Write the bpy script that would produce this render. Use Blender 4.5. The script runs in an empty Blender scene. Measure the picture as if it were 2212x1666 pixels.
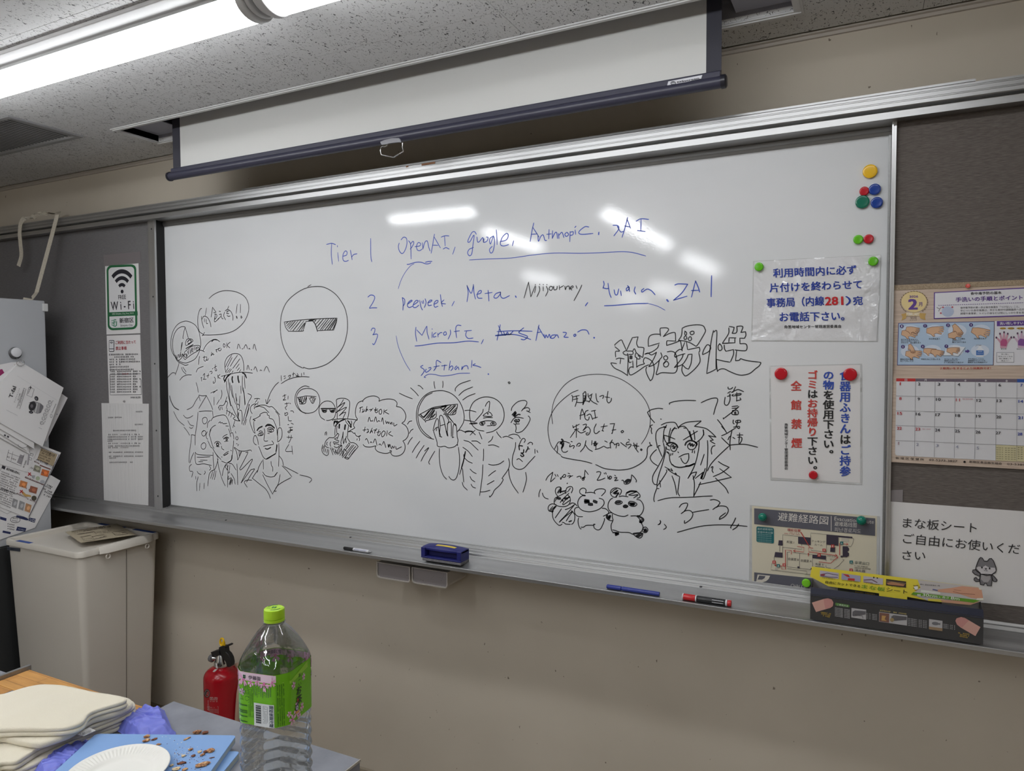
import bpy, bmesh, math, random
from mathutils import Vector, Matrix, noise
random.seed(7)
SC = bpy.context.scene
COL = SC.collection
V3 = Vector

# ---------------------------------------------------------------- camera
CAM = V3((0.0, -2.0, 1.56))
FPX, YAW, PITCH, ROLL = 1547.74, 0.466695, -0.040210, -0.0041245
_f = V3((-math.sin(YAW) * math.cos(PITCH), math.cos(YAW) * math.cos(PITCH), math.sin(PITCH)))
_r0 = V3((math.cos(YAW), math.sin(YAW), 0)); _u0 = _r0.cross(_f)
_r = _r0 * math.cos(ROLL) + _u0 * math.sin(ROLL)
_u = -_r0 * math.sin(ROLL) + _u0 * math.cos(ROLL)
cd = bpy.data.cameras.new('camera'); cam = bpy.data.objects.new('camera', cd); COL.objects.link(cam)
cd.sensor_width = 36.0; cd.lens = FPX / 2212 * 36.0; cd.clip_start = 0.02; cd.clip_end = 60
m = Matrix.Identity(4)
for i in range(3):
    m[i][0] = _r[i]; m[i][1] = _u[i]; m[i][2] = -_f[i]; m[i][3] = CAM[i]
cam.matrix_world = m
SC.camera = cam
# ---------------------------------------------------------------- light and exposure
LAMP_STRENGTH = 19.0
w = bpy.data.worlds.new('world'); SC.world = w; w.use_nodes = True
w.node_tree.nodes['Background'].inputs[0].default_value = (0.5, 0.5, 0.5, 1)
w.node_tree.nodes['Background'].inputs[1].default_value = 0.02
SC.view_settings.view_transform = 'Standard'; SC.view_settings.look = 'None'
SC.view_settings.gamma = 1.0; SC.view_settings.use_curve_mapping = False
SC.view_settings.exposure = 0.42
SC.cycles.use_denoising = True
SC.cycles.max_bounces = 8; SC.cycles.transparent_max_bounces = 24
SC.cycles.caustics_reflective = False; SC.cycles.caustics_refractive = False

# ---------------------------------------------------------------- pixel of the photograph -> point of a plane in the room
def ray(px, py):
    return _f + _r * ((px - 1106) / FPX) - _u * ((py - 833) / FPX)
def at(px, py, Y=0.0):
    d = ray(px, py); return CAM + d * ((Y - CAM.y) / d.y)
def atz(px, py, Z):
    d = ray(px, py); return CAM + d * ((Z - CAM.z) / d.z)
def atx(px, py, X):
    d = ray(px, py); return CAM + d * ((X - CAM.x) / d.x)
def atd(px, py, t):
    return CAM + ray(px, py) * t
class Crop:
    def __init__(s, x0, y0, k, fn=None): s.x0, s.y0, s.k = x0, y0, k; s.fn = fn
    def __call__(s, x, y): return (s.x0 + x * s.k, s.y0 + y * s.k)

# ---------------------------------------------------------------- helpers
WL = {}
def tag(o, label=None, cat=None, group=None, kind=None):
    if label: o['label'] = label
    if cat: o['category'] = cat
    if group: o['group'] = group
    if kind: o['kind'] = kind
    return o
def empty(name, loc, label, cat, group=None):
    o = bpy.data.objects.new(name, None); COL.objects.link(o); o.location = loc
    o.empty_display_size = 0.05
    WL[o.name] = V3(loc); return tag(o, label, cat, group)
class MB:
    def __init__(s): s.v = []; s.f = []; s.mi = []; s.cur = 0; s.uv = {}
    def add(s, vs, fs):
        n = len(s.v); s.v += [V3(a) for a in vs]
        for f in fs: s.f.append(tuple(n + i for i in f)); s.mi.append(s.cur)
        return s
    def box(s, x0, x1, y0, y1, z0, z1):
        x0, x1 = min(x0, x1), max(x0, x1); y0, y1 = min(y0, y1), max(y0, y1); z0, z1 = min(z0, z1), max(z0, z1)
        return s.add([(x0,y0,z0),(x1,y0,z0),(x1,y1,z0),(x0,y1,z0),(x0,y0,z1),(x1,y0,z1),(x1,y1,z1),(x0,y1,z1)],
                     [(0,3,2,1),(4,5,6,7),(0,1,5,4),(1,2,6,5),(2,3,7,6),(3,0,4,7)])
    def hexa(s, p):   # 8 points, bottom ring then top ring
        return s.add(p, [(3,2,1,0),(4,5,6,7),(0,1,5,4),(1,2,6,5),(2,3,7,6),(3,0,4,7)])
    def slab(s, pts, off):   # flat polygon with thickness vector
        n = len(pts); pts = [V3(p) for p in pts]; off = V3(off)
        fs = [tuple(range(n)), tuple(range(2*n-1, n-1, -1))] + [(i, n+i, n+(i+1) % n, (i+1) % n) for i in range(n)]
        return s.add(pts + [p + off for p in pts], fs)
    def prism_x(s, prof, x0, x1):
        n = len(prof)
        vs = [(x0, y, z) for y, z in prof] + [(x1, y, z) for y, z in prof]
        return s.add(vs, [tuple(range(n)), tuple(range(2*n-1, n-1, -1))] + [(i, n+i, n+(i+1) % n, (i+1) % n) for i in range(n)])
    def prism_y(s, prof, y0, y1):
        n = len(prof)
        vs = [(x, y0, z) for x, z in prof] + [(x, y1, z) for x, z in prof]
        return s.add(vs, [tuple(range(n)), tuple(range(2*n-1, n-1, -1))] + [(i, n+i, n+(i+1) % n, (i+1) % n) for i in range(n)])
    def prism_z(s, prof, z0, z1):
        n = len(prof)
        vs = [(x, y, z0) for x, y in prof] + [(x, y, z1) for x, y in prof]
        return s.add(vs, [tuple(range(n)), tuple(range(2*n-1, n-1, -1))] + [(i, n+i, n+(i+1) % n, (i+1) % n) for i in range(n)])
    def rings(s, rs, cap0=True, cap1=True, close=True):
        n = len(rs[0]); b = len(s.v)
        vs = [p for r in rs for p in r]; fs = []
        m_ = n if close else n - 1
        for k in range(len(rs)-1):
            for i in range(m_):
                j = (i+1) % n; fs.append((k*n+i, k*n+j, (k+1)*n+j, (k+1)*n+i))
        if cap0: fs.append(tuple(range(n-1, -1, -1)))
        if cap1: fs.append(tuple((len(rs)-1)*n + i for i in range(n)))
        return s.add(vs, fs)
    def cyl(s, p0, p1, r0, r1=None, n=20, caps=True):
        p0, p1 = V3(p0), V3(p1); r1 = r0 if r1 is None else r1
        d = (p1-p0).normalized(); a = d.orthogonal().normalized(); b = d.cross(a)
        R = lambda p, r: [p + (a*math.cos(2*math.pi*i/n) + b*math.sin(2*math.pi*i/n))*r for i in range(n)]
        return s.rings([R(p0, r0), R(p1, r1)], caps, caps)
    def lathe(s, prof, o=(0,0,0), ax=(0,0,1), n=32, caps=True):
        o = V3(o); d = V3(ax).normalized(); a = d.orthogonal().normalized(); b = d.cross(a)
        rs = [[o + d*z + (a*math.cos(2*math.pi*i/n) + b*math.sin(2*math.pi*i/n))*r for i in range(n)] for r, z in prof]
        return s.rings(rs, caps, caps)
    def tube(s, pts, r, n=8, caps=True):
        pts = [V3(p) for p in pts]; rs = []; a = None
        for i, p in enumerate(pts):
            d = (pts[min(i+1, len(pts)-1)] - pts[max(i-1, 0)]).normalized()
            a = d.orthogonal().normalized() if a is None else (a - d*a.dot(d)).normalized()
            b = d.cross(a); rr = r[i] if isinstance(r, (list, tuple)) else r
            rs.append([p + (a*math.cos(2*math.pi*k/n) + b*math.sin(2*math.pi*k/n))*rr for k in range(n)])
        return s.rings(rs, caps, caps)
    def ribbon(s, pts, side, w_, th=0.0015):
        pts = [V3(p) for p in pts]; rs = []
        for i, p in enumerate(pts):
            d = (pts[min(i+1, len(pts)-1)] - pts[max(i-1, 0)]).normalized()
            a = V3(side[i] if isinstance(side, list) else side); a = (a - d*a.dot(d)).normalized(); b = d.cross(a)*th/2
            a = a*w_/2; rs.append([p-a-b, p+a-b, p+a+b, p-a+b])
        return s.rings(rs)
    def build(s, name, mat, parent=None, smooth=False, bevel=0.0, seg=2, sub=0, recalc=True, label=None, sharp=True):
        if not s.v: return None
        xs = [v.x for v in s.v]; ys = [v.y for v in s.v]; zs = [v.z for v in s.v]
        c = V3(((min(xs)+max(xs))/2, (min(ys)+max(ys))/2, min(zs)))
        me = bpy.data.meshes.new(name); me.from_pydata([tuple(v-c) for v in s.v], [], s.f)
        mats = mat if isinstance(mat, (list, tuple)) else [mat]
        for mm in mats: me.materials.append(mm)
        if len(mats) > 1: me.polygons.foreach_set('material_index', s.mi)
        if recalc:
            bm = bmesh.new(); bm.from_mesh(me); bmesh.ops.recalc_face_normals(bm, faces=bm.faces); bm.to_mesh(me); bm.free()
        if smooth:
            me.polygons.foreach_set('use_smooth', [True]*len(me.polygons))
        o = bpy.data.objects.new(name, me); COL.objects.link(o)
        if parent is not None:
            o.parent = parent; o.location = c - WL[parent.name]
        else: o.location = c
        WL[o.name] = c
        if bevel:
            b = o.modifiers.new('bevel', 'BEVEL'); b.width = bevel; b.segments = seg; b.limit_method = 'ANGLE'; b.angle_limit = math.radians(40)
            if not smooth:
                me.polygons.foreach_set('use_smooth', [True]*len(me.polygons)); 
                b.harden_normals = True
        if smooth and sharp and not bevel:
            try: me.set_sharp_from_angle(angle=math.radians(38))
            except Exception: pass
        if sub:
            q_ = o.modifiers.new('sub', 'SUBSURF'); q_.levels = sub; q_.render_levels = sub
        if label: o['label'] = label
        return o

# ---------------------------------------------------------------- materials
def lin(c):
    c = c/255.0
    return c/12.92 if c <= 0.04045 else ((c+0.055)/1.055)**2.4
def rgb(r, g, b): return (lin(r), lin(g), lin(b), 1.0)
_mc = {}
def mat(name, col, rough=0.5, metal=0.0, spec=0.5, **kw):
    if name in _mc: return _mc[name]
    M = bpy.data.materials.new(name); M.use_nodes = True
    b = M.node_tree.nodes['Principled BSDF']
    b.inputs['Base Color'].default_value = col; b.inputs['Roughness'].default_value = rough
    b.inputs['Metallic'].default_value = metal; b.inputs['Specular IOR Level'].default_value = spec
    for k, v in kw.items(): b.inputs[k].default_value = v
    _mc[name] = M; return M
def nodes(M): return M.node_tree.nodes, M.node_tree.links, M.node_tree.nodes['Principled BSDF']
def texco(M, scale=(1,1,1), rot=(0,0,0), kind='Object'):
    N, L, b = nodes(M); t = N.new('ShaderNodeTexCoord'); mp = N.new('ShaderNodeMapping')
    mp.inputs['Scale'].default_value = scale; mp.inputs['Rotation'].default_value = rot
    L.new(t.outputs[kind], mp.inputs[0]); return mp.outputs[0]
def geoco(M, scale=(1,1,1)):
    N, L, b = nodes(M); t = N.new('ShaderNodeNewGeometry'); mp = N.new('ShaderNodeMapping')
    mp.inputs['Scale'].default_value = scale
    L.new(t.outputs['Position'], mp.inputs[0]); return mp.outputs[0]
def noise_tex(M, co, scale, detail=2, rough=0.5, dist=0.0):
    N, L, b = nodes(M); n = N.new('ShaderNodeTexNoise'); L.new(co, n.inputs['Vector'])
    n.inputs['Scale'].default_value = scale; n.inputs['Detail'].default_value = detail
    n.inputs['Roughness'].default_value = rough; n.inputs['Distortion'].default_value = dist
    return n.outputs['Fac']
def ramp(M, fac, stops):
    N, L, b = nodes(M); r = N.new('ShaderNodeValToRGB'); L.new(fac, r.inputs[0])
    e = r.color_ramp.elements
    while len(e) < len(stops): e.new(0.5)
    for k, (p, c) in enumerate(stops): e[k].position = p; e[k].color = c
    return r.outputs[0]
def bump(M, h, strength=0.3, dist=0.001):
    N, L, b = nodes(M); u = N.new('ShaderNodeBump'); u.inputs['Strength'].default_value = strength
    u.inputs['Distance'].default_value = dist; L.new(h, u.inputs['Height']); L.new(u.outputs[0], b.inputs['Normal'])
def setcol(M, out): N, L, b = nodes(M); L.new(out, b.inputs['Base Color'])
def mixc(M, fac, a, c):
    N, L, b = nodes(M); x = N.new('ShaderNodeMix'); x.data_type = 'RGBA'
    L.new(fac, x.inputs[0]) if not isinstance(fac, float) else setattr(x.inputs[0], 'default_value', fac)
    for s_, val in ((x.inputs[6], a), (x.inputs[7], c)):
        if isinstance(val, tuple): s_.default_value = val
        else: L.new(val, s_)
    return x.outputs[2]

def M_wall():
    M = mat('wall_paint', rgb(196, 187, 172), 0.75)
    co = geoco(M); n = noise_tex(M, co, 3.0, 3); c1 = ramp(M, n, [(0.3, rgb(192, 183, 168)), (0.7, rgb(199, 190, 175))])
    sp = noise_tex(M, geoco(M, (1, 1, 0.6)), 75.0, 2, 0.6); msk = ramp(M, sp, [(0.235, (1,1,1,1)), (0.255, (0,0,0,1))])
    setcol(M, mixc(M, msk, c1, rgb(120, 108, 96)))
    bump(M, noise_tex(M, co, 260, 2), 0.12, 0.001); return M
def M_ceiling():
    M = mat('ceiling_board', rgb(214, 214, 214), 0.9)
    co = geoco(M, (1, 1, 1)); w1 = noise_tex(M, co, 120, 3, 0.6, 1.5)
    co2 = geoco(M, (1, 0.45, 1)); w2 = noise_tex(M, co2, 95, 2, 0.5, 2.5)
    p1 = ramp(M, w2, [(0.35, (1,1,1,1)), (0.37, (0,0,0,1))])
    p2 = ramp(M, w1, [(0.33, (1,1,1,1)), (0.35, (0,0,0,1))])
    N, L, b = nodes(M); mx = N.new('ShaderNodeMath'); mx.operation = 'MAXIMUM'; L.new(p1, mx.inputs[0]); L.new(p2, mx.inputs[1])
    base = ramp(M, noise_tex(M, co, 1.3, 2), [(0.35, rgb(208, 208, 208)), (0.65, rgb(216, 216, 216))])
    setcol(M, mixc(M, mx.outputs[0], base, rgb(92, 92, 94)))
    inv = N.new('ShaderNodeMath'); inv.operation = 'SUBTRACT'; inv.inputs[0].default_value = 1.0; L.new(mx.outputs[0], inv.inputs[1])
    bump(M, inv.outputs[0], 0.5, 0.002); return M
def M_board():
    M = mat('whiteboard_enamel', rgb(222, 223, 225), 0.06)
    co = geoco(M); n = noise_tex(M, co, 190, 3, 0.6); n2 = noise_tex(M, co, 25, 2)
    N, L, b = nodes(M); ad = N.new('ShaderNodeMath'); ad.operation = 'MULTIPLY_ADD'; L.new(n, ad.inputs[0]); ad.inputs[1].default_value = 1.0; L.new(n2, ad.inputs[2])
    bump(M, ad.outputs[0], 0.45, 0.00012)
    sm = noise_tex(M, geoco(M, (1, 1, 2.2)), 1.7, 3); setcol(M, ramp(M, sm, [(0.35, rgb(218, 220, 222)), (0.7, rgb(226, 227, 229))]))
    return M
def M_alu(name='brushed_aluminium', v=178, rough=0.4, axis=0):
    M = mat(name, rgb(v, v, v), rough, 0.85)
    sc = [160, 160, 160]; sc[axis] = .4
    n = noise_tex(M, geoco(M, tuple(sc)), 1.0, 2); N, L, b = nodes(M)
    mr = N.new('ShaderNodeMapRange'); mr.inputs[3].default_value = rough - .03; mr.inputs[4].default_value = rough + .05
    L.new(n, mr.inputs[0]); L.new(mr.outputs[0], b.inputs['Roughness'])
    setcol(M, ramp(M, n, [(0.3, rgb(v-6, v-6, v-6)), (0.7, rgb(v+4, v+4, v+4))])); return M
def M_cloth(name, c, c2, k=1.0):
    M = mat(name, c, 0.95, spec=0.15)
    co = geoco(M, (60, 60, 900)); n = noise_tex(M, co, k, 3, 0.6)
    setcol(M, ramp(M, n, [(0.3, c2), (0.7, c)])); bump(M, n, 0.5, 0.001); return M
MW = M_wall(); MC = M_ceiling(); MBD = M_board(); MAL = M_alu(); MALV = M_alu('brushed_aluminium_upright', 190, 0.35, 2)
MALD = M_alu('dull_aluminium', 150, 0.45)
def M_paper(name, c, gloss=False):
    M = mat(name, c, 0.28 if gloss else 0.6)
    if gloss:
        co = geoco(M); n = noise_tex(M, co, 9, 2, 0.5, 0.8); n2 = noise_tex(M, co, 110, 2)
        N, L, b = nodes(M); ad = N.new('ShaderNodeMath'); ad.operation = 'MULTIPLY_ADD'; L.new(n2, ad.inputs[0]); ad.inputs[1].default_value = 0.05; L.new(n, ad.inputs[2])
        bump(M, ad.outputs[0], 0.8, 0.022); b.inputs['Roughness'].default_value = 0.1
    return M
PAPER = M_paper('white_paper', rgb(222, 220, 220)); LAM = M_paper('laminated_paper', rgb(220, 220, 222), True)
LAMEDGE = M_paper('laminate_film', rgb(196, 197, 197), True)
SLEEVE = mat('clear_sleeve_paper', rgb(216, 215, 215), 0.22); bump(SLEEVE, noise_tex(SLEEVE, geoco(SLEEVE, (130, 1, 7)), 1.0, 2), .5, .003)
def ink(r, g, b, gloss=False):
    return mat('print_%d_%d_%d%s' % (r, g, b, '_g' if gloss else ''), rgb(r, g, b), 0.2 if gloss else 0.55)

# ---------------------------------------------------------------- lettering and flat print
_fc = {}
def glyphs(text, bold=0.0, res=2):
    key = (text, bold, res)
    if key in _fc: return _fc[key]
    c = bpy.data.curves.new('lettering', 'FONT'); c.body = text; c.resolution_u = res
    o = bpy.data.objects.new('lettering', c); COL.objects.link(o)
    dg = bpy.context.evaluated_depsgraph_get(); me = o.evaluated_get(dg).to_mesh()
    vs = [(v.co.x, v.co.y) for v in me.vertices]; fs = [tuple(p.vertices) for p in me.polygons]
    o.evaluated_get(dg).to_mesh_clear(); bpy.data.objects.remove(o); bpy.data.curves.remove(c)
    if bold > 0:
        v0, f0, n0 = vs, fs, len(vs); vs, fs = [], []
        for j, (dx, dy) in enumerate(((-1, -.6), (1, -.6), (1, .6), (-1, .6), (0, 0))):
            vs += [(x+dx*bold*.75, y+dy*bold*.75, j) for x, y in v0]; fs += [tuple(i+n0*j for i in f) for f in f0]
    else: vs = [(x, y, 0) for x, y in vs]
    _fc[key] = (vs, fs); return _fc[key]
class Print:
    """flat print on a surface: pt(px, py) gives the surface point, nrm points out of it; one part per ink"""
    def __init__(s, parent, pt, nrm, crop=None, gloss=False, step=0.00035, dz=0.0006):
        s.parent, s.pt, s.n, s.c, s.gloss = parent, pt, V3(nrm).normalized(), crop or (lambda x, y: (x, y)), gloss
        s.b = {}; s.step = step; s.dz = dz
    def P(s, x, y, k=0): px = s.c(x, y); return s.pt(*px) + s.n*(s.dz + s.step*k)
    def mb(s, col, name): return s.b.setdefault((col, name), MB())
    def poly(s, pts, col, k=1, name='printed_shape'):
        s.mb(col, name).add([s.P(x, y, k) for x, y in pts], [tuple(range(len(pts)))]); return s
    def rect(s, x0, y0, x1, y1, col, k=1, name='printed_shape', r=0, skew=0.0, n=4):
        """skew: dy per dx of the rows, for prints that run along a slope in the photograph"""
        if r:
            pts = []
            for cx_, cy_, a0 in ((x1-r, y0+r, -90), (x1-r, y1-r, 0), (x0+r, y1-r, 90), (x0+r, y0+r, 180)):
                for i in range(n+1):
                    a = math.radians(a0 + 90*i/n); pts.append((cx_ + r*math.cos(a), cy_ + r*math.sin(a)))
        else: pts = [(x0, y0), (x1, y0), (x1, y1), (x0, y1)]
        return s.poly([(x, y + skew*(x-x0)) for x, y in pts], col, k, name)
    def line(s, pts, w_, col, k=2, name='printed_line'):
        pts = [V3((p[0], p[1], 0)) for p in pts]; L_, R_ = [], []
        for i, p in enumerate(pts):
            d = (pts[min(i+1, len(pts)-1)] - pts[max(i-1, 0)])
            d = d.normalized() if d.length > 1e-6 else V3((1, 0, 0)); nn = V3((-d.y, d.x, 0))*w_/2
            L_.append(p+nn); R_.append(p-nn)
        b = s.mb(col, name); n = len(pts)
        b.add([s.P(p.x, p.y, k) for p in L_+R_], [(i, i+1, n+i+1, n+i) for i in range(n-1)]); return s
    def ell(s, cx_, cy_, rx, ry, col, k=1, name='printed_shape', n=20, rot=0):
        c_, s_ = math.cos(rot), math.sin(rot)
        return s.poly([(cx_ + rx*math.cos(2*math.pi*i/n)*c_ - ry*math.sin(2*math.pi*i/n)*s_, cy_ + rx*math.cos(2*math.pi*i/n)*s_ + ry*math.sin(2*math.pi*i/n)*c_) for i in range(n)], col, k, name)
    def ring(s, cx_, cy_, rx, ry, w_, col, k=2, a0=0, a1=360, n=24, name='printed_line'):
        return s.line([(cx_ + rx*math.cos(math.radians(a0+(a1-a0)*i/n)), cy_ + ry*math.sin(math.radians(a0+(a1-a0)*i/n))) for i in range(n+1)], w_, col, k, name)
    def text(s, t, A, B, h, col, k=2, bold=0.0, res=2, fit=True, up=None):
        """A, B: bottom left and bottom right of the written line (crop units); h: height of its letters"""
        vs, fs = glyphs(t, bold, res)
        if not vs: return s
        x0 = min(v[0] for v in vs); x1 = max(v[0] for v in vs); y0 = min(v[1] for v in vs); y1 = max(v[1] for v in vs)
        A3, B3 = V3((*A, 0)), V3((*B, 0)); d = B3-A3
        u_ = V3((up[0], up[1], 0)) if up else V3((d.y, -d.x, 0)).normalized()
        out = []
        for x, y, j in vs:
            p = A3 + d*((x-x0)/(x1-x0)) + u_*(h*(y-y0)/(y1-y0)); out.append(s.P(p.x, p.y, k+.12*j))
        s.mb(col, 'lettering').add(out, fs); return s
    def vtext(s, items, x, y0, cw, ch, col=None, k=2, bold=0.0, sx=0.0):
        """vertical column, items: string or list of (char, colour); x: column centre, one cell is cw by ch"""
        y = y0
        for it in items:
            ch_, cc = it if isinstance(it, tuple) else (it, col)
            vs, fs = glyphs(ch_, bold, 2)
            ox, oy = (0.55, 0.5) if ch_ in '。、' else (0, 0)
            if ch_ == 'ー': vs = [(0.5-(v[1]-0.38), 0.38-(v[0]-0.5), v[2]) for v in vs]
            out = [s.P(x + sx*(y-y0) + (v[0]-0.5+ox)*cw, y + (0.88-v[1]-oy)*ch, k+.12*v[2]) for v in vs]
            s.mb(cc, 'lettering').add(out, fs); y += ch
        return s
    def tiny(s, A, B, h, col, k=2, dens=0.9, seed=1, vert=False):
        """a row of type too small to read: short separate dashes"""
        rnd = random.Random(seed*7.3+A[0]); A3, B3 = V3((*A, 0)), V3((*B, 0)); d = B3-A3; L_ = d.length; d.normalize()
        u_ = V3((d.y, -d.x, 0)); x = 0
        while x < L_ - h*0.3:
            w_ = h*rnd.uniform(.55, .85)
            if rnd.random() < dens:
                hh = h*rnd.uniform(.7, 1); p = A3 + d*x + u_*(h-hh)*.5
                b = s.mb(col, 'lettering')
                for q0, q1 in ((0, .22), (.4, .58), (.8, 1)):
                    a_ = p + u_*hh*q0; c_ = p + u_*hh*q1; e = d*w_*rnd.uniform(.7, 1)
                    b.add([s.P(t_.x, t_.y, k) for t_ in (a_, a_+e, c_+e, c_)], [(0, 1, 2, 3)])
                e = d*w_*.22; o_ = d*w_*rnd.uniform(.1, .6)
                b.add([s.P(t_.x, t_.y, k) for t_ in (p+o_, p+o_+e, p+o_+e+u_*hh, p+o_+u_*hh)], [(0, 1, 2, 3)])
            x += h*.98
        return s
    def done(s):
        for (col, name), b in s.b.items():
            b.build(name, ink(*col, bool(s.gloss)), s.parent, recalc=False)['kind'] = 'stuff'
        s.b = {}
def wallpt(Y): return lambda px, py: at(px, py, Y)
def sheet(name, label, cat, corners, Y, th=0.0008, m_=None, crop=None, group=None, film=None, bow=0.0):
    """a sheet of paper lying against a plane y = Y: corners TL TR BR BL as pixels"""
    c = crop or (lambda x, y: (x, y))
    P = [at(*c(*p), Y) for p in corners]
    if film:
        F = [at(*c(*p), Y) for p in film]; b = MB().slab(F, (0, -th*0.6, 0)); root = b.build(name, LAMEDGE)
        tag(root, label, cat, group); MB().slab([p + V3((0, -th*0.6, 0)) for p in P], (0, -th*0.5, 0)).build('paper_insert', m_ or LAM, root)
        return root, Y - th*1.1
    b = MB().slab(P, (0, -th, 0)); root = b.build(name, m_ or PAPER); tag(root, label, cat, group); return root, Y - th
# ================================================================ room shell
ZC = 2.388; YW = 0.03; XL, XR, YB = -4.35, 2.6, -9.0
def struct(o): o['kind'] = 'structure'; return o
struct(MB().box(XL-.1, XR+.1, YW, YW+.12, 0, ZC+.35).build('wall_back', MW))
struct(MB().box(XL-.12, XL, YB, YW, 0, ZC+.35).build('wall_left', MW))
struct(MB().box(XR, XR+.12, YB, YW, 0, ZC+.35).build('wall_right', MW))
struct(MB().box(XL-.12, XR+.12, YB-.12, YB, 0, ZC+.35).build('wall_front', MW))
MF = mat('floor_vinyl', rgb(168, 158, 144), 0.45)
setcol(MF, ramp(MF, noise_tex(MF, geoco(MF), 9, 4), [(0.3, rgb(158, 148, 134)), (0.7, rgb(176, 166, 152))]))
fl = struct(MB().box(XL-.12, XR+.12, YB-.12, YW+.12, -.1, 0).build('floor', MF))
struct(MB().box(XL, XR, YW-.012, YW, 0, 0.07).build('baseboard_back', mat('baseboard_vinyl', rgb(150, 140, 124), 0.5)))
# ceiling: boards laid on a slab, with openings for the screen recess and the air vent
REC = (-2.452, -0.182, -0.288, -0.128); VENT = (-3.25, -2.655, -0.545, -0.32)
def subtract(rects, h):
    out = []
    for (a, b, c, d) in rects:
        x0, x1, y0, y1 = max(a, h[0]), min(b, h[1]), max(c, h[2]), min(d, h[3])
        if x0 >= x1 or y0 >= y1: out.append((a, b, c, d)); continue
        if a < x0: out.append((a, x0, c, d))
        if x1 < b: out.append((x1, b, c, d))
        if c < y0: out.append((x0, x1, c, y0))
        if y1 < d: out.append((x0, x1, y1, d))
    return out
DARK = mat('void_dark', rgb(60, 60, 62), 0.8)
ceil = MB()
for r in subtract(subtract([(XL, XR, YB, YW)], REC), VENT): ceil.box(r[0], r[1], r[2], r[3], ZC+.012, ZC+.05)
ceil.box(XL, XR, YB, YW, ZC+.33, ZC+.36)
ceiling = struct(ceil.build('ceiling', mat('ceiling_batten', rgb(120, 120, 120), 0.9)))
TX, TY = 0.91, 0.455
i = 0
x = -4.35 + (0.035 + 4.35) % TX - TX + 0.06
rng = random.Random(3)
while x < XR:
    y = YW - 0.02
    while y > YB:
        r = [(max(x, XL)+.0006, min(x+TX, XR)-.0006, max(y-TY, YB)+.0006, y-.0006)]
        if r[0][0] < r[0][1]:
            q_ = [t for t in subtract(subtract(r, REC), VENT) if t[1]-t[0] > .003 and t[3]-t[2] > .003]
            b = MB(); dz = 0.0004*rng.random()
            for t in q_: b.box(t[0], t[1], t[2], t[3], ZC+dz, ZC+.012)
            b.build('ceiling_tile', MC, ceiling)
        y -= TY
    x += TX
MT = mat('cornice_plastic', rgb(176, 168, 158), 0.5)
struct(MB().prism_x([(YW, ZC), (YW-.014, ZC), (YW-.014, ZC-.004), (YW-.008, ZC-.006), (YW-.006, ZC-.013), (YW, ZC-.014)], XL, XR).build('trim_1', MT))

# ---------------------------------------------------------------- recess of the screen
WM = mat('white_metal', rgb(205, 205, 205), 0.4); GM = mat('grey_box_metal', rgb(160, 160, 170), 0.6)
box = MB(); a, b_, c, d = REC
box.box(a-.01, a, c, d, ZC, ZC+.2).box(b_, b_+.01, c, d, ZC, ZC+.2).box(a-.01, b_+.01, c-.01, c, ZC, ZC+.2).box(a-.01, b_+.01, d, d+.01, ZC, ZC+.2).box(a-.01, b_+.01, c-.01, d+.01, ZC+.2, ZC+.21)
rc = box.build('screen_recess', GM); tag(rc, 'grey metal box sunk in the ceiling that houses the projection screen', 'ceiling box')
fw = .022
for q_ in ((a-fw, b_+fw, c-fw, c), (a-fw, b_+fw, d, d+fw), (a-fw, a, c, d), (b_, b_+fw, c, d)):
    MB().box(*q_, ZC-.004, ZC-.0003).box(q_[0]+.006, q_[1]-.006, q_[2]+.006, q_[3]-.006, ZC-.007, ZC-.004).build('trim_frame', WM, rc)
# ---------------------------------------------------------------- air vent
vn = empty('air_vent', ((VENT[0]+VENT[1])/2, (VENT[2]+VENT[3])/2, ZC), 'grey slatted air vent set in the ceiling left of the projection screen', 'air vent')
VM = mat('vent_metal', rgb(150, 150, 150), 0.5)
a, b_, c, d = VENT; fw = .018
MB().box(a-fw, b_+fw, c-fw, c, ZC-.006, ZC-.0003).box(a-fw, b_+fw, d, d+fw, ZC-.006, ZC-.0003).box(a-fw, a, c, d, ZC-.006, ZC-.0003).box(b_, b_+fw, c, d, ZC-.006, ZC-.0003).build('vent_frame', VM, vn)
MB().box(a, b_, c, d, ZC+.04, ZC+.05).build('backing', DARK, vn)
MB().box(a, b_, c, d, ZC+.004, ZC+.0045).build('gap_shade_sheet', mat('vent_gap_shade', rgb(74, 74, 74), .8), vn)  # dark sheet that paints in the shade between the slats
n = 28
for k in range(n):
    xx = a + (b_-a)*(k+.5)/n
    MB().prism_y([(xx-.0050, ZC+.0022), (xx-.0050, ZC+.001), (xx+.0050, ZC+.001), (xx+.0050, ZC+.0022)], c+.001, d-.001).build('slat', VM, vn)

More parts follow.
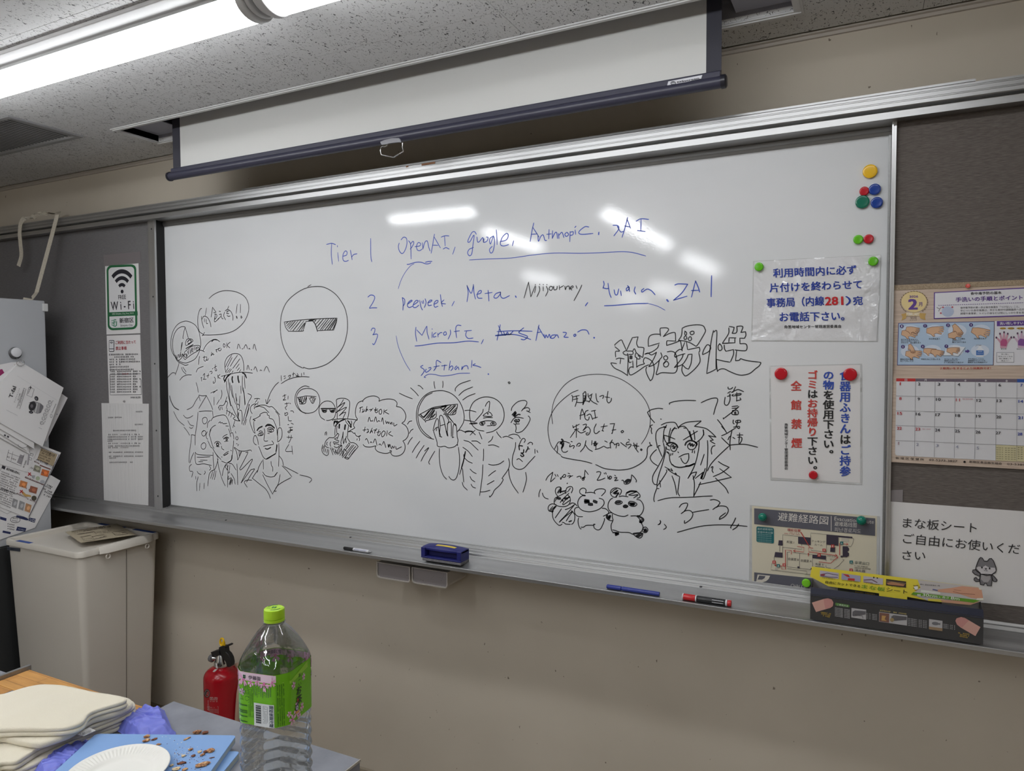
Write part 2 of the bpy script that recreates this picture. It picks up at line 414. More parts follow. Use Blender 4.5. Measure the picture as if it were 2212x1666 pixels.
# ---------------------------------------------------------------- ceiling lamps
LM = bpy.data.materials.new('lit_diffuser'); LM.use_nodes = True
nt = LM.node_tree; nt.nodes.remove(nt.nodes['Principled BSDF']); em = nt.nodes.new('ShaderNodeEmission')
em.inputs[0].default_value = (0.96, 0.98, 1.0, 1); em.inputs[1].default_value = LAMP_STRENGTH
nt.links.new(em.outputs[0], nt.nodes['Material Output'].inputs[0])
LM2 = LM.copy(); LM2.name = 'lit_diffuser_dimmer'; LM2.node_tree.nodes['Emission'].inputs[1].default_value = LAMP_STRENGTH*.62
def lamp_bar(cx, cy, L_, along, label, lm=None):
    base = empty('ceiling_lamp', (cx, cy, ZC), label, 'ceiling lamp', 'strip lamps on the ceiling')
    def T(l, w_, z): return (cx+l, cy+w_, ZC+z) if along == 'x' else (cx+w_, cy+l, ZC+z)
    def bar(prof, l0, l1):
        b = MB(); n = len(prof)
        return b.add([T(l0, p[0], p[1]) for p in prof] + [T(l1, p[0], p[1]) for p in prof], [tuple(range(n)), tuple(range(2*n-1, n-1, -1))] + [(i, n+i, n+(i+1) % n, (i+1) % n) for i in range(n)])
    h = L_/2
    bar([(-.082, -.0005), (.082, -.0005), (.080, -.010), (.052, -.018), (-.052, -.018), (-.080, -.010)], -h-.02, h+.02).build('base_plate', WM, base, bevel=.002)
    prof = [(-.047, -.030)] + [(.048*math.cos(math.radians(180+180*i/16)), -.031 + .033*math.sin(math.radians(180+180*i/16))) for i in range(17)] + [(.047, -.030)]
    bar(prof, -h+.02, h-.02).build('diffuser', lm or LM, base, smooth=True)
    bar([(-.042, -.012), (.042, -.012), (.049, -.029), (-.049, -.029)], -h+.005, h-.005).build('bar_light_shield', WM, base)  # opaque sides added so no direct light reaches the base plate
    prof = [(-.046, -.014)] + prof[1:-1] + [(.046, -.014)]
    p2 = [(x_*1.05, z_ if z_ > -.02 else -.031+(z_+.031)*1.08) for x_, z_ in prof]
    for s in (-1, 1):
        bar(p2, s*(h-.02), s*(h-.0)).build('end_cap', WM, base, bevel=.003)
        bar([(x_*.93, z_ if z_ > -.02 else -.031+(z_+.031)*.9) for x_, z_ in prof], s*h, s*(h+.012)).build('end_cap', WM, base, bevel=.004)
LB = 'white strip lamp with its long lit diffuser '
lamp_bar(-1.965, -.785, 1.43, 'x', 'white strip lamp in the row beside the projection screen, left one of the two', LM2)
lamp_bar(-.50, -.785, 1.43, 'x', 'white strip lamp in the row beside the projection screen, right one of the two', LM2)
lamp_bar(-2.19, -1.40, .58, 'x', 'short white strip lamp crosswise behind the row beside the projection screen')
lamp_bar(-2.18, -2.33, .9, 'y', LB + 'behind the short crosswise lamp')
lamp_bar(-1.325, -2.38, 1.46, 'y', LB + 'overhead, running away from the whiteboard')
lamp_bar(-1.34, -4.22, 1.43, 'y', LB + 'farther back in line with the overhead one')
lamp_bar(-3.0, -4.6, .9, 'y', LB + 'over the left rear of the room')
lamp_bar(-3.0, -7.6, 1.43, 'y', LB + 'nearest the rear wall')
lamp_bar(.5, -3.1, 1.43, 'y', LB + 'added out of view, nearest the calendar')  # extra unseen lamp, added to brighten the board and lower wall
lamp_bar(.55, -4.8, 1.43, 'y', LB + 'added out of view, behind the calendar one')  # another unseen lamp added for more light from behind
lamp_bar(-2.2, -6.4, 1.43, 'y', LB + 'added out of view at the rear centre')  # unseen rear lamp, added to strengthen the light from the back
lamp_bar(.5, -6.4, 1.43, 'y', LB + 'added out of view by the rear side wall')  # its unseen partner, likewise added for light

# ---------------------------------------------------------------- projection screen
ps = empty('projection_screen', (-1.3, -.2, 2.21), 'white projection screen with black borders pulled down a little from the ceiling', 'projection screen')
YS = -.205
NAVY = mat('dark_navy_metal', rgb(52, 52, 68), 0.38); BB = mat('screen_black_border', rgb(50, 50, 60), 0.7)
xa, xb = at(372, 258, YS).x, at(1559, 60, YS).x; wa, wb = at(389, 300, YS).x, at(1526, 60, YS).x
zb = at(1527, 158, YS).z
SF = mat('screen_fabric', rgb(206, 206, 203), 0.8)
MB().box(wa, wb, YS, YS+.0012, zb-.005, ZC+.16).build('screen_fabric', SF, ps)
MB().box(xa, wa, YS-.0003, YS+.0012, zb-.005, ZC+.16).build('black_border', BB, ps)
MB().box(wb, xb, YS-.0003, YS+.0012, zb-.005, ZC+.16).build('black_border', BB, ps)
for x0_, x1_ in ((REC[0]+.001, xa-.02), (xb+.02, REC[1]-.001)): MB().box(x0_, x1_, REC[2]+.001, REC[3]-.001, ZC+.022, ZC+.024).build('cover_plate', GM, rc)
MB().cyl((REC[0]+.02, YS+.035, ZC+.155), (REC[1]-.02, YS+.035, ZC+.155), .035, n=24).build('roller', GM, ps, smooth=True)
zt_, zb_ = at(1557, 150, YS-.01).z, at(1560, 186, YS-.01).z
xe0, xe1 = at(366, 378, YS).x, at(1572, 172, YS).x
R_ = .0145
MB().prism_x([(YS-.006, zt_), (YS-.012, zt_-.003), (YS-.013, zb_+.022), (YS-.002, zb_+.014), (YS+.008, zb_+.02), (YS+.006, zt_)], xa, xb).build('weight_bar', NAVY, ps, bevel=.002)
MB().cyl((xe0+.01, YS-.004, zb_+R_-.002), (xe1-.012, YS-.004, zb_+R_-.002), R_, n=28).build('bottom_tube', NAVY, ps, smooth=True)
CAPM = mat('cap_black', rgb(34, 34, 42), 0.3)
for p, q_ in ((xe0, xe0+.012), (xe1, xe1-.014)):
    MB().lathe([(.006, 0), (R_*.85, .001), (R_*1.12, .004), (R_*1.15, .012), (R_*1.15, abs(q_-p))], (p, YS-.004, zb_+R_-.002), (1 if q_ > p else -1, 0, 0), 24).build('end_cap', CAPM, ps, smooth=True)
g = Crop(1400, 100, .09946)
YB_ = YS-.0132
P0 = [(440, 765), (1180, 625), (1155, 705), (410, 870)]
lb = MB().slab([at(*g(*p), YB_) for p in P0], (0, -.0008, 0)).build('maker_label', mat('silver_label', rgb(175, 175, 180), 0.35, 0.4), ps)
pr = Print(lb, wallpt(YB_-.0008), (0, -1, 0), g)
pr.ring(548, 805, 52, 36, 14, (40, 40, 48)).line([(520, 800), (548, 780), (575, 800)], 9, (40, 40, 48)).line([(520, 815), (548, 830), (575, 808)], 9, (40, 40, 48))
pr.text('OSscreen', (632, 805), (1110, 712), 38, (34, 34, 44), bold=.03); pr.done()
# pull ring
g = Crop(780, 280, .08137); YR = YS-.02
pl = MB().slab([at(*g(*p), YR) for p in [(530, 335), (640, 285), (830, 238), (1020, 235), (1060, 270), (1085, 345), (1000, 345), (880, 355), (760, 372), (700, 395), (660, 400), (565, 410), (545, 380)]], (0, -.004, 0)).build('ring_holder', mat('clear_grey_plastic', rgb(105, 105, 112), .3), ps)
CH = mat('chrome_wire', rgb(205, 205, 205), .18, 1.0)
MB().tube([at(*g(*p), YR-.006) for p in [(700, 390), (680, 430), (620, 450), (570, 440), (530, 470), (512, 560), (540, 670), (700, 705), (860, 738), (1000, 650), (1125, 580), (1098, 470), (1100, 360)]], .0016, 8).build('pull_ring', CH, ps, smooth=True)
# ================================================================ whiteboard with its rails and tray
zt = lambda py, Y: at(1480, py, Y).z
zk = lambda py, Y: at(1497, py, Y).z
wbd = empty('whiteboard', (-1.3, 0.0, zk(1238, 0)), 'wide white magnetic whiteboard covered in marker sketches, in aluminium rails', 'whiteboard')
ZB0, ZB1 = zk(1238, 0), zt(348, 0)
BX0 = at(344.5, 700, 0).x
MB().box(BX0, .75, 0, .012, ZB0, ZB1).build('writing_surface', MBD, wbd)
MB().box(BX0-.006, BX0, -.003, .012, ZB0, ZB1).build('side_trim', MALV, wbd)
MB().box(-4.25, BX0-.006, .012, .02, ZB0-.02, ZB1+.02).build('back_plate', mat('back_plate_dark', rgb(28, 28, 30), .7), wbd)
RX0, RX1 = -4.3, 1.35
# frame band above the board
z0, z1 = ZB1, zt(331, -.008)
MB().prism_x([(.012, z0), (-.004, z0), (-.006, z0+(z1-z0)*.35), (-.008, z0+(z1-z0)*.4), (-.008, z1), (.012, z1)], RX0, RX1).build('frame_band', MALD, wbd)
# lower rail with lip, upper rail with fine grooves
za, zb2, zc2, zd2 = zt(316.5, -.07), zt(303.5, -.07), zt(296, -.075), zt(263.5, -.075)
MB().prism_x([(.012, z1), (-.055, za+.002), (-.062, za), (-.070, za), (-.070, zb2), (-.064, zb2), (-.05, zb2), (-.05, zc2+.004), (.03, zc2+.004), (.03, z1)], RX0, RX1).build('lower_rail', MAL, wbd)
gz = [zt(p, -.075) for p in (288, 285.6, 277.5, 275)]
pf = [(.03, zc2), (-.072, zc2), (-.075, zc2+.002)]
for k in (0, 2):
    pf += [(-.075, gz[k]), (-.0735, gz[k]+.0004), (-.0735, gz[k]+.0012), (-.075, gz[k]+.0016), (-.075, gz[k+1]), (-.0735, gz[k+1]+.0004), (-.0735, gz[k+1]+.0012), (-.075, gz[k+1]+.0016)]
pf += [(-.075, zd2-.007), (-.072, zd2-.006), (.03, zd2-.006)]
MB().prism_x(pf, RX0, RX1).build('upper_rail', MAL, wbd)
MB().prism_x([(.03, zd2-.0052), (-.0735, zd2-.0052), (-.0735, zd2), (.03, zd2)], at(522, 406, -.075).x, at(2108, 164, -.075).x).build('rail_cap', MAL, wbd)
# tray
Zt = {p: zk(p, Y) for p, Y in ()}
pf = [(.03, ZB0), (-.004, ZB0), (-.004, zk(1243, -.004)), (-.012, zk(1244, -.012)), (-.013, zk(1247, -.013)), (-.022, zk(1247.5, -.022)), (-.023, zk(1252, -.023)),
      (-.034, zk(1253, -.034)), (-.036, zk(1259, -.036)), (-.044, zk(1261, -.044)), (-.046, zk(1268, -.046)), (-.052, zk(1270, -.052)), (-.054, zk(1272, -.054)),
      (-.098, zk(1286, -.098)), (-.108, zk(1289, -.108)-.0008), (-.118, zk(1292, -.118)-.003), (-.130, zk(1297, -.13)-.004), (-.140, zk(1302, -.14)-.001), (-.147, zk(1303, -.15)), (-.152, zk(1304, -.152)), (-.152, zk(1313, -.152)), (-.146, zk(1313, -.152)-.001), (-.05, zk(1313, -.152)+.006), (.03, zk(1313, -.152)+.006)]
TRAYZ = pf[16][1]
tray = MB().prism_x(pf, RX0, RX1).build('pen_tray', MAL, wbd, bevel=.0011)
for px, py in ((488, 1124), (1514, 1268), (757, 1161)):
    p = at(px, py, -.06); MB().lathe([(.0001, .0), (.004, .0), (.004, .0006), (.0001, .0012)], (p.x, p.y, p.z-.0002), (0, -.3, 1), 12).build('screw', DARK, wbd)
MB().slab([at(*p, -.0755) for p in [(911, 354), (940, 349), (940, 353.5), (911, 358)]], (0, -.001, 0)).build('torn_tape', mat('brown_tape', rgb(158, 112, 80), .6), wbd)
MB().slab([at(*p, -.0755) for p in [(877, 359), (882, 358), (882, 361), (877, 362)]], (0, -.001, 0)).build('torn_tape', mat('brown_tape', rgb(158, 112, 80), .6), wbd)
ZP1 = at(318, 474, -.035).z; ZP0 = at(335, 1098, -.035).z
# ---------------------------------------------------------------- bulletin panels
CL = M_cloth('grey_felt', rgb(122, 120, 121), rgb(106, 104, 105)); CR = M_cloth('grey_woven_cloth', rgb(120, 113, 109), rgb(90, 84, 80))
def panel(label, x0, x1, px0, px1, cl, screws):
    r = empty('bulletin_panel', ((x0+x1)/2, -.02, ZP0), label, 'bulletin board', 'sliding bulletin panels')
    MB().box(x0, x1, -.030, -.008, ZP0, ZP1).build('felt_panel', cl, r)
    lo, hi = min(px0, px1), max(px0, px1)
    MB().box(lo, hi, -.040, -.006, ZP0-.004, ZP1).build('edge_post', MALV, r, bevel=.0008)
    MB().box(hi-.0035 if px1 > px0 else lo, hi if px1 > px0 else lo+.0035, -.046, -.040, ZP0, ZP1).build('post_rib', MALV, r)
    xs = (lo+hi)/2
    for z in screws: MB().lathe([(.0001, 0), (.0035, 0), (.0035, .001), (.0001, .002)], (xs, -.040, z), (0, -1, 0), 12).build('screw', DARK, r)
    return r
xl0, xl1 = at(318.5, 480, -.04).x, at(335.5, 480, -.04).x
MBK = mat('black_post_strip', rgb(16, 16, 17), .6)
pL = panel('dark grey felt bulletin panel at the left end of the whiteboard', -4.2, xl0, xl0, xl1, CL, [at(333, y, -.04).z for y in (494, 641, 786, 930, 1071)])
MB().box(xl1+.0001, xl1+.0012, -.037, -.006, ZP0+.006, ZP1-.004).build('black_post_strip', MBK, pL)  # black strip along the side face of the post
MB().box(xl1+.0012, BX0-.0062, -.006, .0118, ZB0, ZB1).build('black_post_strip', MBK, pL)  # black strip filling the gap between post and board
xr0, xr1 = at(1927.5, 260, -.04).x, at(1938, 260, -.04).x
pR = panel('grey woven cloth bulletin panel at the right end of the whiteboard', xr1, 1.25, xr1, xr0, CR, [])
MB().box(xr0-.006, xr0-.001, -.006, -.0005, ZB0, ZB1).build('rubber_strip', MALD, pR)
# ================================================================ marker writing and sketches on the board
C1 = Crop(340, 600, .13808); C2 = Crop(340, 780, .18005); C3 = Crop(500, 780, .18006); C4 = Crop(580, 600, .156)
C5 = Crop(660, 820, .11407); C6 = Crop(860, 800, .16807); C7 = Crop(1160, 800, .14403); C8 = Crop(1150, 1000, .12658)
D1 = Crop(1300, 680, .15371); D2 = Crop(1380, 820, .15606); D3 = Crop(1380, 1040, .11754)
D4 = Crop(680, 460, .17179); D5 = Crop(1000, 440, .25316); D6 = Crop(780, 680, .23508)
INKS = {'black': mat('black_marker_ink', rgb(42, 43, 46), .35), 'blue': mat('blue_marker_ink', rgb(52, 82, 184), .35)}
def smooth(pts, n=5):
    if len(pts) < 3: return pts
    out = []
    for i in range(len(pts)-1):
        p0 = pts[i-1] if i else pts[0]*2-pts[1]; p1 = pts[i]; p2 = pts[i+1]; p3 = pts[i+2] if i+2 < len(pts) else pts[-1]*2-pts[-2]
        for k in range(n):
            t = k/n
            out.append(.5*((2*p1)+(p2-p0)*t+(2*p0-5*p1+4*p2-p3)*t*t+(3*p1-p0-3*p2+p3)*t*t*t))
    out.append(pts[-1]); return out
def strokes(name, label, colour, groups, w0=.0029):
    b = MB()
    for crop, s in groups:
        for st in s.split('/'):
            st = st.strip(); wm = 1.0
            if not st: continue
            if st[0] == 'w': a_, st = st.split(':'); wm = float(a_[1:])
            P = []
            for tok in st.split():
                x_, y_ = tok.split(','); q_ = at(*crop(float(x_), float(y_)), 0); P.append(V3((q_.x, 0, q_.z)))
            if len(P) < 2: continue
            P = smooth(P); wd = w0*wm/2; n = len(P)
            if n == 2: P = [P[0], (P[0]+P[1])/2, P[1]]; n = 3
            L_, R_ = [], []
            for i, p in enumerate(P):
                d = P[min(i+1, n-1)]-P[max(i-1, 0)]
                if d.length < 1e-7: d = V3((1, 0, 0))
                d.normalize(); nn = V3((-d.z, 0, d.x)); e = wd*(.75 if i in (0, n-1) else 1)
                ext = d*(-wd*.6 if i == 0 else (wd*.6 if i == n-1 else 0))
                L_.append(p+nn*e+ext+V3((0, -.0004, 0))); R_.append(p-nn*e+ext+V3((0, -.0004, 0)))
            b.add(L_+R_, [(i, i+1, n+i+1, n+i) for i in range(n-1)])
    o = b.build(name, INKS[colour], wbd, recalc=False, label=label)
    o['kind'] = 'stuff'; return o
strokes('handwriting', 'blue handwritten first line of the tier list with its underlines', 'blue', [(D4, """148,398 212,383 262,400/212,390 208,520 222,648/284,412 286,428/290,500 300,608/358,545 400,530 405,490 385,480 362,510 352,560 362,600 390,610 425,598
/448,468 460,530 470,590/462,560 490,525 532,515/703,322 705,540 718,615/1085,340 1120,305 1155,325 1158,400 1130,480 1098,512 1065,480 1052,425 1062,380/1180,350 1205,400 1212,580/1205,390 1235,358 1245,385 1215,440 1200,455
/1260,425 1320,415 1330,385 1300,375 1280,420 1290,465 1320,475 1350,455/1355,375 1360,455/1362,450 1385,370 1415,355 1430,420 1450,480/1505,268 1480,420 1463,508/1500,300 1580,440/1480,405 1550,408/1590,305 1640,288 1688,290/1632,290 1640,415/1615,455 1650,438 1690,455/1765,430 1735,520
/1160,648 1190,645 1270,622 1340,622 1390,640 1430,640 1460,628/1390,622 1430,612 1475,610/w.7:1250,640 1200,670 1130,760 1080,860 1050,955"""),
 (D5, """w.8:55,481 150,475 400,465 600,438 780,422 1000,424 1200,418 1350,410 1450,418 1560,447/115,262 100,240 75,250 42,320 60,325 95,268 85,360 75,430 55,445 40,420 55,390 90,375/120,285 125,325 140,325 170,290 175,330/180,300 178,330 205,320 215,290 200,285/262,275 230,300 235,345 262,280 270,340 255,410 235,420 228,390 250,365
/285,225 290,290 292,350/318,325 370,310 388,270 370,255 335,290 320,345 345,362 390,350/433,318 422,360/605,165 590,230 575,322/595,200 650,285/582,262 635,258/640,270 645,322 665,280 685,268 700,312 715,314/735,222 732,300/715,262 755,258/765,232 762,298/765,292 785,252 800,248 808,298/815,255 820,298/820,270 845,245 862,290/885,245 870,262 882,280 902,265 890,245
/915,238 912,325/915,245 940,240 938,265 915,272/958,225 962,262/965,192 955,205/1075,200 1040,198 990,240 1010,262 1110,255/w1.4:1160,245 1158,265/1280,185 1320,188 1330,215 1300,260 1288,275/1318,195 1345,240 1368,238/1405,118 1385,200 1358,288/1400,130 1430,210/1380,190 1425,200/1478,150 1520,130 1585,135/1520,135 1518,230/1490,230 1555,238""")])
strokes('handwriting', 'blue handwritten second line of the tier list', 'blue', [(D4, """668,1060 700,1035 740,1040 755,1070 730,1130 688,1195/688,1200 730,1195 783,1195/1100,1065 1112,1140 1108,1225/1100,1065 1130,1090 1130,1140 1110,1175/1165,1150 1200,1125 1225,1105 1210,1100 1175,1130 1165,1170 1190,1190 1230,1175/1240,1160 1290,1125 1300,1105 1270,1105 1240,1150 1240,1185 1270,1190 1310,1160
/1320,1100 1335,1180 1355,1222/1345,1110 1355,1140/1365,1100 1370,1140/1388,1080 1400,1130 1378,1190/1420,1130 1455,1120 1475,1100 1450,1100 1425,1130 1430,1165 1470,1160/1500,1150 1540,1130 1550,1105 1525,1105 1500,1140 1510,1185 1550,1175/1580,1028 1590,1110 1605,1178/1625,1095 1590,1135 1645,1145/1755,1112 1725,1170"""),
 (D5, """35,698 45,760 35,838/35,700 70,765 90,700/90,690 95,760 108,815/118,775 150,765 158,745 140,745 122,775 130,805 165,808/215,740 220,800 222,832/188,768 250,758/318,755 280,770 265,800 290,805 320,770 320,755 325,795 350,808 398,785/w1.4:448,788 455,800/w1.2:1065,845 1045,872
/1200,662 1205,690 1195,722/1195,718 1225,726 1244,722/1238,680 1250,760 1265,802/1290,735 1300,775 1318,775 1330,728/1345,745 1352,785/1405,700 1420,720 1400,745 1395,725 1415,715 1422,750/1470,710 1462,745 1475,772/1545,725 1525,740 1530,755 1560,735 1580,730 1610,745 1640,778/1207,872 1300,868 1450,855 1580,852/w.6:1580,852 1660,875 1725,910
/w1.6:1740,820 1752,835/1808,695 1840,685 1918,688/1918,688 1870,760 1797,825/1797,825 1912,790/1950,798 1985,660/1985,660 2010,720 2020,755/1950,742 2010,740/2122,615 2120,700 2118,795""")], .003)
strokes('handwriting', 'black handwritten company name in the second line of the tier list', 'black', [(D5, """522,805 560,670/560,670 580,795/580,795 618,700/622,708 612,760/618,690 620,693/650,705 655,740 632,795/654,688 656,691/685,708 686,745/686,690 688,693/712,705 725,745 705,790/716,690 718,693/745,705 735,730 755,740 768,715 750,705/775,705 778,735 800,730 805,705
/822,700 825,735/825,720 860,700/870,705 875,735 885,710 905,705 910,735/915,725 940,715 935,702 915,720 930,738/965,700 975,725/1015,695 990,750 948,828""")])
strokes('handwriting', 'blue handwritten third line of the tier list, one name crossed out', 'blue', [(D6, """92,148 105,125 128,130 122,165 108,185/108,185 145,178 152,195 135,245 118,275 105,265/w.7:322,195 345,300 400,430 452,515/505,115 500,170 512,245/512,140 560,190/560,190 600,110/605,105 608,165 625,225/655,160 652,212/653,130 655,134/690,165 668,180 665,205 690,200/705,170 708,205/708,185 730,165 745,165/775,155 758,170 765,188 785,180 780,158
/820,140 822,175 800,225/920,100 885,98 870,130 878,212/855,155 905,148/950,150 1015,145/970,150 962,190 985,218 1030,215/495,288 560,282 700,262 850,258 980,243 1080,250/1125,228 1105,268/1280,92 1265,160 1250,235/1262,100 1300,190/1235,195 1390,180/1310,155 1325,190 1345,160 1360,185 1400,150/1495,120 1450,160 1470,175 1530,200 1500,230 1470,225/1250,155 1400,148 1572,152/1235,190 1350,180 1450,190 1560,228
/1635,95 1620,170 1607,238/1628,110 1680,200/1618,165 1650,160/1680,180 1690,215 1700,185 1715,210 1730,180 1740,215/1790,185 1755,190 1745,215 1770,215 1800,185 1815,212/1855,162 1885,165 1880,185 1865,205 1905,208/1970,178 1955,185 1960,200 1975,190 1968,178/1990,160 2030,140 2075,145 2095,180/w1.8:2140,210 2144,214""")])
strokes('handwriting', 'blue handwritten name with a wavy underline below the third line', 'blue', [(D6, """570,465 548,480 580,505 575,530 552,560/600,500 590,520 605,528 640,500 640,485 620,490/735,440 700,420 690,440 690,480 668,515/668,480 720,470/770,460 762,510/740,470 790,465/820,425 808,510/810,490 835,470 845,490 825,515/880,470 862,490 870,505 890,480 900,505/930,475 925,505 945,475 975,470 985,500/1020,420 1015,485/1050,450 1028,465 1060,470 1102,485
/w.8:595,578 580,572 620,548 680,550 740,563 830,555 900,540 1000,538/w1.6:1168,544 1172,548""")])
strokes('marker_sketch', 'black speech balloon with a shout above the muscular figure', 'black', [(C1, """808,328 880,265 990,215 1100,203 1230,222 1340,275 1400,345 1430,450 1415,570 1350,700 1240,805 1120,862 980,888 820,898 740,897 700,905/700,908 718,895 738,855/720,885 690,870 655,835 635,740 632,640 650,540 675,490 695,482/690,605 700,700 728,790/700,650 715,615 745,602 790,630 825,700 840,772/770,475 750,590/740,640 738,695/765,650 770,715 790,715
/865,462 850,560 842,618/868,470 915,535/880,550 920,540/895,570 925,575 930,610 900,650 905,580/905,580 895,690 965,640/965,525 990,530/968,580 1000,570 990,610 945,650/1000,605 1015,640 1030,640/1050,540 1040,600 1068,660/1060,520 1100,498 1150,530 1180,600 1182,668/1120,445 1098,490/1100,530 1085,560 1120,560/1125,520 1080,525/1090,590 1110,605 1140,600
/1250,415 1232,560/1300,418 1298,550/w2:1238,605 1248,635/1310,598 1308,630 1325,625 1315,600""")])
strokes('marker_sketch', 'black sketch of a muscular figure with a round masked head', 'black', [(C1, """300,1270 240,1180 212,1080 215,960 250,830 320,730 420,683 500,690 590,740 645,830 670,940 678,1050 650,1170 590,1270 500,1320 430,1335 345,1310 290,1260/435,770 380,768 310,810 260,900 238,1020 245,1130 275,1230 320,1310 400,1355 440,1372 485,1360/435,772 415,850 400,930 405,955/435,775 460,860 487,955/395,1010 385,1060 368,1145/380,1015 372,1120
/443,1060 445,1010 465,965 510,955 550,970 552,990/450,1062 500,1040 560,990/w1.5:470,1010 500,975 530,985 515,1020 480,1035/w1.5:448,1110 500,1080 560,1048/430,1160 520,1085 600,1062 660,1065 665,1100 640,1140 540,1200 460,1260 435,1278 415,1260 415,1210 430,1160/450,1190 420,1210 430,1240 455,1245 470,1215 450,1192/w1.8:450,1210 455,1225/625,1085 600,1110 615,1140 645,1130 650,1095 625,1085/w1.6:620,1105 625,1115
/470,1150 490,1200/500,1110 480,1190/530,1100 510,1180/560,1095 545,1150 565,1165/545,1100 520,1190/590,1080 570,1140/290,1215 310,1265 330,1200 345,1250 360,1190 370,1240 390,1190 395,1225/370,1160 350,1215/395,1195 405,1220 345,1290 320,1290/285,1210 300,1285/650,1130 700,1140 738,1162/715,1145 760,1060 820,1000 880,968 930,970 978,1003/w1.5:850,1000 890,970 940,975
/340,1335 320,1410 280,1522/290,1500 240,1488 180,1540 130,1620 125,1650/378,1405 400,1460 450,1512/400,1400 450,1475/350,1605 400,1550 470,1522 535,1522/660,1230 650,1290 645,1360/608,1480 630,1430 670,1405 720,1390"""),
 (C2, """465,258 480,310 492,378/w1.4:148,418 160,470 200,550 258,588/355,586 420,550 460,480 498,425/195,605 250,710 325,775/312,650 345,682 385,680 428,655/365,715 395,765 438,780/385,795 405,808 428,798/320,795 360,845 388,892/768,350 775,400 758,460/680,435 680,530/745,465 712,522/640,385 720,350/670,385 718,345""")])
strokes('handwriting', 'black handwritten phrases beside the masked head', 'black', [(C1, """715,1248 760,1240/735,1225 730,1290 755,1310/770,1235 775,1280 755,1290 790,1290 800,1265/850,1165 840,1225/845,1220 870,1180 870,1205 890,1200/910,1130 950,1120/935,1125 920,1150 935,1165/955,1105 960,1140 990,1140 1000,1110/950,1115 985,1100/1040,1030 1030,1060 1045,1090 1062,1060 1040,1030/1085,1020 1088,1100/1140,1008 1095,1055 1135,1100
/1248,1115 1270,1040 1300,1110/w1.6:1328,1112 1332,1115/1350,1110 1385,1048 1412,1112/1430,1118 1440,1105 1450,1122/1495,1115 1518,1042 1548,1138/688,1560 695,1620/680,1570 700,1562/715,1530 740,1500 730,1580 715,1590 765,1590/770,1540 810,1525/800,1500 790,1570/820,1475 850,1465 855,1490 840,1505/860,1430 870,1420/905,1360 905,1450 930,1450 920,1420/885,1410 930,1385
/890,1555 905,1580 900,1640 875,1650 875,1620/945,1520 950,1580/980,1515 950,1550 985,1580/1400,1440 1418,1370 1440,1440/w1.6:1468,1440 1475,1445/1510,1440 1535,1395 1565,1470/1605,1458 1615,1445 1635,1455/1668,1460 1710,1390 1755,1480""")])
strokes('marker_sketch', 'black sketch of a long-faced figure under a tall hatched hat', 'black', [(C1, """1075,1495 1055,1390 1062,1310 1100,1240 1170,1195 1240,1188 1300,1215 1335,1280 1350,1360 1352,1460/1165,1210 1095,1330 1065,1400/1170,1250 1130,1330 1095,1400/1255,1215 1200,1290 1140,1390/1290,1270 1240,1340 1180,1420/1280,1350 1230,1420/1110,1410 1070,1480/1140,1425 1090,1490/1160,1430 1120,1490/1185,1460 1165,1490/1285,1410 1250,1455/1305,1440 1280,1480
/1000,1545 1100,1520 1200,1495 1300,1480 1400,1482 1490,1495/w1.8:1060,1530 1040,1580 1060,1620 1085,1560 1110,1530/w1.8:1150,1500 1080,1570 1050,1635/w1.8:1330,1490 1370,1510 1395,1570/1350,1490 1385,1560/w2.5:1175,1550 1170,1590 1180,1640/w2.5:1262,1540 1265,1590 1278,1640"""),
 (C2, """830,240 835,330 855,430 880,540/850,210 862,300 862,420 885,540/870,260 880,340 905,440/890,290 905,400 940,520/940,390 945,450 955,530/945,430 955,480/1020,180 1020,320 1040,400 1050,530/1045,180 1052,330/1000,300 1005,390/1030,320 1045,420 1055,520/990,420 985,540/890,530 940,640 990,725/955,520 975,520 985,560 965,585 955,550 955,520/960,590 965,660 985,720/985,590 1010,600 1018,680 1015,760
/w1.5:975,620 970,690 990,720/1030,770 1060,690 1095,560 1105,520/1100,520 1090,600 1050,720/1070,700 1050,770/1095,490 1060,600 1030,720/1085,390 1130,420 1095,490/730,565 750,535 800,525 835,430/800,520 830,480 840,500/845,500 825,570/830,590 930,660 910,690 950,715 990,720/840,570 830,640/870,600 855,660/900,620 880,675/935,700 905,800/915,770 930,790/740,560 745,590/760,550 755,590/775,550 780,585""")])
strokes('marker_sketch', 'black sketch of a pointed tower block with three round windows', 'black', [(C2, """498,410 540,418 590,415/590,415 550,480 498,570/590,418 640,520 665,585/498,415 515,480/500,608 580,600 655,602/488,615 475,760 455,890 455,1010/663,600 670,680/570,675 545,690 540,720 555,752 580,750 598,720 592,685 570,675/558,832 535,855 535,885 555,902 578,885 582,850 560,835 545,850/553,982 528,1005 527,1040 550,1060 575,1045 582,1005 565,982 545,985
/405,890 420,885 455,895/410,890 400,1000 385,1100 380,1220/438,1100 410,1160 390,1225/455,1095 480,1120 570,1130 670,1132/455,1100 455,1190 475,1240 560,1235 650,1255/475,1155 550,1155 635,1148/515,1190 600,1192/495,1207 548,1208/410,1240 385,1270 390,1320 425,1330 412,1395/625,1260 640,1290 625,1312/478,1325 495,1350 525,1362/570,1320 575,1340 560,1362/460,1385 462,1420/490,1390 472,1470 475,1560/512,1465 505,1555/562,1465 558,1535/668,1095 670,1180 680,1310""")])
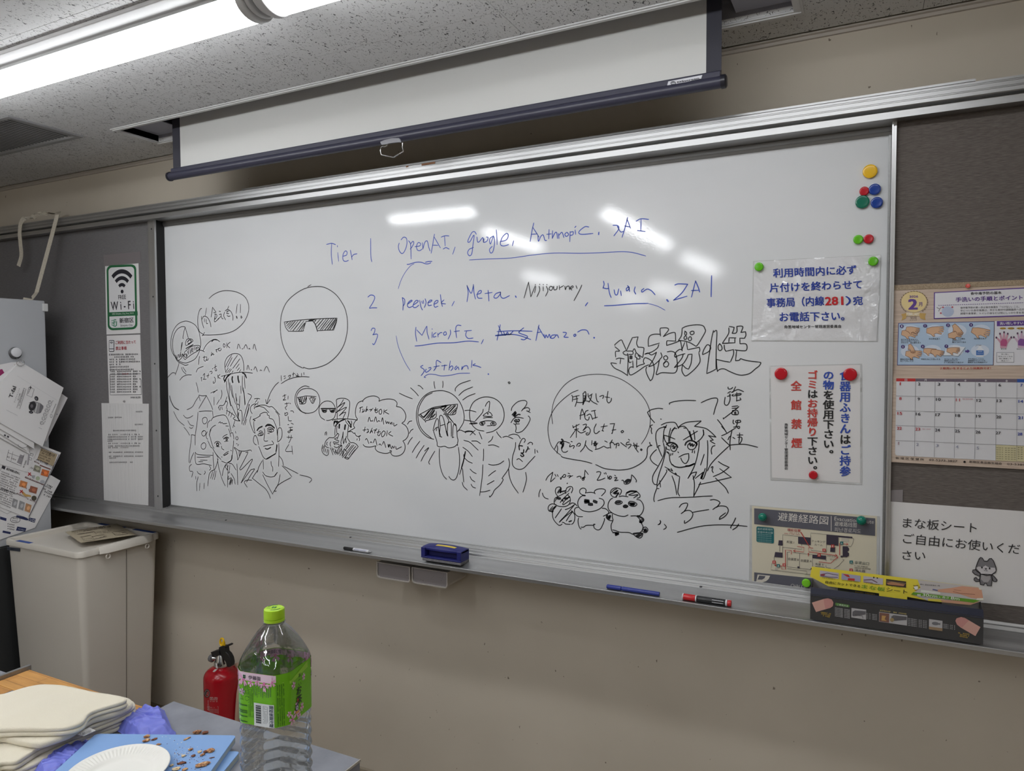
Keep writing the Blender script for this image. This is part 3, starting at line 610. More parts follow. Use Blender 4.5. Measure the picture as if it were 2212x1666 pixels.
strokes('marker_sketch', 'black portrait sketch of a person in a jacket and tie', 'black', [(C2, """645,718 670,680 740,655 810,652 850,710 870,780 885,850/600,800 605,745 635,710/600,850 585,880 590,920 605,940/605,955 640,1030 655,1042/625,900 635,830 665,790 700,770/645,820 625,880 635,920 660,1010 680,1050/735,745 755,730 760,745 780,740 790,752 835,748/820,780 855,782/855,815 870,860 880,910/880,870 900,860 915,900 918,940/660,1040 700,1110 765,1185/680,1080 730,1160/770,1200 835,1225 890,1188 900,1120 912,1010 915,955
/w1.3:840,1222 885,1190 895,1130/685,990 705,968 740,970 765,1000/w2:710,990 730,985 735,1010 720,1020 710,1000/705,1025 745,1030/783,920 800,900 840,880/w1.6:795,935 830,915 855,925/w1.6:820,930 840,935 835,950 820,948/805,968 850,960/768,1020 775,1050 800,1068/790,1130 820,1105 855,1085/w1.4:800,1135 830,1120 850,1105/880,1070 890,1080/770,1150 778,1155
/720,1165 735,1270 765,1380/730,1175 700,1280 675,1310/765,1385 790,1450 815,1500/820,1240 790,1310 780,1380/835,1230 850,1340 870,1330/870,1250 860,1330/830,1240 815,1270 845,1310/850,1250 835,1310/860,1228 900,1240 945,1310/845,1340 842,1515/885,1350 920,1410 935,1480/855,1380 850,1420 880,1400/860,1480 890,1400 870,1490 900,1420 895,1480/920,1040 950,1090 965,1190/965,1190 1010,1090/980,1075 985,1140 1005,1085/955,1235 960,1350 965,1485
/925,1035 980,1075 1050,1082 1115,1068 1130,1085/1060,1100 1085,1105 1000,1270 990,1295 1010,1300 1120,1190 1140,1190 1100,1270 1005,1460/1005,1465 1110,1320 1145,1300 1165,1300 1120,1370 1070,1455/680,1310 650,1320 620,1370 605,1500/665,1320 640,1410/690,1310 660,1420/705,1320 685,1425/937,845 942,868/950,905 940,930 955,948 970,930 958,905/950,990 960,998/975,1000 965,1020""")])
strokes('marker_sketch', 'black portrait sketch of a person with open collar and wavy hair', 'black', [(C3, """250,635 228,590 235,545 265,520 290,515/270,545 300,515 320,520/280,575 275,560 330,535 400,530 450,550 490,550 540,600 580,645/290,555 340,540/340,545 390,560 430,600 450,620/260,700 300,685 350,655/340,655 345,640 370,625 400,615 430,625 430,645 455,660 455,685 500,705 530,770 545,810 550,890/530,605 560,640 575,690 580,785/258,705 285,710 275,720/235,665 222,720 240,790 265,850 285,868/268,725 270,790 282,860
/555,870 560,820 580,800 600,815 608,870 598,930 560,972/295,895 275,900 262,950 275,990 300,1008/290,895 310,930 325,1005/328,1025 350,1080 380,1150 415,1178 450,1165 500,1130 530,1110 545,1050 550,1010/w1.8:545,1005 540,1060 535,1085/w1.5:420,1175 500,1130 530,1112/555,970 555,900 545,830/w2:308,835 330,805 370,785/w2.2:410,785 435,765 470,768 500,790 515,805/w1.5:420,775 470,775
/330,850 350,838 375,850/318,885 345,862 375,862 385,880 360,895 325,895 318,885/350,868 342,880 355,890 370,880 360,868/430,820 450,800 480,800 508,825/435,838 455,818 490,818 508,838 480,855 445,850 435,838/465,825 458,840 475,848 485,835 470,823/435,868 458,872/392,810 400,850 392,920 390,950/392,955 405,962 420,962 438,958/385,1025 420,1015 445,1010 480,1005 500,1000 505,985 485,958/w1.6:405,1050 430,1058 455,1048 472,1038
/380,1180 385,1298/475,1205 480,1250 495,1280 495,1325/568,990 570,1140 565,1265/375,1332 410,1375 470,1392 515,1385/w1.5:515,1385 550,1338/372,1195 330,1270 310,1340/320,1305 280,1360 250,1410/250,1405 330,1470 410,1535 450,1600 468,1650/375,1365 430,1480 495,1600/585,1362 560,1480 495,1590/570,1135 610,1190 625,1260/608,1258 670,1320 725,1390/715,1400 620,1450 550,1500 520,1560 540,1560
/630,1265 720,1310 800,1352/820,1368 900,1385 950,1405 962,1430 935,1460/245,1430 190,1430 155,1455 190,1515/275,455 310,450 342,455/315,455 285,500/320,490 315,505/567,255 520,300 470,380 440,460 425,515/410,462 425,515 465,462""")])
strokes('handwriting', 'black handwritten note with an arrow and a vertical line of characters', 'black', [(C3, """598,175 600,240/628,185 650,180/632,215 650,200/680,185 710,170 700,200 690,205/745,135 740,190/730,160 760,150/770,160 785,195/790,150 800,170 785,180 815,185/840,148 842,180/868,138 870,165/597,272 670,228 760,198 850,188 935,192/615,425 655,405/635,400 640,445 620,470 655,465/680,420 678,460/640,515 690,505/660,500 665,540 645,560 660,585/700,505 710,515/640,620 645,655 675,640 670,620 640,632/710,600 735,600 748,620
/680,665 685,710 700,720 722,718/675,765 690,762/715,745 745,760/690,800 735,795/710,795 705,850 685,860 680,845 735,830/700,825 735,825/665,915 735,918/688,895 685,930/718,890 715,930 690,985/690,1000 650,1080 730,1085/725,1020 735,1120""")])
strokes('marker_sketch', 'large black oval face wearing hatched sunglasses', 'black', [(C4, """475,1252 380,1200 270,1080 200,930 168,760 168,600 195,460 260,330 380,220 520,145 680,122 800,145 930,230 1020,350 1070,460 1095,620 1085,780 1040,940 950,1080 820,1190 680,1245 560,1263 490,1242 485,1255/545,125 590,98/218,615 400,590 600,575 800,565 950,560/950,560 940,620 905,720/905,725 800,728 680,735/w1.4:680,745 650,650 615,600/615,600 520,605/520,605 500,670 480,735/218,615 240,690 280,745/275,742 440,742 490,735
/240,640 270,615/250,670 310,610/265,690 340,605/w1.4:285,705 370,605/305,725 410,600/w1.4:340,735 450,595/390,730 490,600/w1.4:420,735 500,630/450,740 510,630/w1.4:640,610 660,580/650,650 720,575/w1.4:665,690 760,575/690,710 800,575/w1.4:720,720 830,575/740,725 870,570/w1.4:780,725 900,570/w1.6:820,720 930,570/w1.6:850,720 940,580/w1.6:890,720 945,600/w2:560,595 640,580""")])
strokes('marker_sketch', 'small round black face in sunglasses with a doubled outline', 'black', [(C3, """905,328 840,345 790,400 782,480 805,555 850,610 920,628 1000,605 1050,540 1060,460 1030,380 970,338 905,328/935,312 880,300 820,330 775,390 762,470 780,540 830,600 895,632/790,440 850,430 900,420 1018,428/800,445 820,500 825,515 885,508 905,440/w1.6:810,450 840,500/w1.6:830,440 820,490/w1.6:850,440 840,500 860,500/w1.6:880,435 860,500/w1.4:900,430 880,490/930,440 975,510 1012,445/945,440 1000,440/960,430 950,455/985,440 965,480/1000,450 970,500
""")])
strokes('marker_sketch', 'smaller round black face in sunglasses, touching the hatted figure', 'black', [(C3, """1120,708 1070,670 1050,600 1065,530 1110,490 1160,480 1210,500 1245,560 1250,630 1225,690 1165,713 1140,712/w1.8:1075,572 1140,572 1250,572/w1.3:1085,585 1100,612 1135,612 1142,585/w1.3:1180,585 1195,612 1230,612 1238,585/w1.8:1095,590 1130,600/w1.6:1100,605 1130,590/w1.8:1190,600 1230,590/w1.6:1195,608 1225,600""")])
strokes('marker_sketch', 'black sketch of a hatted figure giving a thumbs up', 'black', [(C5, """600,755 598,600 590,450 585,390 620,365 700,355 780,370 830,410 838,480 825,600 800,740/720,380 670,460 605,530/605,530 660,490 735,440 740,450 680,530 590,620 580,622/580,622 640,590 775,525 730,590 640,685/640,685 700,640 760,620 735,680 710,740/505,775 560,755 700,745 860,752 960,765 985,768/w1.8:560,780 545,830 570,790 600,830 590,790 620,800/w1.8:750,750 660,790 600,840 565,890/540,790 535,850 545,885/755,765 780,820 860,905 870,880
/w1.8:800,780 850,850 860,910/825,790 850,860/865,780 875,830 865,870/570,880 560,960 555,1060/600,880 590,960 600,1030/815,870 800,1000 795,1100/w2.5:645,850 640,880 638,920/w2.5:755,860 748,900 742,945/715,990 700,1080 665,1200/715,1000 710,1100 720,1220/720,1220 750,1125 760,1140 770,1200/775,1075 760,1140 775,1190/450,1100 500,1102 540,1098 600,1035 620,1025 632,1045 610,1100 600,1130/450,1100 390,1160 365,1230 385,1270 440,1295
/545,1120 580,1145 635,1160/560,1120 600,1100/415,1185 400,1220 415,1250/480,1180 465,1220 480,1270/525,1190 555,1240/530,1180 600,1190 635,1180/540,1215 600,1220 640,1240 630,1270 590,1290 540,1270/330,1235 312,1300 315,1360 345,1410 400,1440 435,1410 440,1330/345,1260 325,1310/355,1290 340,1370/385,1310 370,1380/420,1320 405,1400/365,1240 350,1320/465,1290 500,1360 520,1430/500,1290 520,1340 570,1420/510,1330 540,1310
/560,1320 600,1420/580,1340 560,1370 600,1400/640,1280 600,1370 620,1400/660,1300 615,1420/680,1310 640,1410/680,1200 660,1270 690,1240 640,1290/690,1250 680,1370/740,1310 690,1380 650,1440/740,1340 790,1370 740,1430 700,1480/720,1360 690,1450/735,1360 700,1450/820,1200 840,1230 760,1330 740,1310/820,1210 760,1290/830,1240 770,1320/795,1110 850,1190 900,1195 960,1225 998,1272/998,1272 900,1390 815,1500/740,1480 800,1400
/735,1480 780,1505 820,1500 790,1475 740,1480/920,1240 820,1370 760,1460/890,1240 800,1350/955,1265 880,1350 820,1440/940,1330 870,1420/370,1055 375,1010 400,990/400,1055 395,1020 408,1010""")])
strokes('marker_sketch', 'black cloud-shaped speech balloon filled with four lines of handwriting', 'black', [(C5, """985,750 955,700 945,620 960,520 1000,440 1080,405 1085,425/1080,405 1140,350 1220,320 1300,312 1370,335 1400,370 1390,412/1390,412 1460,385 1550,370 1640,375 1700,400 1735,450 1722,512/1722,512 1800,530 1870,600 1900,690 1880,780 1825,828/1825,828 1900,880 1945,970 1945,1060 1900,1130 1845,1165/1845,1165 1880,1230 1885,1310 1850,1390 1780,1440 1700,1452 1640,1430 1605,1370 1600,1350 1625,1350 1625,1380/1600,1385 1520,1400 1420,1385 1350,1350 1320,1300 1335,1255
/1335,1255 1240,1278 1150,1275 1110,1255 1092,1230/985,750 930,810 910,870 935,918/935,918 870,955 805,992/805,992 870,985 915,1020 935,1010/935,1010 950,1050 990,1080 1045,1060/1045,1060 1015,1090 1025,1130 1018,1160/980,1120 975,1150/1020,545 1060,525 1085,520/1050,525 1030,625/1085,555 1090,600 1070,620 1110,605 1120,570/1165,510 1140,615 1170,560 1180,590/1210,575 1260,565 1240,590 1225,600/1270,555 1280,545/1330,530 1320,610 1345,630 1375,600/1300,575 1370,560/1310,590 1365,585
/1430,560 1395,590 1400,650 1435,650 1445,600 1430,560/1490,570 1480,655/1545,575 1500,610 1580,655/1185,800 1208,715 1235,795/1240,780 1265,790 1275,770/1298,800 1330,708 1355,810/1370,800 1385,780 1410,795/1438,800 1460,725 1480,850/1515,780 1535,835 1550,800 1575,835 1580,800/1600,810 1610,845 1635,810 1640,855/1670,820 1680,880 1735,850/1085,960 1150,950/1130,900 1110,990/1165,940 1190,950 1180,1000 1160,1005 1200,990/1265,920 1220,1020 1260,970 1270,1010
/1290,960 1340,955 1315,980 1310,1020/1335,935 1355,940/1390,950 1370,1050 1400,1060 1420,1010/1350,1000 1420,990/1480,970 1440,1020 1450,1085 1490,1060 1510,1000 1480,970/1550,970 1535,1070/1620,985 1575,1030 1655,1075/1135,1145 1160,1120 1200,1215/1225,1200 1240,1180 1260,1200/1285,1200 1320,1125 1355,1250/1390,1240 1410,1220 1440,1250/1460,1230 1485,1175 1520,1290/w1.6:1565,1230 1575,1280 1595,1230/1600,1230 1630,1310 1650,1260 1670,1300 1690,1260/1710,1270 1720,1320 1770,1300 1820,1275""")])
strokes('marker_sketch', 'black sketch of a round face in sunglasses held by one hand, with rays', 'black', [(C6, """15,295 100,335 185,368/160,225 215,275 262,330/255,195 285,205 322,243/463,145 465,190 475,235/575,140 578,180 573,225/735,270 740,230 800,175 930,130/780,325 850,262 960,215/830,383 900,335 992,300/120,695 145,660 178,652/145,812 165,775 195,755/125,955 150,905 185,862/182,1058 225,985 280,912/232,1130 270,1060 335,965/295,1170 330,1100 395,995 340,1040/472,1040 430,1110 395,1180 408,1210
/460,888 380,860 300,790 250,690 235,590 250,470 310,360 400,290 500,265 600,268 700,310 780,390 830,490 850,590 840,670 800,740 765,790/430,875 330,790 270,690 255,560 280,450 350,340 440,290/265,575 350,530 450,480 600,455 765,435/765,440 760,480 745,520 730,565 640,570 600,520 540,485/265,575 300,605 350,655/355,670 360,650 480,610 490,530/w1.6:290,570 330,600 400,520/w1.6:330,610 420,505/w1.4:345,635 460,490/w1.4:380,620 470,510 410,620/400,630 480,560 440,610
/w1.6:560,470 620,455 580,510/w1.4:600,520 680,455/615,540 720,450/w1.4:640,560 740,450 650,550/670,560 755,480/w1.4:700,560 745,510/w1.5:420,500 540,480 640,450/450,775 470,690 500,620 520,660 520,740 550,860/465,770 490,740 520,740 530,820/500,745 490,780/530,850 540,700 530,620 545,580 575,600 600,690 630,840/540,715 600,695/600,700 640,850 630,780/585,570 600,565 650,640 635,700 635,780/630,690 680,670 685,850/640,580 740,715/560,500 740,710
/700,870 710,710 745,705 760,850 770,900 760,960/695,860 718,862/535,850 565,860/455,775 470,830 500,920 505,970 540,985 600,978 650,998 720,985 760,955 765,970/530,1005 530,1130 545,1250 580,1350 625,1402/775,990 790,1120 785,1250 755,1370 720,1410 680,1400 652,1365""")])
strokes('marker_sketch', 'black sketch of a bare-chested figure with a round masked head', 'black', [(C6, """865,1040 840,1180 790,1340/845,1080 850,1120 900,1170 955,1195/w1.5:865,1045 845,1150 815,1255/815,1255 830,1280 835,1350 845,1438/825,1440 840,1490 890,1540/1098,1012 1098,1100 1095,1165/1090,1215 1080,1380 1048,1612/845,900 920,925 980,980 1030,1028/945,910 1010,912 1060,945/832,990 900,1040 955,1110/765,780 800,770 850,790 870,805/860,790 900,780 960,785/860,795 940,790 995,830/990,770 925,835
/1040,795 1060,840 1078,885/1220,850 1200,895 1160,928/1160,965 1230,962 1298,988/1265,790 1290,830 1328,870/1345,862 1400,850 1478,882/1420,840 1480,822 1540,835 1572,880/1510,928 1505,1000 1475,1100 1468,1200 1500,1255 1560,1275 1620,1255 1690,1180 1760,1105/1420,1135 1432,1200 1415,1275 1335,1390/1335,1390 1350,1410 1310,1475 1240,1540 1215,1590 1180,1630 1175,1615/1420,1260 1430,1360 1470,1470 1545,1580/1640,1312 1650,1400 1630,1490 1605,1568
/1162,1208 1220,1220 1300,1205 1360,1165/925,1270 960,1305 1005,1330/925,1365 945,1405 988,1435/938,1465 960,1500 997,1515/1255,1290 1210,1320 1162,1360/1235,1420 1190,1445 1145,1470/1060,1565 1120,1560 1182,1543/1105,782 1020,765 950,700 920,600 925,500 970,410 1050,360 1140,343 1240,365 1320,430 1360,530 1355,640 1300,730 1220,785 1135,805/1120,465 1140,425 1170,400 1178,430 1165,530/1155,535 1100,575 1105,590 1205,592 1190,550 1160,535/w2:1152,555 1155,563
/1095,615 1150,607 1215,610/1095,500 1080,550 985,660/855,640 900,648 985,662/858,518 920,515 1003,537/920,690 960,678 1020,680 960,692 920,685/1060,665 1140,650 1230,658 1260,690 1240,710 1200,705 1190,685 1210,668 1235,680 1235,700/1060,665 1048,685 1065,705 1100,708/1085,662 1065,680 1080,695 1110,690 1115,670 1085,662/w2:1080,680 1088,684/w2:1213,685 1220,690/1145,715 1200,712""")])
strokes('marker_sketch', 'two small black sketched faces to the side of the bare-chested figure', 'black', [(C6, """1455,520 1470,470 1540,405 1620,388 1655,410 1640,460 1585,525/1600,500 1660,480 1690,500 1680,530 1650,520 1700,545/w1.5:1465,575 1510,530 1480,590 1520,545 1495,600 1540,570 1570,570/1450,675 1490,620 1540,605 1612,618/w1.5:1495,650 1520,635 1530,660 1500,660/w1.5:1540,630 1560,640 1545,665 1530,650/1485,685 1510,700 1520,670/1520,690 1560,690/1510,700 1518,750 1510,790 1540,803 1600,780 1660,710 1695,640 1690,605 1672,588
/1548,978 1590,890 1620,878 1635,900 1620,930/w1.5:1560,1025 1555,980 1570,970 1600,975/1665,950 1700,925 1728,940 1725,958/w1.5:1640,1055 1670,1000 1665,985/1665,1015 1692,1010/w1.5:1615,1020 1610,1060 1580,1065 1605,1080 1615,1100 1590,1108 1575,1090/1525,1150 1555,1138 1600,1175/1758,1015 1760,1070/1785,1030 1795,1058/1415,155 1430,150 1440,165 1425,172 1415,155""")])
strokes('marker_sketch', 'large round black speech balloon with four lines of handwriting', 'black', [(C7, """w.7:235,805 222,700 225,600 260,450 340,310 450,190 600,105 760,70 920,60 1080,75 1250,130 1400,220 1530,330 1630,460 1685,590 1700,720 1690,850 1640,990 1565,1108/w.8:620,298 520,340 400,430 290,540 220,650 180,760 165,880 180,1020 220,1140 300,1230 360,1275/362,1288 400,1310 550,1340 700,1365 825,1398/880,1415 1000,1470 1120,1490 1250,1497 1400,1475 1530,1415 1620,1340 1652,1270 1655,1180 1680,1140 1725,1128/1725,1128 1700,1115 1690,1080
/520,375 535,400 530,470/540,400 635,378/545,440 615,425/590,385 600,450 572,545/595,480 650,485 700,480/690,345 695,420 690,515/695,350 725,320 735,370 730,450 705,470/700,385 725,385/700,420 725,420/w1.5:735,375 715,440 690,515/765,350 770,400/770,395 830,355/820,360 810,420 780,480/775,405 830,470 905,512/740,460 790,470/885,350 890,420 905,465 925,478/940,395 985,378 1000,390 985,425/1065,315 1050,420 1055,470 1080,490 1110,460 1118,420/1020,400 1090,410
/675,580 655,660 650,738/678,582 700,640 725,690/640,680 715,660/770,600 730,620 715,680 730,735 770,745 785,700/745,680 800,660 835,740/815,615 880,600/862,605 870,660 880,720/835,725 908,705/535,830 550,865/540,860 635,810/590,815 590,1010/560,890 625,880/580,895 500,1010/600,900 660,940 730,915/690,820 740,810 730,850 690,905/690,905 760,850 800,900 780,960 745,970 740,945 770,940/890,805 860,870 860,930 890,950 940,912/960,850 1055,835/1010,805 980,910/975,905 1000,912
/1095,805 1165,800/1160,805 1130,940 1120,945/1125,900 1185,890/1280,905 1262,920 1275,938 1298,920 1285,903/325,1075 300,1110 262,1185/305,1130 310,1180 300,1245/330,1075 420,1070 490,1095/w2:370,1035 390,1060 350,1100/w2:365,1090 385,1130 370,1170/w2:400,1090 390,1140/375,1150 370,1190 390,1225 430,1230 462,1212/510,1068 530,1075/500,1110 490,1150 540,1130 560,1140 545,1175/625,1095 600,1120 600,1142/625,1095 650,1100 645,1130 620,1140/735,1055 710,1150 650,1225
/720,1110 770,1180 832,1218/825,1055 820,1120/w1.5:870,1070 860,1130 900,1110/840,1100 915,1095/885,1065 885,1190/870,1190 930,1175 1000,1140/1015,1060 1055,1080/1005,1140 1050,1165 1090,1160/1130,1045 1100,1100 1105,1170/1090,1095 1130,1080 1160,1110/1160,1120 1220,1095 1230,1130 1215,1125/1200,1095 1185,1170/1255,1085 1300,1120 1345,1150/1370,1035 1390,1050/1385,1075 1350,1085 1340,1120 1400,1110 1410,1130 1370,1175/1435,1130 1530,1140/1450,1090 1470,1160 1520,1230/1500,1095 1490,1180
/1470,1110 1500,1150/w2.5:1560,1190 1570,1195""")])
strokes('handwriting', 'black handwritten sing-song words with two music notes above the three bears', 'black', [(C8, """230,300 270,230 350,160/350,160 325,260 310,325/315,325 390,255/385,195 405,235/425,200 442,235/480,250 485,285 510,230/505,245 545,200 570,215 555,245 520,245/610,178 638,188/600,228 650,220 645,240 625,258/640,240 690,218/760,245 800,230 830,240 825,265/900,125 890,230 880,290 855,295 850,265 880,245 905,245/900,125 955,200/w2:865,265 880,270/1095,160 1130,152 1168,165 1150,220 1105,295/1110,300 1170,290 1240,260/1225,175 1235,190/1250,165 1262,195/1285,220 1295,275
/1290,270 1330,230 1352,245 1335,275 1310,275/1320,225 1320,285/1405,212 1420,222/1400,258 1435,250 1440,265 1405,305 1465,295/1525,300 1550,298 1560,325/1680,290 1620,285 1570,330 1575,360 1620,362 1665,335 1685,290 1695,205/1705,210 1750,260 1775,300 1770,330/w3:1600,335 1640,305 1660,300""")])
strokes('marker_sketch', 'three black sketched bears standing in a row', 'black', [(C8, """w1.6:595,350 597,352/140,452 115,520 112,582/172,515 185,560 220,600 272,618/440,578 405,530 392,480 410,430 455,412 490,425 490,470 470,515/w1.6:480,430 485,480 480,510/440,520 480,455/425,515 465,450/w1.6:470,500 575,475/570,480 590,430 640,405 680,415 688,460 665,515/610,490 650,430/560,470 562,510 575,525/430,578 385,610 372,680 400,720 470,745 560,745 620,715 648,650 640,590 605,550/w3:430,605 475,610/w2.5:545,608 595,608/w2.5:505,640 520,645
/600,490 440,575/625,520 520,620 475,680/640,580 560,640 520,700 530,715 570,690 640,640/w1.6:600,600 638,580/430,580 385,660/410,718 340,700 285,730 270,780 290,825 360,830/285,820 350,745/300,830 360,770 400,740 335,830 340,845/410,740 355,810 345,900 370,980 440,1058 480,1065 508,1045/640,710 680,685 730,700 765,740/498,785 440,870 390,940/725,710 640,770 560,800/720,715 600,860 460,1010/460,1015 560,920 685,825/690,830 630,910 578,995/665,815 700,850 722,890 725,950 705,1020 668,1052/510,1015 545,1025 570,1045 650,1050/w1.6:625,1005 668,990
/905,555 850,545 810,510 815,460 860,432 905,445 918,480 905,520/920,512 1000,505 1060,515/1070,530 1058,490 1100,455 1180,443 1240,460 1240,500 1180,565/905,565 850,565 800,610 775,680 790,750 850,810 950,835 1050,825 1150,785 1215,720 1225,670 1200,625 1140,605/w3.5:900,645 930,650 965,658 900,672/w3.5:1050,655 1095,672/w3.5:965,708 1020,710/785,760 740,770 718,810 730,870 780,915 860,920/1190,775 1250,785 1300,830 1290,870 1210,912
/790,940 780,1000 795,1080 820,1125 835,1125/830,1098 870,1100 920,1070 1000,1065 1050,1068/w1.5:1045,1055 1068,1050/1045,1070 1060,1115 1110,1145 1160,1130 1200,1060 1230,980 1230,950/1430,588 1375,580 1335,530 1345,470 1400,432 1470,435 1520,470 1510,520 1485,555/1345,510 1400,460 1440,445/w1.5:1380,520 1460,470 1400,530 1475,515 1440,560 1430,585/1600,560 1605,520 1650,490 1720,480 1790,500 1835,550 1830,590 1790,605/w1.8:1610,515 1680,485 1780,490/1780,495 1645,545
/1645,550 1720,555 1805,545 1730,600/1480,578 1540,567 1635,580/1370,603 1330,630 1295,700 1300,790 1370,860 1480,905 1570,915 1635,890/1780,625 1840,640 1885,700 1900,780 1870,860 1820,905 1740,905 1680,908/1410,680 1440,650 1500,648 1535,675 1500,705 1440,708 1410,685/w2.5:1435,680 1500,672/1640,680 1670,658 1740,670 1785,705 1750,740 1690,740 1645,710 1640,680/w2:1660,690 1750,700 1670,710 1730,725/1550,735 1590,718 1632,740 1600,765 1560,760 1550,738/w3:1575,740 1605,748
/1365,875 1365,930 1375,985 1310,980 1265,940 1270,890 1320,855 1355,855/w2:1285,900 1290,950 1330,900 1310,960/1375,990 1345,1060 1350,1140 1380,1200/w1.6:1385,1190 1450,1195 1410,1215 1475,1210 1420,1240/1370,1145 1430,1160 1500,1185 1645,1190 1700,1215 1720,1215/1465,1170 1470,1200/1780,910 1830,960 1860,1030 1888,1090 1870,1160 1830,1195/w1.8:1800,905 1890,955 1885,995 1830,1010 1870,1020/1825,985 1885,965/1720,1215 1770,1260 1830,1285 1870,1260 1885,1210
/w1.8:1725,1210 1820,1200 1885,1210/w1.8:1770,1250 1830,1220/w1.8:1790,1270 1860,1230/1885,1145 1900,1105 1940,1100 1972,1140 1950,1185 1910,1190 1880,1165/w2.5:1910,1150 1935,1140 1935,1165 1915,1165/2180,985 2190,1010 2170,1045 2150,1055""")])
strokes('handwriting', 'four large outlined black characters drawn above the long-haired head', 'black', [(D1, """185,432 190,415 270,355 300,400 340,490/185,450 250,510 195,518 195,595/200,625 245,610 315,622/265,620 258,690/208,688 140,678 132,690 180,750 280,800 362,855/362,855 370,600 360,545/350,500 300,530 320,560 370,570/370,570 385,668 415,665/350,500 385,420 430,322/430,322 510,312/510,312 490,400 512,458/505,455 580,462 592,480 585,540 575,600/350,512 430,515 435,555 380,560/435,510 460,480 490,540 570,600/w4:405,600 415,600/475,540 470,590 495,605/510,575 530,590 535,620 495,620 490,600
/490,620 490,738/490,738 520,715 600,690/435,650 440,745/445,735 400,740 378,790 405,848 500,800 600,730 660,705/655,445 655,350 680,295 740,275 825,275/825,300 820,200 860,185 920,188 935,220 865,308/865,308 950,265 1020,250 1035,280 1038,372/1038,372 925,365/925,365 912,380 912,432/912,432 1000,405 1100,365/655,445 810,400/800,420 780,470 700,525 605,555/605,555 650,540 700,565 770,528/770,528 730,620 660,732/660,732 740,700 815,635/830,535 845,590 810,640 790,740 765,830 780,842
/780,842 850,815 1000,822 1045,800 1062,740 1055,620 1030,540 980,515 920,522/600,690 585,660 600,610 640,612 700,650 730,710 735,800 710,900 680,928/680,928 640,850 620,780 630,735/900,575 870,595 880,630 910,635 928,605 905,575/895,655 868,690 880,730 920,730 940,690 910,655 870,690/1130,190 1200,160 1330,142 1420,155 1450,200 1455,240 1400,340 1350,420 1325,445/1130,190 1120,290 1078,362/1078,362 1160,370 1240,395 1325,445/1165,230 1190,250 1190,280 1175,290 1165,265 1170,235
/1180,295 1155,320 1165,348 1195,335 1190,305/1270,230 1240,250 1260,282 1295,265 1290,235 1260,232/1240,305 1215,340 1235,368 1262,345 1250,308/1105,365 1120,440 1130,510/1165,390 1125,495/1190,385 1205,490/1215,492 1290,475 1370,458/1370,458 1378,500 1365,530/1130,495 1090,490 1040,530 1022,580 1040,600/1030,595 1090,570 1170,548/1145,555 1120,620 1020,742/1020,742 1130,700 1190,620 1215,560/1215,560 1268,555/1268,555 1255,680 1220,765/1220,765 1180,750 1135,705
/1135,705 1125,780 1150,840 1190,858 1290,780 1360,700 1382,640 1365,540/1570,222 1545,330 1510,560 1475,820/1575,245 1605,222 1618,260 1608,500 1605,765/1475,828 1540,800 1600,768/1415,560 1430,500 1475,428 1510,430 1530,470 1500,520 1420,562/1660,405 1635,440 1640,490 1665,505 1690,480 1680,435 1655,410/1790,165 1860,178/1860,178 1850,220 1832,262/1832,262 1880,260 1900,230 1898,165/1898,165 1960,160 1982,180 1955,250/1955,250 2020,240/2020,240 2025,290 2005,332/2005,332 1940,330/1940,330 1942,408
/1942,408 2020,410 2042,450 2030,500 1980,508 1870,495/1785,185 1780,270 1700,395 1720,402 1790,400/1790,325 1885,327/1790,328 1785,385/1870,330 1870,395/1870,395 1720,402/1720,425 1725,480 1745,515/1745,515 1850,490/1850,490 1850,560 1810,660/1895,505 1880,645/1880,648 1930,640 1950,618/1950,618 2040,645 2212,668/1610,628 1700,650 1800,668/1610,630 1615,720 1625,800/1625,795 1660,768 1720,762 1800,800 1900,840 1980,850 2080,825 2160,760 2212,720 2235,678 2212,668""")])
strokes('handwriting', 'four small black characters in a column with an arrow', 'black', [(D2, """1235,105 1240,130 1275,130 1300,110/1340,100 1300,180/1280,180 1340,150 1380,140 1450,168/1270,165 1230,190/1255,200 1265,220 1225,235/1260,215 1262,280 1240,340 1210,358 1185,330 1195,245/1310,205 1290,220 1310,230/1330,205 1410,195 1400,215 1320,225/1355,180 1355,300/1400,255 1410,280 1350,295/1290,375 1370,365/1385,375 1320,430 1170,545/1170,530 1172,548/1290,400 1370,395/1300,430 1290,480 1370,485 1365,430 1295,430/1320,455 1345,450 1325,475 1350,475
/1308,560 1305,600 1320,615/1345,570 1400,565 1405,590 1350,600 1340,575/1370,560 1360,620 1345,650/1310,660 1390,650 1385,680 1355,660/1088,555 1140,620 1220,745/1145,650 1200,710/1145,780 1220,745 1340,670/1290,700 1262,850 1265,975/1145,805 1200,860 1255,910/1275,780 1250,800 1235,835/1300,800 1330,820/1360,770 1440,768/1395,740 1385,890/1370,800 1420,800 1425,840 1395,895/1255,910 1350,900 1480,900 1645,938/1255,915 1100,1060 1000,1170 950,1265""")])
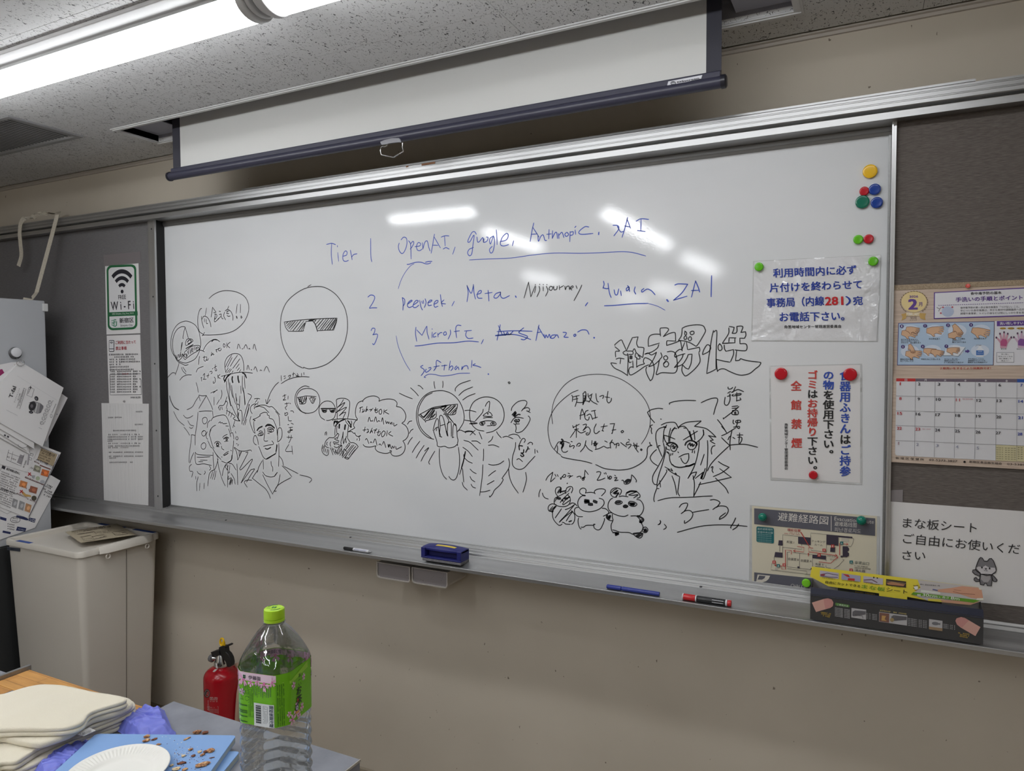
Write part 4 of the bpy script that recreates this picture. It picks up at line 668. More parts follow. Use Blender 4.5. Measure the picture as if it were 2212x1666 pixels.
strokes('marker_sketch', 'black sketch of a smiling long-haired girl with shine marks', 'black', [(D2, """425,345 430,325 520,300 650,290 788,292/862,322 940,285 1020,260 1080,260 1090,300 1060,390 1035,485/332,405 260,400 170,420 118,455/118,455 160,530 218,598/300,548 312,550/190,628 165,640 165,665 178,680 172,710 182,752/310,630 380,600 470,592 510,605 540,655 550,680/545,665 600,620 680,590 850,575/850,575 858,580 770,648/770,648 850,660 930,680 1000,730 1068,798/1068,798 1000,785 965,778/965,778 1030,835/1030,838 990,850 1055,892/1055,915 1020,930 1002,980 1010,1035
/545,665 590,650 640,655 690,720 730,840/620,670 650,675/700,740 735,830/525,680 490,680 450,740 430,820 430,880/500,660 455,710/440,675 420,760 412,870/385,630 350,700 340,800 335,870/375,660 320,665 270,690 240,740 235,820 250,900 255,945/w1.5:345,655 375,662/340,770 400,785 500,825/345,770 360,840 395,890/295,915 272,920 275,960 320,1065/245,970 200,1010 160,1070 165,1110 200,1155 260,1195/340,880 355,960 340,1060 270,1200 200,1320 190,1400 215,1450 250,1455
/375,930 370,1000 330,1160 280,1310 255,1420 250,1500/250,1510 280,1510/290,1400 300,1490/380,1250 385,1280 330,1370 260,1470/395,1000 420,1030 430,1120 460,1185/385,1000 410,1025/w1.3:460,1175 500,1205 570,1218 650,1205 720,1190 770,1165/w1.6:650,1198 700,1195 770,1165/835,855 830,950 800,1100 760,1220 680,1370/680,1368 730,1300 800,1280/800,1280 780,1330 750,1380/890,695 895,760 860,820 800,870/895,700 900,770/950,845 955,950 950,1120 940,1240 900,1360 880,1380
/905,1035 880,1110 855,1185/780,1370 880,1290/w1.6:890,1285 860,1375 880,1340/920,1230 900,1290 870,1370/750,1330 770,1450 760,1620/760,1615 820,1500 855,1420/830,1455 1000,1420 1280,1355/1280,1355 1120,1235/1100,1135 1160,1175 1250,1215/1250,1215 1150,1290 1030,1345/1060,1365 1120,1420 1200,1500 1240,1575/1000,1225 1010,1210 1025,1210 1015,1260 1030,1290/w1.6:385,900 410,880 470,875 520,905 538,940/440,960 445,910 480,890 520,910 528,950 505,990 470,995 445,970
/w1.4:460,930 480,915 490,945 510,925/w1.4:470,950 500,955/380,935 385,960 430,978/w1.5:395,905 425,925/w1.6:640,910 660,870 710,845 770,860 800,895/680,900 678,940 710,970 760,965 790,930 800,900/w1.4:690,900 710,880 715,920 740,890 745,925 770,900/w1.5:770,860 805,890 790,920/615,838 700,785 812,715/705,715 720,780 740,835/755,705 770,770 775,835/555,1075 620,1040 690,1025/690,1025 690,1100 660,1155 630,1160 600,1130 580,1085/540,1000 550,1015/445,1025 440,1055/470,1020 465,1045
/745,980 738,1015/772,985 770,1020/360,1210 470,1270/400,1245 470,1295 565,1345/445,1230 465,1262/w2:505,1300 515,1312/460,1335 500,1450 525,1595/565,1350 550,1480 540,1560 565,1615"""), (D3, """350,357 480,320 620,300 800,297 1000,290 1150,278 1350,270/286,375 275,330 290,240 330,130""")])
strokes('handwriting', 'black handwritten word underlined by a long stroke below the girl', 'black', [(D3, """742,478 790,420 870,400 898,425 870,500 830,555/778,595 850,545 930,535 980,570 992,620 950,700 850,770 838,750 842,722/990,570 1130,545 1285,520/1312,345 1380,335 1450,355 1490,390 1470,430 1430,480/1360,518 1440,465 1530,452 1610,470 1645,530 1620,600 1560,660 1480,702/1480,700 1500,650 1595,580/708,938 800,912 950,870 1150,825 1400,802 1700,805 1990,828/1780,672 1740,760 1690,840 1695,862/1835,785 1800,840 1725,892/390,718 400,750 385,785 352,798/468,788 505,835 490,865 455,885""")])
# ================================================================ magnets
def depth_at(p): return (p-CAM).dot(_f)
def magnet(px, py, rpx, col, label, Y=-.0005, dome=False, pin=False, th=.008):
    p = at(px, py, Y); r = rpx*depth_at(p)/FPX
    M = mat('magnet_plastic_%d_%d_%d' % col, rgb(*col), .18)
    if dome: prof = [(r*.5, 0), (r*.55, r*.25), (r*.8, r*.45), (r*.98, r*.8), (r, r*1.1), (r*.93, r*1.5), (r*.7, r*1.85), (r*.4, r*2.0), (.0002, r*2.05)]
    else: prof = [(r*.96, 0), (r, .0012), (r, th*.62), (r*.97, th*.85), (r*.88, th*.97), (r*.7, th), (.0002, th*1.0)]
    o = MB().lathe(prof, (p.x, Y, p.z), (0, -1, 0), 36).build('push_pin' if pin else 'magnet', M, smooth=True)
    return tag(o, label, 'pin' if pin else 'magnet', None if pin else 'round magnets on the whiteboard')
RED, GRN, BLU, DG, YEL, TEAL, LIME = (190, 22, 38), (98, 190, 30), (20, 62, 150), (14, 112, 88), (240, 190, 30), (10, 120, 100), (130, 215, 40)
magnet(1879.5, 371, 14.5, YEL, 'large yellow round magnet, topmost at the upper right of the whiteboard')
magnet(1867, 414, 9.7, RED, 'small red round magnet below the yellow one, touching a blue one')
magnet(1889.5, 410, 12, BLU, 'blue round magnet next to the small red one, upper of two blue ones')
magnet(1863, 437, 14, DG, 'dark green round magnet below the small red one')
magnet(1894, 438.5, 12, BLU, 'blue round magnet beside the dark green one, lower of two blue ones')
magnet(1854, 518, 9.8, GRN, 'small light green round magnet beside a small red one, above the blue-lettered notice')
magnet(1876.5, 517, 10, RED, 'small red round magnet beside a light green one, above the blue-lettered notice')

# ================================================================ blue-lettered notice
NAVY_ = (42, 66, 158)
A1 = Crop(1600, 520, .16807)
n1, Y1 = sheet('notice_sheet', 'laminated white notice in blue lettering with a red 281, under two green magnets', 'notice', [(175, 270), (1795, 188), (1745, 1288), (150, 1280)], -.0008, crop=A1, film=[(160, 262), (1808, 180), (1757, 1298), (135, 1290)], group=None)
pr = Print(n1, wallpt(Y1), (0, -1, 0), A1, True)
pr.text('利用時間内に必ず', (418, 478), (1490, 432), 118, NAVY_, bold=.028)
pr.text('片付けを終わらせて', (372, 668), (1560, 620), 118, NAVY_, bold=.028)
pr.text('事務局（内線', (336, 862), (1075, 836), 124, NAVY_, bold=.028)
pr.text('28', (1085, 834), (1255, 829), 110, (196, 44, 50), bold=.04).text('1', (1292, 828), (1322, 827), 110, (196, 44, 50), bold=.02)
pr.text('）', (1345, 832), (1420, 830), 118, NAVY_, bold=.02).text('宛', (1445, 832), (1572, 826), 116, NAVY_, bold=.028)
pr.text('お電話下さい。', (500, 1042), (1335, 1028), 122, NAVY_, bold=.028)
pr.text('角筈地域センター管理運営委員会', (560, 1130), (1295, 1122), 42, (24, 24, 28), bold=.02); pr.done()
magnet(1640, 577, 9.3, GRN, 'small green magnet at the upper left corner of the blue-lettered notice', -.003)
magnet(1886.3, 565, 10, GRN, 'small green magnet at the upper right corner of the blue-lettered notice', -.003)
# ================================================================ vertical notice
A2 = Crop(1600, 760, .19209)
n2, Y2 = sheet('notice_sheet', 'laminated white notice lettered in red, black and blue columns, under three red magnets', 'notice', [(338, 168), (1342, 148), (1342, 1476), (352, 1415)], -.0008, m_=PAPER, crop=A2, film=[(320, 158), (1362, 135), (1362, 1495), (333, 1442)])
pr = Print(n2, wallpt(Y2), (0, -1, 0), A2)
BL, RD, BK = (36, 72, 170), (196, 58, 50), (18, 18, 20)
mixd = lambda *a: [(ch, c) for t_, c in a for ch in t_]
pr.vtext(mixd(('食器用ふきん', BL), ('は', BK), ('ご持参', BL)), 1175, 208, 128, 119.5, bold=.035)
pr.vtext(mixd(('の物', BL), ('を使用下さい。', BK)), 988, 208, 128, 110.5, bold=.035)
pr.vtext(mixd(('ゴミ', RD), ('は', BK), ('お持帰り', RD), ('下さい。', BK)), 808, 208, 122, 106.5, bold=.035)
pr.vtext('全', 624, 325, 124, 118, RD, bold=.035).vtext('館', 626, 540, 124, 118, RD, bold=.035).vtext('禁', 628, 752, 124, 118, RD, bold=.035).vtext('煙', 630, 966, 124, 118, RD, bold=.035)
pr.vtext('角筈地域センター管理運営委員会', 512, 803, 42, 35, BK, bold=.02); pr.done()
magnet(1687.5, 807.5, 13.2, RED, 'big red magnet at the upper left corner of the notice in red and blue columns', -.003)
magnet(1836.5, 809, 13.8, RED, 'big red magnet at the upper right corner of the notice in red and blue columns', -.003)
magnet(1757, 1026, 9, RED, 'smaller red magnet at the lower edge of the notice in red and blue columns', -.003)
# ================================================================ evacuation map
A3 = Crop(1600, 1060, .15371)
CRM, SLT = (216, 208, 186), (92, 92, 102)
CREAM = M_paper('aged_laminated_paper', rgb(*CRM), False)
n3, Y3 = sheet('evacuation_map', 'cream laminated evacuation route map with a grey title band, above the pen tray', 'map', [(160, 215), (1915, 358), (1905, 1500), (160, 1312)], -.0008, m_=CREAM, crop=A3, film=[(130, 202), (1950, 362), (1940, 1520), (115, 1325)])
pr = Print(n3, wallpt(Y3), (0, -1, 0), A3)
pr.poly([(190, 248), (1890, 390), (1888, 636), (190, 470)], SLT)
pr.text('避難経路図', (520, 420), (1225, 480), 118, (222, 218, 212), k=3)
pr.line([(1273, 356), (1273, 568)], 8, (222, 218, 212), 3)
pr.text('Evacuation Route', (1316, 418), (1870, 466), 54, (214, 210, 204), k=3)
pr.text('避难路线图', (1316, 496), (1628, 518), 66, (214, 210, 204), k=3).text('피난경로지도', (1316, 575), (1690, 603), 62, (200, 196, 192), k=3)
pr.poly([(190, 1148), (1012, 1232), (1012, 1390), (190, 1298)], SLT)
pr.poly([(240, 1178), (415, 1195), (395, 1240), (360, 1270), (300, 1290), (218, 1280)], (214, 208, 196), 3).poly([(262, 1192), (350, 1200), (335, 1230), (300, 1250), (238, 1248)], SLT, 4)
pr.text('Chiiki Center', (702, 1350), (1010, 1382), 42, (214, 210, 204), k=3)
TL_ = (18, 104, 110)
pr.rect(222, 502, 468, 722, TL_, r=22, skew=.09)
for k, (tx, yy, h_) in enumerate((('最終避難場所', 556, 30), ('新宿中央公園', 600, 30))): pr.text(tx, (236, yy-6), (452, yy+14-6), h_, (190, 210, 205), k=3)
for yy in (622, 645, 672, 700, 724): pr.tiny((236, yy-4), (430, yy+13-4), 16, (150, 190, 186), k=3)
pr.text('現在位置', (655, 568), (840, 582), 40, (182, 60, 62), k=3, bold=.015).tiny((690, 598), (825, 608), 15, (182, 90, 90)).tiny((612, 608), (825, 628), 15, (182, 90, 90))
DK = (58, 50, 66); LN = (74, 66, 70)
for P_ in ([(808, 645), (985, 660), (985, 765), (808, 745)], [(1207, 615), (1570, 648), (1568, 672), (1372, 655), (1368, 775), (1205, 758)], [(535, 697), (590, 700), (590, 772), (527, 768)], [(485, 862), (590, 872), (590, 942), (472, 932)],
           [(1262, 798), (1328, 795), (1326, 865), (1258, 860)], [(1012, 898), (1200, 915), (1198, 970), (1010, 948)], [(1432, 782), (1500, 785), (1522, 810), (1520, 840), (1500, 858), (1522, 880), (1520, 915), (1490, 935), (1432, 930)], [(798, 1064), (826, 1066), (824, 1092), (798, 1090)], [(1406, 912), (1435, 914), (1432, 940), (1404, 938)], [(985, 1085), (1005, 1087), (1000, 1112), (983, 1110)]):
    pr.poly(P_, DK, 2)
for L_ in ([(590, 770), (590, 620), (808, 642)], [(590, 795), (858, 825), (858, 808)], [(985, 660), (985, 595), (1207, 615), (1205, 862), (990, 840), (990, 822)], [(855, 750), (858, 775)], [(655, 865), (655, 1070), (990, 1108)], [(735, 868), (1010, 900), (1010, 1085)], [(830, 885), (826, 1090)], [(655, 865), (695, 862)],
           [(590, 780), (590, 870)], [(472, 932), (470, 990)], [(550, 775), (548, 858)], [(440, 1018), (424, 1112), (985, 1180)], [(655, 1095), (930, 1130), (930, 1175)], [(1200, 970), (1200, 990)], [(1198, 1050), (1200, 1080), (1265, 1090)], [(1430, 965), (1455, 972)], [(1450, 975), (1380, 1050), (1310, 1100)], [(1372, 780), (1372, 660)], [(1568, 662), (1590, 680), (1575, 740), (1548, 785), (1432, 782)]):
    pr.line(L_, 5, LN, 3)
pr.rect(1415, 660, 1520, 720, (196, 190, 176), 1).rect(483, 1080, 520, 1118, (190, 184, 172), 1)
RR = (190, 64, 58)
for L_, w_ in (([(795, 783), (890, 795), (886, 862), (745, 845)], 8), ([(770, 828), (740, 845), (770, 862)], 8), ([(1020, 808), (952, 800), (955, 858), (1350, 910)], 8), ([(1330, 890), (1358, 912), (1325, 925)], 9), ([(1098, 1000), (1265, 1018), (1360, 935)], 8), ([(1345, 930), (1368, 928), (1360, 950)], 8), ([(950, 922), (952, 880)], 7), ([(940, 892), (952, 876), (962, 892)], 7), ([(1390, 905), (1392, 738)], 10), ([(1440, 745), (1505, 752)], 7), ([(1485, 735), (1512, 752), (1480, 768)], 7),
                ([(712, 895), (714, 842), (630, 832), (630, 1105), (576, 1100), (578, 1058), (480, 1048)], 9), ([(500, 1035), (478, 1048), (498, 1062)], 8)): pr.line(L_, w_, RR, 4)
pr.poly([(838, 582), (852, 580), (975, 795), (968, 798)], RR, 4)
for x_, y_ in ((470, 1003), (612, 1042), (1294, 778), (1102, 905), (1173, 835), (1552, 1115)):
    pr.rect(x_-22, y_-22, x_+22, y_+22, (190, 62, 58), 5).rect(x_-5, y_-14, x_+5, y_+14, (226, 220, 210), 6)
for x_, y_ in ((1420, 735), (530, 1053), (1553, 1002)): pr.rect(x_-22, y_-22, x_+22, y_+22, (20, 110, 112), 5).line([(x_-10, y_+12), (x_+2, y_-2), (x_-4, y_-12), (x_+8, y_+14)], 6, (220, 225, 220), 6)
TX_ = (64, 58, 60)
pr.text('和室 Ⅰ', (643, 735), (748, 745), 36, TX_, k=3).text('クッキング', (994, 722), (1190, 738), 32, TX_, k=3).text('ルーム', (1035, 770), (1150, 780), 28, TX_, k=3)
pr.text('会議室 B', (662, 975), (815, 990), 38, TX_, k=3).text('会議室 A', (840, 998), (998, 1010), 38, TX_, k=3).text('和室 Ⅱ', (1048, 1045), (1158, 1056), 34, TX_, k=3)
pr.text('コミュニ', (1210, 925), (1330, 940), 26, TX_, k=3).text('ロビー', (1258, 975), (1350, 985), 24, TX_, k=3).line([(1048, 1062), (1180, 1078)], 7, TX_, 3)
pr.text('非常出口', (1600, 1030), (1800, 1048), 44, (70, 86, 82), k=3).tiny((1600, 1062), (1790, 1082), 15, TX_).tiny((1602, 1090), (1826, 1112), 18, TX_).text('消火器', (1602, 1135), (1748, 1150), 38, TX_, k=3)
pr.done()
magnet(1648.5, 1115.5, 9, TEAL, 'dark teal domed magnet at the left of the evacuation map title band', -.003, dome=True)
magnet(1861, 1122.5, 10, TEAL, 'dark teal domed magnet at the right of the evacuation map title band', -.003, dome=True)
magnet(1742, 1259, 9, LIME, 'lime green magnet at the bottom of the evacuation map', -.003)
magnet(1766, 1277, 11, (20, 50, 170), 'royal blue magnet half hidden behind the dark sheet box', -.003, th=.012)

# ================================================================ calendar on the right panel
YC_ = -.0305
A4, A5 = Crop(1900, 590, .14404), Crop(1900, 780, .15608)
WOODP = mat('calendar_wood_print', rgb(204, 184, 166), .5)
_n = noise_tex(WOODP, geoco(WOODP, (9, 1, 260)), 1.0, 3, .6); setcol(WOODP, ramp(WOODP, _n, [(.3, rgb(186, 165, 148)), (.7, rgb(212, 194, 178))]))
BEIGE = mat('speckled_card', rgb(158, 140, 118), .8); _n = noise_tex(BEIGE, geoco(BEIGE), 500, 1); setcol(BEIGE, ramp(BEIGE, _n, [(.4, rgb(148, 130, 108)), (.6, rgb(172, 154, 130))]))
def xz_quad(pts, Y, off): return MB().slab([V3((x, Y, z)) for x, z in pts], off)
cl_, cr_ = at(1928, 700, YC_).x, .345
ztop, zb1, zmid, zbot = at(1929, 616.5, YC_).z, at(1929, 627.5, YC_).z, at(1924, 808, YC_).z, at(1921, 997.5, YC_).z
cal = xz_quad([(cl_, zmid-.002), (cr_, zmid-.002), (cr_, ztop), (cl_, ztop)], YC_, (0, -.0018, 0)).build('wall_calendar', WOODP)
tag(cal, 'wood-patterned February calendar with hand-washing pictures pinned to the woven panel', 'calendar')
xz_quad([(cl_, zb1), (cr_, zb1), (cr_, ztop), (cl_, ztop)], YC_-.0018, (0, -.0012, 0)).build('top_strip', BEIGE, cal)
pg = xz_quad([(cl_-.001, zbot), (cr_, zbot), (cr_, zmid+.001), (cl_-.001, zmid+.001)], YC_-.005, (0, -.0008, 0)).build('month_page', WOODP, cal)
Yp, Ym = YC_-.0018, YC_-.0058
pr = Print(cal, wallpt(Yp), (0, -1, 0), A4)
PUR, WHT = (96, 62, 146), (222, 222, 228)
pr.ell(517, 430, 190, 158, (226, 204, 148), 1, n=32)
import math as _m
for k in range(28):
    a = 2*_m.pi*k/28
    if _m.radians(60) < a < _m.radians(120): continue
    x_, y_ = 517+205*_m.cos(a), 440+168*_m.sin(a); pr.line([(x_-6, y_-8), (x_+8, y_+8)], 7, (112, 88, 52), 2)
pr.ring(517, 440, 202, 166, 4, (112, 88, 52), 2, a0=125, a1=415)
pr.text('2026', (446, 372), (578, 368), 34, PUR, bold=.03).text('2', (430, 550), (572, 548), 160, PUR, bold=.055).text('月', (585, 500), (642, 498), 62, PUR, bold=.02)
pr.poly([(325, 618), (400, 600), (400, 650), (395, 680), (328, 712), (345, 660)], (196, 160, 92)).poly([(600, 600), (695, 605), (680, 660), (690, 705), (610, 680), (600, 650)], (196, 160, 92)).rect(398, 592, 602, 645, (222, 196, 140), 2)
pr.text('FEBRUARY', (405, 640), (600, 640), 44, (240, 236, 228), k=4, bold=.02).text('如月', (462, 692), (550, 690), 36, (84, 66, 58), k=3).text('きさらぎ', (450, 715), (560, 713), 16, (84, 66, 58), k=3)
pr.poly([(815, 290), (2400, 205), (2400, 640), (812, 690)], PUR, 1).poly([(830, 302), (2400, 222), (2400, 622), (826, 676)], WHT, 2)
pr.text('食中毒予防の基本', (1362, 330), (1828, 316), 44, (40, 38, 44), k=4, bold=.015).text('手洗いの手順とポイント', (1140, 436), (2145, 402), 72, PUR, k=4, bold=.03)
for k in range(46): x_ = 880 + k*32; pr.line([(x_, 486-(x_-880)*.032), (x_+18, 486-(x_-862)*.032)], 8, PUR, 4)
pr.ell(1022, 578, 92, 80, (178, 190, 214), 3).line([(855, 518), (900, 540), (885, 575)], 8, (90, 80, 80), 4).line([(900, 540), (925, 515)], 7, (90, 80, 80), 4)
for x_, y_ in ((1090, 512), (918, 602), (950, 515)): pr.ell(x_, y_, 14, 12, (190, 80, 96), 4)
for k, (a_, b_, t_) in enumerate((((1210, 538), (2095, 520), '食中毒予防の第一歩は食中毒菌を「つけない」こと。'), ((1210, 582), (2200, 560), '手についた食中毒菌は、手から食材や調理器具へ広がり'), ((1210, 625), (2200, 610), '調理や食事前、トイレの後などは特にしっかり手を洗い'))): pr.text(t_, a_, b_, 32, (52, 48, 54), k=4)
pr.poly([(280, 750), (1722, 722), (1705, 1384), (262, 1384)], (84, 78, 138), 1).poly([(290, 758), (1715, 732), (1698, 1376), (272, 1376)], (176, 198, 222), 2)
SK, SK2 = (216, 176, 142), (140, 100, 78)
def hand(x, y, s, fl=1, rot=0.0, palm=SK, k=4):
    c_, s_ = _m.cos(rot), _m.sin(rot)
    T = lambda u, v: (x + s*fl*(u*c_-v*s_), y + s*(u*s_+v*c_))
    outl = [(-60, -18), (-10, -34), (40, -40), (95, -44), (98, -34), (52, -24), (100, -22), (102, -12), (54, -8), (98, -2), (98, 8), (50, 6), (84, 20), (80, 30), (30, 22), (10, 34), (22, 52), (8, 56), (-20, 34), (-60, 24)]
    pr.poly([T(u, v) for u, v in outl], palm, k); pr.line([T(u, v) for u, v in outl+outl[:1]], 6, SK2, k+1)
for k, (cx_, cy_, xs) in enumerate(((465, 870, 0), (830, 870, 0), (1165, 865, 0), (1525, 865, 0), (455, 1175, 0), (790, 1170, 0), (1120, 1165, 0), (1505, 1165, 0))):
    pr.ell(cx_, cy_, 138, 92, (206, 216, 232), 3)
hand(420, 905, 1.5, rot=.15); hand(470, 850, 1.25, rot=.25, k=6); hand(800, 865, 1.6, rot=.05); hand(1110, 930, 1.35, rot=-.1); hand(1150, 835, 1.2, rot=1.0, k=6)
hand(1480, 880, 1.7, rot=.3); hand(480, 1215, 1.5, rot=.15); hand(470, 1120, .9, rot=1.2, k=6); hand(730, 1170, 1.2, rot=.2); hand(840, 1190, 1.2, rot=.3, k=6)
pr.poly([(955, 1240), (1000, 1140), (1110, 1090), (1285, 1112), (1240, 1195), (1180, 1250), (1080, 1240)], (224, 228, 234), 4).line([(955, 1240), (1080, 1238), (1180, 1250), (1285, 1115)], 6, (110, 130, 150), 5); hand(1080, 1160, 1.2, rot=.1, k=6)
pr.poly([(1283, 1160), (1315, 1160), (1315, 1142), (1352, 1172), (1315, 1205), (1315, 1188), (1283, 1188)], (72, 50, 130), 4)
pr.poly([(1452, 1150), (1480, 1120), (1482, 1092), (1525, 1092), (1528, 1120), (1560, 1150), (1556, 1258), (1445, 1255)], (226, 230, 236), 4).rect(1447, 1160, 1558, 1232, (60, 112, 184), 5).line([(1440, 1105), (1450, 1080), (1525, 1080)], 8, (150, 160, 175), 5).line([(1502, 1080), (1502, 1095)], 10, (150, 160, 175), 5)
pr.text('消毒用', (1470, 1185), (1535, 1186), 16, (215, 225, 235), k=6).text('アルコール', (1458, 1215), (1545, 1216), 18, (215, 225, 235), k=6)
for k, (x_, y_) in enumerate(((332, 798), (681, 792), (1024, 783), (1370, 778), (350, 1105), (647, 1102), (1000, 1098))):
    pr.ell(x_, y_, 29, 27, (70, 52, 118), 5).text(str(k+1), (x_-8, y_+15), (x_+8, y_+15), 30, (224, 224, 232), k=6, bold=.02)
cap = (48, 46, 60)
for t_, x0, x1, y_ in (('水でよく手をぬらし', 320, 575, 1006), ('石けんを泡立てながら、', 320, 605, 1030), ('手のひら、指の腹を洗う', 320, 618, 1056), ('手の甲を洗う', 736, 905, 998), ('指先、爪の間を', 1088, 1280, 996), ('手のひらに', 1088, 1225, 1022), ('擦りつけて洗う', 1086, 1292, 1048), ('指の間を洗う', 1415, 1595, 994),
                       ('親指の付け根を', 308, 502, 1302), ('ねじり洗いする', 308, 506, 1328), ('手首をねじり洗いする', 622, 908, 1302), ('水でよく洗い流し、', 968, 1200, 1300), ('清潔なタオルで', 966, 1170, 1325), ('よく拭き取って乾かす', 964, 1258, 1352), ('手を乾かしてから', 1324, 1560, 1298), ('消毒用アルコールを', 1322, 1585, 1324), ('使用すると効果的です', 1320, 1618, 1350)):
    pr.text(t_, (x0, y_), (x1, y_), 21, cap, k=5, bold=.012)
pr.poly([(1728, 720), (2400, 700), (2400, 1384), (1715, 1384)], (222, 222, 228), 2).poly([(1757, 722), (2400, 705), (2400, 780), (1757, 798)], PUR, 3).text('洗い残しやすいところ', (1800, 780), (2300, 768), 44, (226, 226, 232), k=5, bold=.03)
for x0, x1 in ((1800, 1895), (1915, 2020), (2050, 2180)): pr.ell((x0+x1)/2, 830, (x1-x0)/2, 15, (206, 168, 70), 4).tiny((x0+20, 838), (x1-15, 836), 16, (96, 70, 30), k=5)
def spread(x, y, s, c1, c2):
    pr.poly([(x-58*s, y+120*s), (x-62*s, y+40*s), (x-130*s, y-50*s), (x-112*s, y-62*s), (x-55*s, y-10*s), (x-75*s, y-125*s), (x-52*s, y-130*s), (x-25*s, y-35*s), (x-8*s, y-150*s), (x+14*s, y-150*s), (x+18*s, y-35*s), (x+52*s, y-128*s), (x+74*s, y-120*s), (x+52*s, y-10*s), (x+118*s, y-66*s), (x+128*s, y-52*s), (x+62*s, y+50*s), (x+42*s, y+120*s)], c1, 4)
    pr.poly([(x-55*s, y+80*s), (x-55*s, y+10*s), (x-20*s, y-30*s), (x+40*s, y-20*s), (x+55*s, y+30*s), (x+38*s, y+90*s)], c2, 5)
    for dx, dy in ((-122, -50), (-64, -112), (3, -135), (62, -112), (118, -54)): pr.ell(x+dx*s, y+dy*s, 14*s, 18*s, (86, 62, 88), 5)
spread(1862, 1015, .93, (206, 158, 176), (182, 84, 130)); spread(2125, 1010, .93, (206, 176, 200), (130, 80, 150))
pr.text('手の甲', (1815, 1150), (1900, 1150), 20, cap, k=5).text('手のひら', (2050, 1150), (2160, 1150), 20, cap, k=5)
pr.rect(1752, 1190, 2015, 1342, (100, 96, 112), 3).rect(1757, 1195, 2010, 1337, (226, 226, 230), 4)
for t_, x0, x1, y_ in (('洗い残し', 1820, 1938, 1228), ('やすいところは', 1778, 1990, 1262), ('特に意識して', 1790, 1970, 1294), ('洗おう！', 1820, 1935, 1326)): pr.text(t_, (x0, y_), (x1, y_), 20, cap, k=6)
pr.text('２度洗いをするとより効果的です！', (905, 1446), (1668, 1444), 34, (186, 52, 40), k=3, bold=.02); pr.done()
pr = Print(pg, wallpt(Ym), (0, -1, 0), A5)
SL = lambda x: 0.0195*(x-230)      # rows fall slightly to the right
pr.poly([(232, 282), (1900, 295), (2450, 300), (2450, 1412), (1900, 1392), (245, 1310), (222, 1298), (214, 1270)], (216, 216, 220), 1)
pr.poly([(232, 240), (498, 243), (498, 283), (230, 281)], (190, 48, 50), 2).poly([(498, 243), (1898, 248), (1898, 296), (498, 283)], (110, 98, 112), 2).poly([(1898, 248), (2450, 250), (2450, 300), (1898, 296)], (40, 84, 166), 2)
for t_, x_, y_ in (('日', 348, 280), ('月', 617, 281), ('火', 890, 283), ('水', 1170, 286), ('木', 1452, 287), ('金', 1740, 290), ('土', 2030, 292)): pr.text(t_, (x_, y_), (x_+34, y_), 32, (226, 222, 226), k=4, bold=.02)
GL = (120, 118, 124)
for x0, x1 in ((498, 482), (768, 755), (1044, 1033), (1324, 1316), (1612, 1605), (1900, 1895), (2200, 2195)): pr.line([(x0, 245), (x1, 1312+(x1-482)*.052)], 4, GL, 4)
for y0, y1 in ((483, 512), (688, 730), (892, 946), (1098, 1170)): pr.line([(225, y0), (1900, y1), (2450, y1+(y1-y0)*.33)], 4, GL, 4)
CX = [258, 512, 785, 1060, 1345, 1625, 1925]
rows = ((322+12, ['1', '2', '3', '4', '5', '6', '7'], (12, 25, 28, 28, 28, 30, 32)), (538, ['8', '9', '10', '11', '12', '13', '14'], None), (744, ['15', '16', '17', '18', '19', '20', '21'], None), (950, ['22', '23', '24', '25', '26', '27', '28'], None), (1158, ['1', '2', '3', '4', '5'], None))
for r_, (yy, ds, _) in enumerate(rows):
    for c_, t_ in enumerate(ds):
        col = (186, 52, 62) if c_ == 0 or t_ in ('11', '23') else ((44, 66, 158) if c_ == 6 else (52, 50, 58))
        if r_ == 4: col = (150, 152, 172) if c_ else (176, 150, 160)
        wd = 34 if len(t_) == 1 else 66
        if t_ == '1': wd = 16
        if t_ == '11': wd = 56
        x_ = CX[c_] + (18 if len(t_) == 1 else 0) - r_*6; y_ = yy + (x_-250)*(.012+.012*r_)
        pr.text(t_, (x_, y_), (x_+wd, y_+1), 40, col, k=5, bold=.01 if set(t_) == {'1'} else .03)
pr.tiny((1145, 533), (1295, 535), 15, (196, 110, 116), k=5).tiny((592, 948), (712, 950), 15, (196, 110, 116), k=5)
pr.poly([(1608, 1158), (2450, 1190), (2450, 1412), (1603, 1378)], (206, 198, 158), 3)
for r_ in range(6):
    for c_ in range(7):
        for x0 in (1615, 1912): x_ = x0 + c_*40; pr.tiny((x_, 1205+r_*30+c_*2), (x_+24, 1206+r_*30+c_*2), 15, (96, 90, 78), k=5)
pr.text('新 宿 区 保 健 所', (220, 1356), (612, 1378), 32, (62, 50, 46), k=3, bold=.012).text('03-5273-3827', (684, 1380), (1075, 1402), 28, (62, 50, 46), k=3, bold=.012).ell(1175, 1396, 17, 16, (20, 14, 14), 3)
pr.text('新宿区食品衛生協会', (1238, 1408), (1690, 1436), 32, (62, 50, 46), k=3, bold=.012).text('03-5389', (1762, 1438), (2010, 1450), 28, (62, 50, 46), k=3); pr.done()
magnet(2090.5, 618, 4.6, (214, 92, 84), 'small red push pin in the top strip of the calendar', YC_-.003, pin=True, th=.006)
